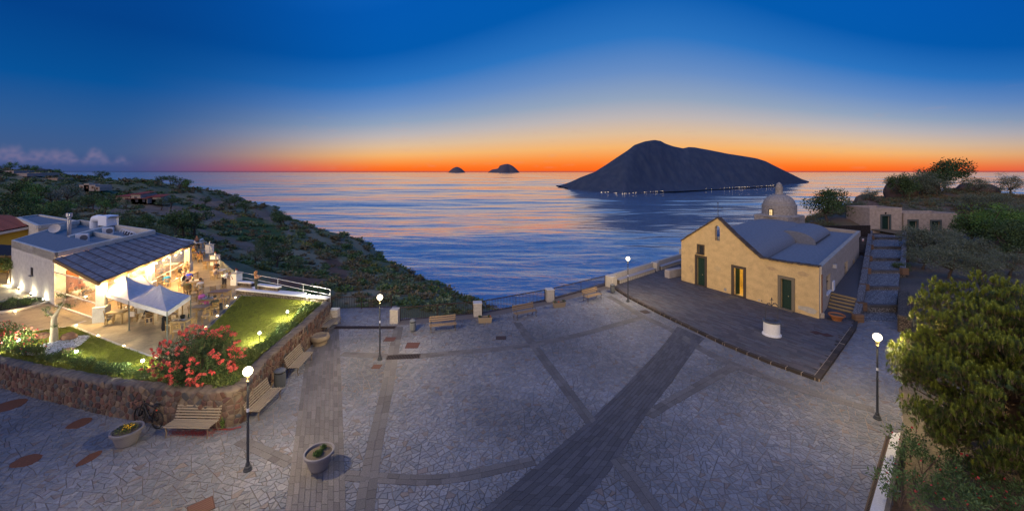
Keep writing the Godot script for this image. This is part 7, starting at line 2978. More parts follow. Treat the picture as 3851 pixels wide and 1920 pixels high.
		omni(Vector3.ZERO, C(1.0, 0.72, 0.36), 8.0 if s[1] == 0 else 18.0, 0.06, l)

func tent() -> void:
	var h := 3.05
	var LF := g(362, 1090, h)
	var MF := g(484, 1130, h)
	var RF := g(627, 1172, h)
	var RB := g(716, 1110, h)
	var MB2 := g(578, 1074, h)
	var LB := MB2 + (LF - MF) * 0.8 + Vector3(0, 0, -1.0)
	var t := thing("party_tent", "white two-peaked canopy tent over the terrace tables", "canopy tent", Vector3((MF.x + MB2.x) * 0.5, HT, (MF.z + MB2.z) * 0.5))
	var o := t.position
	var cloth := M("tent_cloth", C(0.74, 0.73, 0.74), 0.8, grey("plaster", 512, 0.012, 0.28, 0.1, 0.3, 13), 0.5)
	cloth.backlight_enabled = true
	cloth.backlight = Color(0.35, 0.33, 0.3)
	var peaks := [gz(470, 1037, 27.2), gz(600, 1069, 25.4)]
	var quads := [[LF, MF, MB2, LB], [MF, RF, RB, MB2]]
	for k in 2:
		var m := mb()
		var q: Array = quads[k]
		var pk: Vector3 = peaks[k]
		for i in 4:
			var a: Vector3 = q[i]
			var b: Vector3 = q[(i + 1) % 4]
			var rows := 9
			var cols := 8
			var s0 := m.v.size()
			for r in rows + 1:
				var f := float(r) / rows
				for c in cols + 1:
					var e := a.lerp(b, float(c) / cols)
					var p := e.lerp(pk, f)
					p.y = lerpf(e.y, pk.y, pow(f, 1.7)) - 0.07 * sin(PI * c / cols) * (1 - f) + 0.012 * sin(c * 2.4 + r * 0.9 + i)
					m.v.append(p - o); m.n.append(Vector3.UP); m.c.append(Color.WHITE)
			for r in rows:
				for c in cols:
					var x := s0 + r * (cols + 1) + c
					m.t.append_array(PackedInt32Array([x, x + cols + 1, x + 1, x + 1, x + cols + 1, x + cols + 2]))
		grid_normals(m)
		if m.n[30].y < 0:
			for i in m.n.size(): m.n[i] = -m.n[i]
			for i in range(0, m.t.size(), 3):
				var x := m.t[i + 1]
				m.t[i + 1] = m.t[i + 2]
				m.t[i + 2] = x
		put("canopy", m, cloth, t)
		# valance
		for e in [[[LF, MF], [LB, LF], [MB2, LB]], [[MF, RF], [RF, RB], [RB, MB2]]][k]:
			var v := mb()
			v.quad(e[0] - o, e[0] - o - Vector3(0, 0.27, 0), e[1] - o - Vector3(0, 0.27, 0), e[1] - o)
			put("valance", v, cloth, t)
	var steel := M("tent_leg", C(0.10, 0.11, 0.10), 0.5)
	for p in [LF, MF, RF, RB, LB, MB2]:
		var l := mb()
		l.box(Vector3(p.x, (HT + h) * 0.5, p.z) - o, Vector3(0.045, h - HT, 0.045))
		put("leg", l, steel, t)
		var f := mb()
		f.box(Vector3(p.x, HT + 0.01, p.z) - o, Vector3(0.11, 0.02, 0.11))
		put("foot", f, steel, t)

func guests() -> void:
	R.seed = 720
	CHAIR = make_chair(M("chair_wood", C(0.44, 0.27, 0.10), 0.6, grey("wood", 512, 0.02, 0.3, 0.09, 0.4, 11), 2.0, null, 1.0, false))
	var pale := C(0.52, 0.38, 0.2)
	var dark := C(0.26, 0.17, 0.13)
	var K := C(0.035, 0.035, 0.04)
	# [px, py, w, d, turn, colour, words, [[px, py, pose, top, trousers, hair, long, words]...]]
	var sets := [
		[443, 1212, 0.95, 0.75, 0.2, pale, "bare pale table at the tent's lamp-side corner", [[409, 1219]]],
		[492, 1170, 0.95, 0.75, 0.2, pale, "pale table under the tent nearest the porch glass", [[462, 1172], [507, 1182]]],
		[556, 1190, 1.0, 0.75, 0.2, pale, "pale table under the tent with two diners", [[516, 1204, "seated", C(0.6, 0.58, 0.55), C(0.55, 0.52, 0.48), C(0.12, 0.07, 0.04), 0, "diner in pale clothes under the tent"], [560, 1219, "seated", K, C(0.05, 0.05, 0.08), C(0.02, 0.02, 0.02), 0, "diner in a black jacket under the tent seen from behind"]]],
		[648, 1190, 0.95, 0.75, 0.2, pale, "pale table under the tent's front corner", [[612, 1203], [653, 1207]]],
		[682, 1246, 0.9, 0.8, 0.1, pale, "table with ice bucket and papers just outside the tent", [[642, 1245], [665, 1270], [717, 1249]]],
		[754, 1193, 1.0, 0.75, 0.15, dark, "bare dark table by the drain strip", [[725, 1197], [772, 1211], [729, 1167]]],
		[784, 1160, 1.0, 0.75, 0.15, pale, "table of the couple in pink and olive", [[756, 1158, "seated", C(0.6, 0.16, 0.4), C(0.4, 0.1, 0.28), C(0.5, 0.26, 0.1), 1, "woman in pink with long fair hair at a table"], [807, 1181, "seated", C(0.07, 0.065, 0.04), C(0.04, 0.05, 0.09), C(0.05, 0.04, 0.03), 0, "man in an olive jacket seen from behind"]]],
		[826, 1131, 1.3, 0.8, 0.15, dark, "bare long dark table beside the waiter", [[803, 1119], [815, 1146], [846, 1139], [838, 1113]]],
		[824, 1046, 1.0, 0.75, 0.1, C(0.7, 0.66, 0.58), "couple's table at the glass rail with bright cloth", [[803, 1052, "seated_lean", C(0.5, 0.4, 0.32), C(0.5, 0.4, 0.34), C(0.25, 0.1, 0.04), 1, "woman in a light dress at the glass rail"], [812, 1030, "seated_lean", C(0.03, 0.03, 0.04), C(0.05, 0.05, 0.05), C(0.12, 0.06, 0.03), 0, "man in black at the glass rail"]]],
		[795, 1006, 0.95, 0.75, 0.1, dark, "dark table beside the middle rail pillar", [[775, 1012]]],
		[712, 1058, 0.85, 1.3, 0.25, pale, "far half of the large party's table", [[680, 1048, "seated", K, K, C(0.4, 0.38, 0.36), 0, "grey-haired man in black at the large party table"], [689, 1062, "seated", C(0.35, 0.3, 0.22), C(0.2, 0.18, 0.16), C(0.25, 0.18, 0.1), 0, "guest in a patterned shirt at the large party table"], [710, 1072, "seated", C(0.02, 0.05, 0.55), C(0.04, 0.04, 0.06), C(0.5, 0.36, 0.18), 0, "guest in a bright blue jacket seen from behind"], [701, 1034, "seated", C(0.42, 0.28, 0.16), C(0.2, 0.15, 0.1), C(0.3, 0.12, 0.05), 1, "woman in a tan top at the large party table's far end"]]],
		[728, 1089, 0.9, 1.3, 0.25, pale, "near half of the large party's table", [[690, 1083, "seated", C(0.6, 0.57, 0.52), C(0.1, 0.1, 0.12), C(0.15, 0.07, 0.04), 0, "guest in a white shirt leaning at the large party table"], [685, 1099, "seated_lean", C(0.25, 0.22, 0.18), K, C(0.03, 0.02, 0.02), 1, "dark-haired woman at the large party table"], [703, 1112, "seated", C(0.12, 0.12, 0.06), C(0.08, 0.08, 0.06), C(0.05, 0.03, 0.02), 0, "man in an olive shirt at the large party table"], [752, 1106, "seated", C(0.68, 0.66, 0.62), K, C(0.04, 0.03, 0.02), 0, "man in a white shirt on the rail side of the party"], [728, 1122]]],
		[611, 1064, 0.9, 1.0, 0.3, pale, "small party's table beside the porch's middle pillar", [[586, 1066, "seated", C(0.2, 0.16, 0.14), K, C(0.3, 0.06, 0.015), 2, "woman with long red hair beside the pillar"], [597, 1079, "seated", C(0.1, 0.1, 0.1), K, C(0.2, 0.17, 0.14), 0, "grey-haired man in a dark shirt beside the pillar"], [604, 1047, "seated_lean", C(0.22, 0.2, 0.2), K, C(0.35, 0.2, 0.1), 0, "diner leaning over the small party's table"], [627, 1083, "seated", C(0.02, 0.2, 0.42), C(0.1, 0.1, 0.12), C(0.12, 0.06, 0.03), 0, "person in a turquoise top seen from behind"]]],
		[746, 972, 0.95, 0.75, 0.1, C(0.6, 0.58, 0.52), "far table near the upper rail pillar", [[727, 966, "seated", C(0.45, 0.28, 0.05), K, C(0.2, 0.08, 0.03), 0, "guest in a mustard top far along the terrace"], [735, 980, "seated", C(0.05, 0.05, 0.09), K, C(0.05, 0.03, 0.02), 0, "guest in navy far along the terrace"], [752, 988, "seated", C(0.25, 0.1, 0.05), K, C(0.04, 0.03, 0.02), 1, "dark-haired woman in rust red far along the terrace"]]],
		[748, 934, 0.95, 0.75, 0.1, C(0.6, 0.58, 0.52), "farthest table at the end of the glass rail", [[731, 936, "seated", C(0.65, 0.62, 0.58), K, C(0.05, 0.03, 0.02), 0, "guest in white at the farthest table"], [739, 922, "seated", C(0.3, 0.15, 0.1), K, C(0.04, 0.03, 0.02), 0, "guest in brown at the farthest table"]]],
		[300, 1127, 1.0, 0.8, 0.5, pale, "table inside the porch's glazed end", [[268, 1126, "seated", C(0.45, 0.2, 0.08), K, C(0.05, 0.03, 0.02), 0, "diner in orange brown inside the porch"], [285, 1143, "seated", C(0.6, 0.56, 0.5), C(0.3, 0.28, 0.25), C(0.08, 0.05, 0.03), 0, "diner in white inside the porch seen from behind"], [303, 1111, "seated_lean", C(0.5, 0.18, 0.08), K, C(0.04, 0.025, 0.02), 1, "woman with dark hair in orange inside the porch"], [328, 1137, "seated", C(0.12, 0.11, 0.12), K, C(0.3, 0.26, 0.22), 0, "diner in dark grey inside the porch"]]],
		[418, 1113, 0.95, 0.75, 0.4, pale, "empty table inside the porch by the first pane", [[396, 1117], [434, 1121]]],
		[525, 1066, 0.95, 0.75, 0.4, C(0.7, 0.66, 0.58), "empty pale table inside the porch by the middle pillar", [[505, 1070], [541, 1072]]],
		[647, 1020, 1.1, 0.8, 0.3, C(0.75, 0.73, 0.7), "white-topped table at the porch's open end", [[628, 1018], [650, 1033], [668, 1019]]]]
	var serial := 0
	for s in sets:
		var at := g(s[0], s[1], HT)
		table(at, s[2], s[3], s[4], s[5], s[6])
		serial = 0
		for c in s[7]:
			var p := g(c[0], c[1], HT)
			var d := at - p
			# keep the seat clear of the table
			var turn := atan2(d.x, d.z)
			var words := "wooden ladder-back chair at the " + String(s[6]).get_slice(" with ", 0)
			if c.size() > 2:
				words = "wooden chair taken by the " + String(c[7])
				person(c[2], p, turn, c[7], c[3], c[4], c[5], c[6])
			elif s[7].size() > 1: words = ["first", "second", "third", "fourth", "extra"][serial] + " empty chair round the " + String(s[6]).get_slice(" with ", 0).get_slice(" inside ", 0)
			chair_at(p, turn, " ".join(words.split(" ").slice(0, 15)))
			serial += 1
		# things on some tables
		if s[7].size() > 1 and (s[7][0] as Array).size() > 2:
			for k in 3:
				var pl := thing("dinner_plate", "white plate on the " + String(s[6]), "plate", at + Vector3(rr(-0.3, 0.3), 0.764, rr(-0.25, 0.25)), 0.0, "plates on the " + String(s[6]))
				var m := mb(C(0.75, 0.74, 0.7))
				m.lathe(Vector3.ZERO, [[0, 0], [0.08, 0], [0.13, 0.02], [0.12, 0.02], [0.07, 0.008], [0, 0.008]], 14)
				put("plate", m, M("linen", Color.WHITE, 0.9), pl)
			var gl := thing("wine_bottle", "dark bottle on the " + String(s[6]), "bottle", at + Vector3(rr(-0.15, 0.15), 0.764, rr(-0.1, 0.1)))
			var gm := mb(C(0.03, 0.06, 0.03))
			gm.lathe(Vector3.ZERO, [[0, 0], [0.037, 0], [0.037, 0.18], [0.015, 0.22], [0.015, 0.3], [0, 0.3]], 10)
			put("bottle", gm, M("bottle_glass", Color.WHITE, 0.2), gl)
	# ice bucket and papers
	var bt := g(682, 1246, HT) + Vector3(0, 0.764, 0)
	var bu := thing("ice_bucket", "dark ice bucket on the table outside the tent", "bucket", bt + Vector3(-0.05, 0, -0.12))
	var bm := mb(C(0.12, 0.12, 0.1))
	bm.lathe(Vector3.ZERO, [[0, 0], [0.1, 0], [0.13, 0.2], [0.12, 0.2], [0.1, 0.05]], 16)
	put("bucket", bm, M("bin_steel", Color.WHITE, 0.45), bu)
	var bo := thing("wine_bottle", "dark wine bottle beside the ice bucket", "bottle", bt + Vector3(0.25, 0, -0.2))
	var bb := mb(C(0.03, 0.04, 0.03))
	bb.lathe(Vector3.ZERO, [[0, 0], [0.037, 0], [0.037, 0.18], [0.015, 0.22], [0.015, 0.3], [0, 0.3]], 10)
	put("bottle", bb, M("bottle_glass", Color.WHITE, 0.2), bo)
	for k in 5:
		var pa := mb([C(0.65, 0.63, 0.6), C(0.03, 0.035, 0.06)][k % 2])
		pa.box(Vector3(0, 0.004, 0), Vector3(0.2, 0.006, 0.13))
		var pn := put("menu_sheet", pa, M("sticker_paper", Color.WHITE, 0.7))
		pn.position = bt + Vector3(-0.28 + 0.13 * k, 0.001 + 0.007 * k, 0.16 + rr(-0.06, 0.06))
		pn.rotation.y = rr(-0.6, 0.6)
		tag(pn, ["pale", "dark"][k % 2] + " printed sheet on the table with the ice bucket", "paper", "sheets on the table outside the tent")
	# black coat over a chair back, bags
	var cp := g(642, 1245, HT)
	var co := mb(C(0.015, 0.015, 0.017))
	co.tube([Vector3(0, 0.98, 0), Vector3(0, 0.9, 0), Vector3(0.01, 0.6, 0), Vector3(-0.01, 0.3, 0.02), Vector3(0, 0.12, 0.02)], [0.1, 0.15, 0.16, 0.17, 0.16], 10)
	for i in co.v.size(): co.v[i] = Vector3(co.v[i].x, co.v[i].y, co.v[i].z * 0.55)
	var con := put("black_coat", co, M("coat_cloth", Color.WHITE, 0.9))
	con.position = cp + Vector3(-0.28, 0, 0.12)
	con.rotation.y = 1.0
	tag(con, "black coat hanging from a chair back near the tent leg", "coat")
	var ba := thing("backpack", "dark backpack on the floor beside the olive-jacket man", "backpack", g(826, 1163, HT), 0.3)
	var bk := mb(C(0.03, 0.035, 0.04))
	bk.cbox(Vector3(0, 0.23, 0), Vector3(0.3, 0.46, 0.2), 0.07)
	put("bag", bk, M("coat_cloth", Color.WHITE, 0.9), ba)
	var pk := mb(C(0.04, 0.045, 0.05))
	pk.cbox(Vector3(0, 0.16, 0.12), Vector3(0.24, 0.22, 0.06), 0.025)
	put("pocket", pk, M("coat_cloth", Color.WHITE, 0.9), ba)
	var tb := mb(C(0.62, 0.58, 0.5))
	tb.cbox(Vector3(0, 0.17, 0), Vector3(0.36, 0.32, 0.08), 0.03)
	var tbn := put("tote_bag", tb, M("coat_cloth", Color.WHITE, 0.9))
	tbn.position = g(508, 1210, HT) + Vector3(-0.05, 0.42, 0.2)
	tag(tbn, "cream tote bag hung on the pale-clothed diner's chair", "bag")

func old_houses() -> void:
	# neighbours behind the restaurant
	var white := M("white_render", C(0.80, 0.76, 0.67), 0.85)
	var roofm := M("roof_felt", C(0.25, 0.29, 0.33), 0.85)
	var y := 5.2
	var t := thing("white_annex", "low white annex with a grey flat roof behind the restaurant", "building")
	var q := [g(66, 818, y), g(142, 849, y), g(288, 832, y), g(145, 808, y)]
	var w := mb()
	var pl := PackedVector2Array()
	for p in q: pl.append(v2(p))
	w.prism(pl, -1.0, y - 0.15)
	put("walls", w, white, t)
	var rim := mb()
	for i in 4:
		var a: Vector3 = q[i]
		var b: Vector3 = q[(i + 1) % 4]
		var u := (b - a).normalized()
		rim.box((a + b) * 0.5 - Vector3(0, 0.1, 0), Vector3((b - a).length() + 0.3, 0.35, 0.3), Basis(u, Vector3.UP, u.cross(Vector3.UP)))
	put("parapet", rim, white, t)
	var inn := Geometry2D.offset_polygon(pl, -0.14)
	var rf := mb()
	if inn.size(): rf.prism(inn[0], y - 0.3, y - 0.1)
	put("flat_roof", rf, roofm, t)
	# yellow house with a tiled roof
	var th := thing("yellow_house", "yellow house with a red tiled roof at the edge of the view", "house")
	var z := 44.0
	var e0 := gz(-160, 905, 42.0)
	var e1 := gz(140, 846, 46.5)
	var r0 := gz(-260, 806, 52.0)
	var r1 := gz(36, 813, 52.0)
	var up := (e1 - e0).cross(r0 - e0).normalized()
	if up.y < 0: up = -up
	var rows := 26
	var tile := M("red_tile", Color.WHITE, 0.85, grey("slabs", 512, 0.03, 0.3, 0.22, 0.3), 1.0)
	var deck := mb(C(0.5, 0.45, 0.4))
	deck.quad(e0 - up * 0.06, e1 - up * 0.06, r1 - up * 0.06, r0 - up * 0.06)
	put("roof_deck", deck, white, th)
	for i in rows:
		var f := (i + 0.5) / rows
		var tm := mb(vary(C(0.38, 0.12, 0.07), 0.2))
		tm.tube([e0.lerp(e1, f), r0.lerp(r1, f)], [0.2], 6, false)
		put("tile_row", tm, tile, th)
	var vg := mb()
	var d := e1 - r1
	vg.box((e1 + r1) * 0.5 - up * 0.05, Vector3(d.length(), 0.3, 0.2), Basis(d.normalized(), up, d.normalized().cross(up)))
	put("verge", vg, white, th)
	var ev := mb()
	d = e1 - e0
	ev.box((e1 + e0) * 0.5 - up * 0.1, Vector3(d.length(), 0.25, 0.16), Basis(d.normalized(), up, d.normalized().cross(up)))
	put("eave_board", ev, white, th)
	var yw := mb()
	var ya := e0 + Vector3(0, 0, -0.5)
	var yb := e1 + Vector3(-0.3, 0, -0.5)
	wall_face(yw, Vector3(ya.x, 0, ya.z), Vector3(yb.x, 0, yb.z), -0.5, [[0, ya.y], [1, yb.y]], [[0.78, 0.86, 1.6, 3.3], [0.6, 0.68, 1.6, 3.3]], Vector3(0, 0, -0.3))
	wall_face(yw, Vector3(yb.x, 0, yb.z), Vector3(r1.x - 0.3, 0, r1.z), -0.5, [[0, yb.y], [1, r1.y - 0.1]], [], Vector3(-0.3, 0, 0))
	put("walls", yw, M("yellow_render", C(0.55, 0.36, 0.05), 0.85), th)
	for f in [0.82, 0.64]:
		var c := ya.lerp(yb, f)
		var wm := mb(C(0.10, 0.08, 0.06))
		wm.box(Vector3(c.x, 2.45, c.z - 0.2), Vector3(0.9, 1.75, 0.06))
		put("window", wm, M("dark_pane", C(0.03, 0.04, 0.05), 0.15), th)
	# low annex beside the plain wall
	var la := thing("side_annex", "low reed-roofed lean-to lit from inside at the plain wall", "lean-to")
	var lp := [g(-140, 960, 3.6), g(42, 960, 3.6), g(42, 921, 3.9), g(-140, 912, 3.9)]
	var lr := mb(C(0.09, 0.09, 0.11))
	lr.quad(lp[0], lp[1], lp[2], lp[3])
	lr.quad(lp[3] - Vector3(0, 0.1, 0), lp[2] - Vector3(0, 0.1, 0), lp[1] - Vector3(0, 0.1, 0), lp[0] - Vector3(0, 0.1, 0))
	put("roof", lr, M("roof_felt", C(0.25, 0.29, 0.33), 0.85), la)
	var lb := mb(C(0.36, 0.22, 0.09))
	lb.box((lp[0] + lp[1]) * 0.5 - Vector3(0, 0.1, 0), Vector3((lp[1] - lp[0]).length(), 0.2, 0.12))
	put("beam", lb, M("porch_wood", Color.WHITE, 0.7), la)
	var lw := mb(C(0.6, 0.5, 0.25))
	wall_face(lw, lp[3] * Vector3(1, 0, 1), lp[2] * Vector3(1, 0, 1), HT - 0.1, [[0, 3.85], [1, 3.85]], [], Vector3(0, 0, -0.1))
	put("back_wall", lw, M("yellow_render", C(0.9, 0.75, 0.4), 0.85), la)
	var lm := mb()
	var lc: Vector3 = (lp[0] + lp[2]) * 0.5 + Vector3(1.2, -0.6, 0)
	lm.ball(lc, Vector3.ONE * 0.1, 10, 7)
	put("lamp", lm, glow("porch_globe", C(1.0, 0.72, 0.36), 9.0), la)
	omni(lc, C(1.0, 0.72, 0.3), 2.2, 0.1, la)
	for x in [-130, 30]:
		var po := mb(C(0.36, 0.22, 0.09))
		var pb := g(x, 960, 3.6)
		po.box(Vector3(pb.x, (3.5 + HT) * 0.5, pb.z), Vector3(0.14, 3.5 - HT, 0.14))
		put("post", po, M("porch_wood", Color.WHITE, 0.7), la)

# ---------- trees, shrubs, far houses ----------
func leafy(key := "leaves") -> StandardMaterial3D:
	var m := M(key, Color.WHITE, 0.7)
	m.backlight_enabled = true
	m.backlight = Color(0.25, 0.3, 0.12)
	return m

func add_leaves(m: MB, at: Vector3, n: int, size: Vector3, leaf: float, cols: Array, narrow := 0.5, shell := 0.4, sd := 1) -> void:
	m.add(leaf_mesh(n, size, leaf, cols, narrow, shell, sd), Transform3D(Basis(), at))

# crown of many separate clumps on limbs; unit: metres
func tree_parts(h: float, wide: float, low: float, clumps: int, per: int, leaf: float, cols: Array, sd: int, narrow := 0.5, trunk_r := 0.0) -> Array:
	var r := RandomNumberGenerator.new()
	r.seed = sd
	var wood := mb(C(0.1, 0.075, 0.055))
	var tr := trunk_r if trunk_r > 0 else h * 0.035
	var fork := Vector3(r.randf_range(-0.1, 0.1) * wide, low + (h - low) * 0.2, r.randf_range(-0.1, 0.1) * wide)
	wood.tube([Vector3(0, -0.3, 0), Vector3(fork.x * 0.3, fork.y * 0.5, fork.z * 0.6), fork], [tr * 1.3, tr, tr * 0.75], 7)
	var crown := mb()
	for i in clumps:
		var d := Vector3(r.randfn(), r.randfn() * 0.8, r.randfn()).normalized() * pow(r.randf(), 0.45)
		var c := Vector3(d.x * wide * 0.40, low + (h - low) * (0.52 + 0.40 * d.y), d.z * wide * 0.40)
		var s := wide * r.randf_range(0.10, 0.19)
		add_leaves(crown, c, int(per * r.randf_range(0.7, 1.3)), Vector3(s, s * 0.75, s), leaf, cols, narrow, 0.5, sd * 50 + i)
		if i % 3 == 0: wood.tube([fork, fork.lerp(c, 0.55) + Vector3(0, -0.05 * h, 0), c], [tr * 0.5, tr * 0.3, tr * 0.12], 5, false)
	return [wood, crown]

func make_tree(called: String, parts: Array, label: String, cat: String, group := "") -> Node3D:
	var t := thing(called, label, cat, Vector3.ZERO, 0.0, group)
	put("trunk", parts[0], M("bark", Color.WHITE, 0.95, grey("soil", 512, 0.02, 0.25, 0.12, 0.35), 1.0), t)
	put("crown", parts[1], leafy(), t)
	return t

func set_tree(t: Node3D, first: bool, at: Vector3, s: float, label: String) -> void:
	var turn := rr(0, TAU)
	var o := t if first else copy(t, at, turn, label)
	if first: t.set_meta("label", label)
	o.position = at
	o.rotation.y = turn
	o.scale = Vector3(s, s * rr(0.9, 1.1), s)

func hill_green() -> void:
	R.seed = 830
	var olive := [C(0.139, 0.19, 0.0888), C(0.101, 0.139, 0.071), C(0.19, 0.229, 0.127)]
	var deep := [C(0.071, 0.122, 0.0406), C(0.101, 0.165, 0.0507), C(0.0558, 0.0913, 0.0355)]
	var grey_g := [C(0.254, 0.27, 0.216), C(0.19, 0.216, 0.165)]
	var fresh := [C(0.114, 0.229, 0.0558), C(0.0888, 0.178, 0.0456), C(0.152, 0.254, 0.0761)]
	var kinds := [make_tree("carob_tree", tree_parts(6.5, 8.0, 1.2, 22, 60, 0.36, deep, 3), "", "tree", "trees on the hillside"), make_tree("olive_tree", tree_parts(5.0, 6.0, 1.0, 18, 60, 0.3, olive, 5, 0.35), "", "tree", "trees on the hillside"),
		make_tree("silver_tree", tree_parts(6.5, 6.5, 1.0, 20, 60, 0.32, grey_g, 8, 0.35), "", "tree", "trees on the hillside"), make_tree("green_tree", tree_parts(6.0, 7.0, 1.0, 22, 60, 0.34, fresh, 11), "", "tree", "trees on the hillside")]
	var used := [0, 0, 0, 0]
	# [px, py of the foot, distance, kind, size, words]
	var list := [[40, 752, 150, 0, 1.3], [95, 735, 165, 3, 1.3], [20, 800, 105, 0, 1.2], [110, 800, 110, 3, 1.0], [60, 838, 82, 0, 0.9], [150, 770, 130, 3, 1.3], [190, 768, 135, 2, 1.2], [215, 745, 160, 2, 1.2], [250, 730, 175, 0, 1.2], [255, 770, 135, 2, 1.3], [135, 830, 88, 3, 0.9], [215, 815, 96, 3, 1.0], [300, 745, 150, 1, 1.0], [330, 760, 135, 1, 1.0], [255, 838, 82, 1, 0.9], [180, 845, 80, 0, 0.9], [345, 790, 120, 0, 0.8], [390, 800, 112, 3, 0.8], [420, 770, 140, 0, 0.8], [470, 772, 140, 1, 0.8], [380, 712, 290, 0, 1.3], [497, 722, 320, 0, 1.3], [580, 732, 310, 0, 1.1], [605, 733, 310, 0, 1.2], [640, 736, 300, 0, 1.2], [672, 747, 270, 0, 1.5], [705, 748, 270, 3, 1.3], [470, 838, 88, 1, 1.0], [520, 850, 84, 0, 0.8], [560, 845, 88, 1, 0.7], [605, 800, 150, 1, 0.9], [640, 792, 160, 0, 0.9], [690, 850, 92, 0, 1.1], [730, 852, 95, 0, 1.2], [655, 860, 88, 0, 0.9], [620, 880, 80, 1, 0.8], [770, 790, 190, 0, 0.8], [860, 785, 195, 0, 0.9], [880, 770, 210, 0, 0.9], [925, 784, 190, 0, 1.1], [1050, 818, 165, 0, 0.9], [1062, 830, 155, 0, 0.9], [1056, 855, 135, 0, 0.9], [1000, 940, 88, 0, 0.7], [1040, 985, 75, 0, 0.7], [960, 1000, 72, 1, 0.7], [1120, 1000, 74, 1, 0.6], [1200, 925, 110, 0, 0.5], [40, 690, 330, 3, 1.5], [85, 685, 350, 0, 1.4], [130, 690, 340, 3, 1.4], [175, 690, 340, 0, 1.3], [10, 670, 400, 0, 1.3], [215, 700, 310, 3, 1.2]]
	var names := ["dark round carob tree", "olive tree", "silvery leafy tree", "fresh green tree"]
	var where := ["in the dense grove behind the yellow house", "on the bare field beside the track", "on the slope below the far farmhouse", "along the far brow above the sea", "on the scrubby bank behind the restaurant"]
	for s in list:
		var k: int = s[3]
		var p := gz(s[0], s[1], s[2])
		p.y = hill_y(p.x, p.z)
		var w := 4
		if s[0] < 430 and s[2] < 200: w = 0
		elif s[2] > 250: w = 3
		elif s[0] > 740 and s[2] > 120: w = 1
		elif s[2] > 130: w = 2
		set_tree(kinds[k], used[k] == 0, p, s[4], names[k] + " " + where[w])
		used[k] += 1
	# ground scrub as one mass
	var cols := [[C(0.127, 0.178, 0.0761), C(0.0888, 0.127, 0.0507)], [C(0.203, 0.242, 0.114), C(0.152, 0.19, 0.0888)], [C(0.237, 0.195, 0.101), C(0.169, 0.135, 0.0761)], [C(0.0888, 0.139, 0.0456), C(0.127, 0.203, 0.0634)]]
	var patch := noise(0.05, 4, FastNoiseLite.TYPE_SIMPLEX_SMOOTH, 5)
	for k in 4:
		var bush := leaf_mesh(110, Vector3(0.8, 0.5, 0.8), 0.36, cols[k], 0.5, 0.5, 60 + k)
		var xf := []
		for i in 4200:
			var z := 40.0 * pow(380.0 / 40.0, pow(R.randf(), 0.85))
			var u := rr(-1.35, 0.08)
			var x := u * z
			var q := Vector2(x, -z)
			if inside(q, FIELDS) or inside(q, TRACKS): continue
			if inside(q, SCARPS) and R.randf() < 0.75: continue
			if z < 62.0 and x > -66.0 and x < -25.0 and z < 56.0: continue
			var pn := patch.get_noise_2d(x, z) + 0.5 * patch.get_noise_2d(x * 3.0 + 90.0, z * 3.0)
			if k == 2 and pn < -0.12: continue
			if k != 2 and R.randf() < 0.62: continue
			if k != 2 and pn > 0.18 and R.randf() < 0.8: continue
			var s := (0.35 + 1.3 * pow(R.randf(), 2.0)) * (0.55 + z / 130.0)
			xf.append(Transform3D(Basis(Vector3.UP, rr(0, TAU)).scaled(Vector3(s, s * rr(0.6, 1.0), s)), Vector3(x, hill_y(x, -z) + 0.15 * s, -z)))
		multi("hillside_scrub", bush.mesh(leafy()), xf, [], ["dark low scrub all over the hillside", "grey green low scrub all over the hillside", "dry straw coloured grass clumps over the hillside", "fresh green low scrub over the hillside"][k])
	# yellow broom
	var br := leaf_mesh(90, Vector3(0.9, 0.55, 0.9), 0.26, [C(0.39, 0.286, 0.026), C(0.372, 0.304, 0.0338), C(0.127, 0.178, 0.0507)], 0.6, 0.4, 77)
	var bm := br.mesh(leafy("broom"))
	for s in [[838, 800], [860, 808], [868, 835], [878, 845], [935, 838], [992, 852], [912, 815], [1130, 915], [1160, 925], [1185, 935], [1256, 950], [1285, 958], [1358, 985], [1372, 990], [1385, 995], [1402, 1005], [1410, 1028], [1425, 1022], [1456, 1010], [790, 815], [1322, 985], [1148, 920]]:
		var p := on_hill(s[0], s[1], 60.0)
		var o := put("broom_bush", bm, null)
		o.position = p + Vector3(0, 0.2, 0)
		o.scale = Vector3.ONE * (0.6 + -p.z / 150.0)
		tag(o, "yellow flowering broom bush on the hillside" + (" in the green plot by the track" if s[0] < 1000 else " on the slope towards the sea"), "bush", "yellow broom bushes")

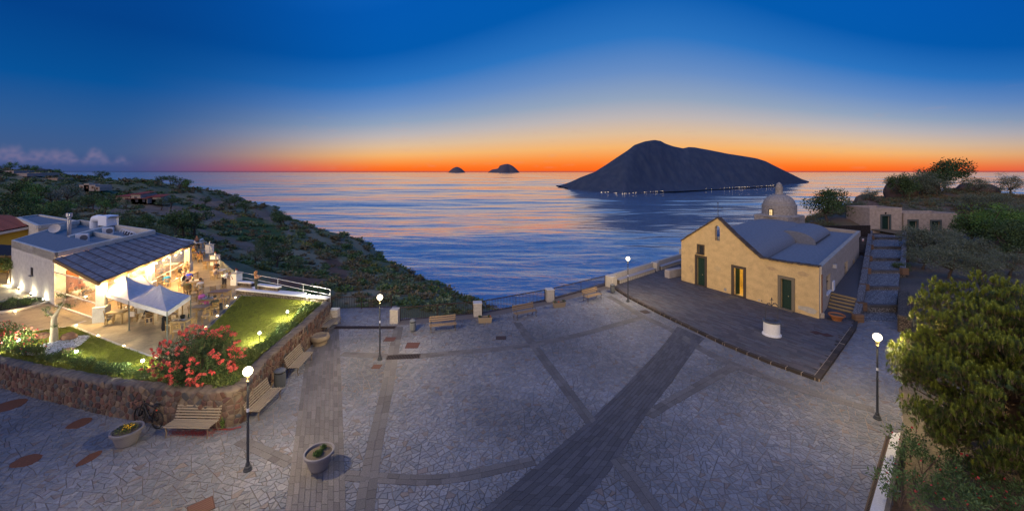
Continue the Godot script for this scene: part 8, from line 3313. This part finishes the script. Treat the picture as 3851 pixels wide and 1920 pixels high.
func far_house(px: float, py: float, z: float, parts: Array, label: String) -> void:
	# parts: [x offset px, width px, height px, depth m, kind]; foot at py
	var at := on_hill(px, py, 140.0)
	z = -at.z
	var t := thing("far_house", label, "house", at)
	t.position.y -= 0.5
	var k := z / F
	var wallm := M("house_plaster", Color.WHITE, 0.9)
	for p in parts:
		var w: float = p[1] * k
		var h: float = p[2] * k + 0.5
		var m := mb(p[5] if p.size() > 5 else C(1.1, 1.1, 1.1))
		m.cbox(Vector3(p[0] * k + w * 0.5, h * 0.5, -p[3] * 0.5), Vector3(w, h, p[3]), 0.05)
		put("wall", m, wallm, t)
		if p[4] == 1:
			var r := mb(C(0.4, 0.09, 0.06))
			r.quad(Vector3(p[0] * k - 0.3, h, 0.4), Vector3(p[0] * k + w + 0.3, h, 0.4), Vector3(p[0] * k + w, h + 0.9, -p[3]), Vector3(p[0] * k, h + 0.9, -p[3]))
			r.box(Vector3(p[0] * k + w * 0.5, h + 0.02, 0.3), Vector3(w + 0.6, 0.12, 0.3))
			put("roof", r, M("red_tile", Color.WHITE, 0.85), t)
		if p[4] < 2:
			var n := maxi(1, int(w / 2.6))
			for i in n:
				var b := mb(C(0.075, 0.075, 0.09) if p[4] == 1 else C(0.16, 0.09, 0.06))
				b.box(Vector3(p[0] * k + w * (i + 0.5) / n, h * 0.58, 0.02), Vector3(minf(1.1, w / n * 0.5), 1.2, 0.08))
				put("window", b, M("far_pane", Color.WHITE, 0.4), t)

func far_things() -> void:
	far_house(433, 760, 250, [[0, 55, 22, 8, 1], [57, 37, 30, 8, 1], [40, 80, 14, 5, 1], [90, 28, 15, 4, 2]], "large white farmhouse with red tiled roofs on the slope")
	far_house(503, 766, 240, [[0, 102, 17, 0.6, 2, C(0.8, 0.72, 0.66)], [50, 52, 26, 5, 1]], "long pale retaining wall with a red-roofed shed beside the farmhouse")
	far_house(295, 714, 300, [[0, 62, 19, 9, 0], [58, 20, 12, 7, 0], [18, 20, 24, 5, 2]], "flat-roofed cream house with brown shutters on the upper slope")
	far_house(0, 650, 430, [[0, 50, 9, 10, 0, C(0.9, 0.92, 1)]], "pale house at the upper edge of the slope")
	far_house(98, 657, 420, [[0, 52, 8, 10, 0, C(1.1, 1.05, 1.05)]], "long white house among trees on the skyline")
	far_house(60, 660, 410, [[0, 40, 9, 8, 2, C(0.9, 0.92, 1)]], "bluish white shed among trees on the skyline")
	far_house(178, 676, 380, [[0, 36, 7, 8, 2, C(0.9, 0.8, 0.72)]], "low tan building below the skyline houses")
	# street lamps up there
	for s in [[157, 655, 380, "tiny orange street lamp near the skyline houses"], [271, 674, 330, "tiny orange street lamp above the cream house"], [313, 692, 306, "tiny orange lamp over the cream house roof"]]:
		var p := gz(s[0], s[1], s[2])
		var y := hill_y(p.x, p.z)
		var t := thing("road_lamp", s[3], "street lamp", Vector3(p.x, minf(y, p.y - 2.0), p.z))
		var m := mb(C(0.2, 0.2, 0.2))
		m.bar(Vector3.ZERO, Vector3(0, p.y - t.position.y, 0), 0.12)
		put("pole", m, M("lamp_iron", C(0.0825, 0.09, 0.0975), 0.5), t)
		var b := mb()
		b.ball(Vector3(0, p.y - t.position.y, 0), Vector3.ONE * 0.55, 10, 7)
		put("lamp", b, glow("sodium_lamp", C(1, 0.55, 0.12), 10.0), t)
	# low conical hill behind
	var h := mb(C(0.09, 0.075, 0.075))
	var c := gz(118, 652, 900)
	for q in [[c.x, 60.0, 16.0], [c.x - 22.0, 40.0, 12.0]]: h.lathe(Vector3(q[0], c.y - 4.0, c.z), [[q[1], 0], [q[1] * 0.55, q[2] * 0.75], [q[1] * 0.2, q[2]], [0, q[2] * 1.02]], 18, false)
	struct("far_hill", h, M("islet_rock", Color.WHITE, 0.95), "dark low hill behind the skyline houses", "hill")

func garden_green() -> void:
	R.seed = 860
	var sg := 1.0 if outward(80).dot(Vector2(0, -13) - WALL[80]) > 0 else -1.0
	var greens := [C(0.105, 0.16, 0.0525), C(0.075, 0.128, 0.0375), C(0.1, 0.14, 0.05), C(0.06, 0.0975, 0.0375)]
	var kinds := []
	for k in 3:
		var t := thing("hedge_shrub", "", "shrub", Vector3.ZERO, 0.0, "shrubs along the top of the rubble wall")
		var m := mb()
		for j in 5: add_leaves(m, Vector3(rr(-0.25, 0.25), rr(0.2, 0.6), rr(-0.25, 0.25)), 120, Vector3(0.3, 0.26, 0.3), 0.10, greens if k < 2 else [C(0.1, 0.14, 0.04), C(0.14, 0.17, 0.05)], 0.5, 0.5, 900 + k * 9 + j)
		put("foliage", m, leafy(), t)
		var st := mb(C(0.1, 0.08, 0.05))
		for j in 3: st.tube([Vector3(0, -0.06, 0), Vector3(rr(-0.2, 0.2), 0.5, rr(-0.2, 0.2))], [0.015, 0.006], 5, false)
		put("stems", st, M("bark", Color.WHITE, 0.95), t)
		kinds.append(t)
	var n := [0, 0, 0]
	for i in range(14, 158, 3):
		if i > 84 and i < 98: continue
		var k := R.randi() % 3
		var p := WALL[i] - outward(i) * sg * rr(0.85, 1.15)
		var at := Vector3(p.x, HT, p.y)
		var lb: String = ["round green", "dark leafy", "yellowish green"][k] + (" hedge shrub on the wall beside the large lawn" if i > 97 else " shrub on the wall beside the small lawn")
		var s := rr(0.75, 1.15) if i > 97 else rr(0.55, 1.0)
		set_tree(kinds[k], n[k] == 0, at, s, lb)
		n[k] += 1
	# oleander in bloom
	var oc := g(742, 1436, HT)
	var t := thing("oleander", "large oleander bush covered in coral pink flowers at the wall corner", "flowering bush", oc)
	var leaves := mb()
	var stems := mb(C(0.16, 0.13, 0.08))
	var bloom := mb()
	for i in 150:
		var d := Vector3(R.randfn(), R.randfn() * 0.9 + 0.15, R.randfn()).normalized()
		var tip := Vector3(d.x * 1.95, 1.15 + d.y * 1.35, d.z * 1.4) * Vector3(1, 1, 1) * rr(0.8, 1.05)
		tip.y = maxf(tip.y, -0.25 if d.z > 0.2 else 0.15)
		var low := Vector3(d.x * 0.25, 0, d.z * 0.2)
		stems.tube([low, low.lerp(tip, 0.5) + Vector3(0, 0.25, 0), tip], [0.02, 0.013, 0.006], 4, false)
		for s in 3: add_leaves(leaves, low.lerp(tip, 0.55 + 0.2 * s) + Vector3(0, 0.2 * (1.0 - s * 0.5), 0), 20, Vector3(0.24, 0.24, 0.24), 0.20, [C(0.075, 0.128, 0.045), C(0.112, 0.16, 0.06), C(0.0525, 0.09, 0.0375)], 0.17, 0.6, 4000 + i * 3 + s)
		if i % 8 != 0:
			for f in 2:
				var o := tip + d * 0.06 + Vector3(rr(-0.16, 0.16), rr(-0.12, 0.16), rr(-0.16, 0.16))
				var cc := vary(C(0.60, 0.085, 0.075), 0.2).lerp(C(0.74, 0.22, 0.17), R.randf() * 0.5)
				for p in 11:
					var dd := Vector3(R.randfn(), R.randfn() + 0.3, R.randfn()).normalized()
					var q := o + dd * rr(0.03, 0.11)
					var sd := dd.cross(Vector3.UP).normalized() * 0.034
					var up := dd.cross(sd).normalized() * 0.034
					bloom.col = vary(cc, 0.2)
					bloom.quad(q - sd - up, q + sd - up, q + sd + up, q - sd + up)
	put("stems", stems, M("bark", Color.WHITE, 0.95), t)
	put("foliage", leaves, leafy(), t)
	var pm := M("oleander_petal", Color.WHITE, 0.65)
	pm.backlight_enabled = true
	pm.backlight = Color(0.35, 0.2, 0.2)
	put("flowers", bloom, pm, t)
	# rose bushes by the gravel
	for k in 6:
		var px: float = [12, 55, 95, 30, 78, 128][k]
		var py: float = [1262, 1275, 1290, 1308, 1322, 1330][k]
		var rt := thing("rose_bush", ["red rose bush nearest the pale kerb", "pink rose bush beside the spotlight", "rose bush at the edge of the white gravel", "tall rose bush close to the wall", "dark red rose bush in front of the spotlight", "low rose bush between gravel and wall"][k], "rose bush", g(px, py, HT))
		put("foliage", leaf_mesh(420, Vector3(0.55, 0.42, 0.5), 0.09, [C(0.105, 0.16, 0.045), C(0.11, 0.15, 0.04), C(0.075, 0.12, 0.045)], 0.55, 0.5, 30 + k), leafy(), rt).position = Vector3(0, 0.45, 0)
		put("flowers", leaf_mesh(46, Vector3(0.55, 0.42, 0.5), 0.085, [C(0.5, 0.04, 0.05), C(0.6, 0.16, 0.14)], 0.9, 0.15, 50 + k), M("petals", Color.WHITE, 0.6), rt).position = Vector3(0, 0.5, 0)
		var rs := mb(C(0.1, 0.08, 0.05))
		rs.tube([Vector3(0, -0.02, 0), Vector3(0.05, 0.5, 0)], [0.02, 0.01], 5, false)
		put("stem", rs, M("bark", Color.WHITE, 0.95), rt)
	# pale crooked tree
	var pt := thing("pale_tree", "small crooked tree with pale thick trunk on the white gravel", "tree", g(200, 1285, HT))
	var pb := mb(C(0.5, 0.43, 0.32))
	pb.tube([Vector3(0, -0.1, 0), Vector3(0.03, 0.7, 0), Vector3(0.02, 1.25, 0), Vector3(0.1, 1.55, 0)], [0.2, 0.15, 0.13, 0.11], 10)
	pb.tube([Vector3(0.08, 1.5, 0), Vector3(0.34, 1.85, 0.05), Vector3(0.55, 2.2, 0), Vector3(0.62, 2.6, 0)], [0.1, 0.07, 0.045, 0.02], 8)
	pb.tube([Vector3(0.04, 1.4, 0), Vector3(-0.22, 1.65, 0.05), Vector3(-0.3, 1.9, 0.1)], [0.08, 0.05, 0.02], 8)
	put("trunk", pb, M("pale_bark", Color.WHITE, 0.85, grey("soil", 512, 0.02, 0.25, 0.12, 0.35), 0.8), pt)
	var pc := mb()
	for q in [[0.62, 2.65, 0], [0.5, 2.2, 0.05], [0.75, 2.1, 0], [-0.3, 1.95, 0.1], [-0.42, 1.75, 0], [-0.15, 1.6, 0.1], [0.25, 1.95, 0], [0.2, 1.0, 0.12], [0.45, 2.75, 0.1], [0.95, 2.05, 0]]: add_leaves(pc, Vector3(q[0], q[1], q[2]), 46, Vector3(0.24, 0.13, 0.22), 0.09, [C(0.075, 0.12, 0.045), C(0.12, 0.16, 0.06)], 0.5, 0.5, int(q[1] * 100))
	put("crown", pc, leafy(), pt)
	# citrus tree by the plain wall, bed beside the path
	var ct := make_tree("citrus_tree", tree_parts(2.9, 2.7, 0.9, 26, 110, 0.13, [C(0.1, 0.13, 0.03), C(0.105, 0.15, 0.0375), C(0.14, 0.15, 0.04)], 21, 0.5, 0.07), "dense leafy citrus tree in front of the plain white wall", "tree")
	ct.position = g(28, 1068, HT)
	var bd := g(10, 1160, HT)
	var be := mb(C(0.55, 0.5, 0.43))
	be.lathe(Vector3.ZERO, [[1.9, -0.02], [1.9, 0.14], [1.75, 0.14], [1.75, 0.0]], 36)
	var bt := thing("flower_bed", "round bed with pale rim and low green plants", "flower bed", bd + Vector3(0, 0, -0.6))
	put("rim", be, M("edge_light", Color.WHITE, 0.85), bt)
	var bs := mb(C(0.1, 0.08, 0.05))
	bs.lathe(Vector3.ZERO, [[1.76, 0.06], [0, 0.1]], 30, false)
	put("soil", bs, M("pot_soil", Color.WHITE, 0.95), bt)
	var bp := mb()
	for i in 40: add_leaves(bp, Vector3(rr(-1.2, 1.3), rr(0.15, 0.4), rr(-1.1, 1.1)), 60, Vector3(0.3, 0.2, 0.3), 0.08, [C(0.09, 0.15, 0.045), C(0.09, 0.13, 0.045)], 0.4, 0.5, 700 + i)
	put("plants", bp, leafy(), bt)
	# creeper and weeds at the wall foot
	for s in [[878, 1592, 0.5, "bright green weed climbing the wall corner"], [838, 1606, 0.28, "small green weed at the wall foot beside the bench"]]:
		var w := put("wall_weed", leaf_mesh(160, Vector3(0.1, s[2], 0.1), 0.07, [C(0.09, 0.16, 0.03), C(0.09, 0.14, 0.03)], 0.5, 0.6, int(s[0])), leafy())
		w.position = g(s[0], s[1]) + Vector3(0.05, s[2] * 0.8, 0.08)
		tag(w, s[3], "weed")

func right_green() -> void:
	R.seed = 870
	var deep := [C(0.0607, 0.101, 0.0365), C(0.0911, 0.142, 0.0486), C(0.0446, 0.0729, 0.0284)]
	var olive := [C(0.142, 0.173, 0.111), C(0.101, 0.132, 0.081), C(0.182, 0.203, 0.142)]
	var fresh := [C(0.101, 0.203, 0.0405), C(0.0709, 0.151, 0.0324), C(0.132, 0.216, 0.0567)]
	var kinds := [tree_parts(4.6, 6.4, 0.3, 40, 110, 0.22, deep, 31), tree_parts(3.2, 4.0, 0.2, 32, 120, 0.15, olive, 33, 0.3), tree_parts(5.2, 6.0, 0.3, 40, 120, 0.2, fresh, 35)]
	var nodes := [make_tree("fig_tree", kinds[0], "", "tree", "trees on the headland"), make_tree("olive_bush", kinds[1], "", "tree", "trees on the headland"), make_tree("mulberry_tree", kinds[2], "", "tree", "trees on the headland")]
	var n := [0, 0, 0]
	for s in [[3118, 838, 61, 0, 1.15, "dark spreading fig tree behind the chapel's garden wall"], [3225, 830, 63, 1, 0.9, "grey green bush between fig tree and small house"], [3280, 775, 68, 1, 0.9, "low bush on the ridge behind the small house's tall block"], [3400, 780, 72, 0, 1.0, "dark tree behind the small house's roofs"], [3450, 772, 74, 1, 1.6, "broad grey olive on the ridge behind the small house"], [3490, 770, 76, 0, 1.0, "dark tree below the ridge boulders"], [3565, 775, 76, 0, 1.5, "tallest dark tree on the ridge above the house"], [3530, 785, 72, 1, 1.3, "olive in front of the tallest ridge tree"], [3675, 775, 72, 1, 1.2, "olive with a bare trunk on the ridge path"], [3800, 765, 72, 1, 1.25, "olive standing alone at the end of the ridge"], [3660, 815, 62, 1, 1.1, "olive beside the earth path past the house"], [3760, 815, 60, 1, 1.1, "olive above the bright green tree"], [3835, 830, 56, 1, 1.2, "olive at the edge of the slope above the pine"], [3720, 925, 50, 2, 1.15, "bright green mulberry tree on the slope"], [3790, 935, 47, 0, 1.0, "dark shrub beside the mulberry tree"], [3490, 960, 46, 1, 1.3, "broad silvery olive bush in front of the small house"], [3440, 935, 48, 1, 1.0, "silvery bush beside the stairs below the house"], [3560, 945, 47, 1, 1.15, "silvery olive bush before the house's end wall"], [3620, 985, 42, 1, 1.15, "silvery bush below the house's olive bushes"], [3570, 1030, 38, 1, 1.1, "silvery bush on the bare ground by the pine top"], [3680, 990, 42, 1, 1.0, "grey bush between mulberry tree and pine"], [3800, 1010, 38, 1, 1.0, "grey bush just above the pine's crown"], [3640, 905, 52, 0, 0.8, "dark tree beside the earth path past the house end"], [3750, 880, 54, 2, 0.9, "bright green tree above the mulberry tree"], [3845, 905, 50, 2, 0.9, "bright green tree at the slope's edge"], [3850, 990, 42, 0, 0.9, "dark tree right behind the pine's top"], [3470, 1015, 42, 1, 0.85, "silvery bush alone on the bare ground by the stairs"], [3700, 1060, 36, 1, 0.9, "grey bush touching the pine's top"], [3393, 1010, 40.5, 0, 0.3, "small dark shrub on the stairs' slope side"]]:
		var k: int = s[3]
		var p := gz(s[0], s[1], s[2])
		p.y = head_y(p.x, p.z)
		set_tree(nodes[k], n[k] == 0, p, s[4], s[5])
		n[k] += 1
	# boulders of the ridge
	for s in [[3260, 756, 70, 2.0, 1.3, "flat-topped brown rock stack left of the ridge trees"], [3258, 790, 67, 2.2, 1.6, "bulky dark rock under the flat-topped stack"], [3303, 740, 74, 0.7, 0.6, "small rock right beside the flat-topped stack"], [3388, 735, 76, 2.5, 2.7, "huge rounded boulder on the ridge"], [3440, 705, 80, 0.9, 1.0, "small pointed rock between the two big boulders"], [3488, 712, 80, 2.1, 2.0, "rounded boulder beside the tallest tree"], [3638, 722, 78, 1.7, 1.7, "brown jagged boulder on the far ridge"], [3707, 730, 76, 2.0, 1.9, "brown boulder at the end of the ridge"]]:
		var p := gz(s[0], s[1], s[2])
		boulder(p - Vector3(0, 0.7, 0), Vector3(s[3], s[4], s[3] * 0.9), C(0.203, 0.135, 0.101), s[5], 1.0, rr(0, 3))
	# dry grass and low plants as one mass
	var tuft := leaf_mesh(60, Vector3(0.5, 0.35, 0.5), 0.3, [C(0.216, 0.135, 0.0675), C(0.149, 0.108, 0.054), C(0.142, 0.151, 0.0709)], 0.15, 0.6, 5)
	var low := leaf_mesh(90, Vector3(0.7, 0.4, 0.7), 0.2, [C(0.101, 0.132, 0.0607), C(0.151, 0.173, 0.101)], 0.4, 0.5, 6)
	for k in 2:
		var xf := []
		for i in 1500:
			var z := rr(46.0, 92.0)
			var x := rr(37.0, z * 1.3 + 4.0)
			if x < right_border(z) + 1.0: continue
			if z > 50.0 and z < 66.0 and x > 49.0 and x < 65.5 and z < 65.0: continue
			if k == 0 and z < 50.0 and R.randf() < 0.8: continue
			var s := rr(0.6, 1.5)
			xf.append(Transform3D(Basis(Vector3.UP, rr(0, TAU)).scaled(Vector3(s, s * rr(0.7, 1.2), s)), Vector3(x, head_y(x, -z) + 0.1, -z)))
		multi("headland_scrub", (tuft if k == 0 else low).mesh(leafy()), xf, [], ["dry reddish grass tufts on the headland slope", "low grey green plants on the headland slope"][k])

func pine() -> void:
	R.seed = 880
	var base := Vector3(18.6, 0.2, -14.6)
	var t := thing("pine_tree", "large bushy pine with bright upright shoots beside the white kerb", "pine tree", base)
	var wood := mb(C(0.143, 0.0975, 0.065))
	wood.tube([Vector3(0, -0.4, 0), Vector3(-0.2, 1.5, 0.1), Vector3(-0.4, 3.2, 0), Vector3(-0.3, 5.4, -0.2)], [0.3, 0.24, 0.18, 0.06], 9)
	# upright shoots: brushes of needles flaring round a stem; the young ones tall and bright
	var kinds := []
	for k in 3:
		var s := mb()
		var r := RandomNumberGenerator.new()
		r.seed = 70 + k
		var tall: float = [0.24, 0.22, 0.24][k]
		for i in [130, 80, 56][k]:
			var f := pow(r.randf(), 0.7)
			var an := r.randf() * TAU
			var o := Vector3(0, f * tall, 0)
			var d := Vector3(cos(an) * (0.85 - 0.5 * f), 0.85, sin(an) * (0.85 - 0.5 * f)).normalized()
			if k == 2: d = Vector3(cos(an), r.randf_range(-0.3, 0.6), sin(an)).normalized()
			var l := r.randf_range(0.12, 0.19)
			var w := Vector3(-sin(an), 0, cos(an)) * 0.0065
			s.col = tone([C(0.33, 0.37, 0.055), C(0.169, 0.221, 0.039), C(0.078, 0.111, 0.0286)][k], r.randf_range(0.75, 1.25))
			s.tri(o - w, o + w, o + d * l)
		s.col = C(0.182, 0.13, 0.065)
		s.tube([Vector3(0, -0.12, 0), Vector3(0, tall, 0)], [0.01, 0.006], 4, false)
		kinds.append(s.mesh(leafy("needles")))
	var xf := [[], [], []]
	for i in 380:
		var d := Vector3(R.randfn(), R.randfn(), R.randfn()).normalized() * pow(R.randf(), 0.28)
		var c := Vector3(-0.6 + d.x * 3.6, 3.4 + d.y * 3.4, 0.9 + d.z * 3.7)
		if c.y < 0.5: continue
		var hub := Vector3(-0.35, clampf(c.y - 1.2, 1.2, 5.2), 0)
		if i % 2 == 0: wood.tube([hub, hub.lerp(c, 0.6) - Vector3(0, 0.2, 0), c - Vector3(0, 0.15, 0)], [0.06, 0.035, 0.012], 5, false)
		var rad := rr(0.35, 0.6)
		var low := smoothstep(4.0, 1.4, c.y)
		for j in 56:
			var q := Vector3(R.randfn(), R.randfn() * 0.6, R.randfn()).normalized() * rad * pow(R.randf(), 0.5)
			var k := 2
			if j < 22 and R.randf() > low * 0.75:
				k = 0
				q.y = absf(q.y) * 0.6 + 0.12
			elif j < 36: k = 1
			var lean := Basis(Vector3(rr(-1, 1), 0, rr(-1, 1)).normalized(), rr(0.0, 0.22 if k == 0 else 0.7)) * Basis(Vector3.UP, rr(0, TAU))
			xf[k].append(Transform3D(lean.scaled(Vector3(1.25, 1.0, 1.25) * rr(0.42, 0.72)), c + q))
	put("trunk", wood, M("bark", Color.WHITE, 0.95), t)
	for k in 3:
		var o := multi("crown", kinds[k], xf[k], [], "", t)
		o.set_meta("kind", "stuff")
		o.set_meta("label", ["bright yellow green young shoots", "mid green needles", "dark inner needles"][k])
	# oleander-like shrubs under it
	for k in 12:
		var px: float = [3425, 3470, 3440, 3520, 3385, 3560, 3640, 3600, 3700, 3780, 3830, 3660][k]
		var py: float = [1720, 1780, 1850, 1880, 1900, 1800, 1900, 1990, 1960, 1920, 2000, 1790][k]
		var s := thing("bed_shrub", ["shrub with few red flowers nearest the kerb's shaded end", "shrub with red flowers under the pine's lowest branches", "leafy shrub with red flowers leaning over the white kerb", "dark shrub with red flowers deeper under the pine", "leafy shrub spilling over the lower end of the kerb", "sparse shrub close to the pine's trunk", "dark low shrub beneath the pine's outer branches", "leafy shrub filling the bed below the pine", "dense shrub in the darkest part of the pine bed", "shrub at the far side of the pine bed", "low shrub under the pine's outermost needles", "shrub wedged between pine trunk and bed edge"][k], "shrub", g(px, py, 0.2), 0.0, "shrubs under the pine")
		var m := mb()
		for j in 7: add_leaves(m, Vector3(rr(-0.45, 0.45), rr(0.25, 0.95), rr(-0.45, 0.45)), 85, Vector3(0.28, 0.26, 0.28), 0.12, [C(0.0975, 0.166, 0.0546), C(0.0683, 0.117, 0.039), C(0.137, 0.195, 0.0683)], 0.3, 0.5, 300 + k * 8 + j)
		put("foliage", m, leafy(), s)
		put("flowers", leaf_mesh(7, Vector3(0.6, 0.35, 0.6), 0.08, [C(0.5, 0.06, 0.06)], 0.9, 0.3, k), M("petals", Color.WHITE, 0.6), s).position = Vector3(0, 0.75, 0)
		s.get_node("flowers").set_meta("kind", "stuff")
		var st := mb(C(0.13, 0.091, 0.065))
		for j in 4: st.tube([Vector3(0, -0.05, 0), Vector3(rr(-0.4, 0.4), 0.8, rr(-0.4, 0.4))], [0.015, 0.006], 4, false)
		put("stems", st, M("bark", Color.WHITE, 0.95), s)

func _ready() -> void:
	R.seed = 7
	environment()
	sea()
	islands()
	hillside()
	headland()
	square()
	churchyard()
	ground_iron()
	rubble_wall()
	lamps()
	benches()
	bins()
	pots()
	well()
	sea_edge()
	bicycle()
	petals()
	chapel()
	stairs()
	small_house()
	terrace()
	restaurant()
	tent()
	guests()
	old_houses()
	far_things()
	garden_green()
	hill_green()
	right_green()
	pine()
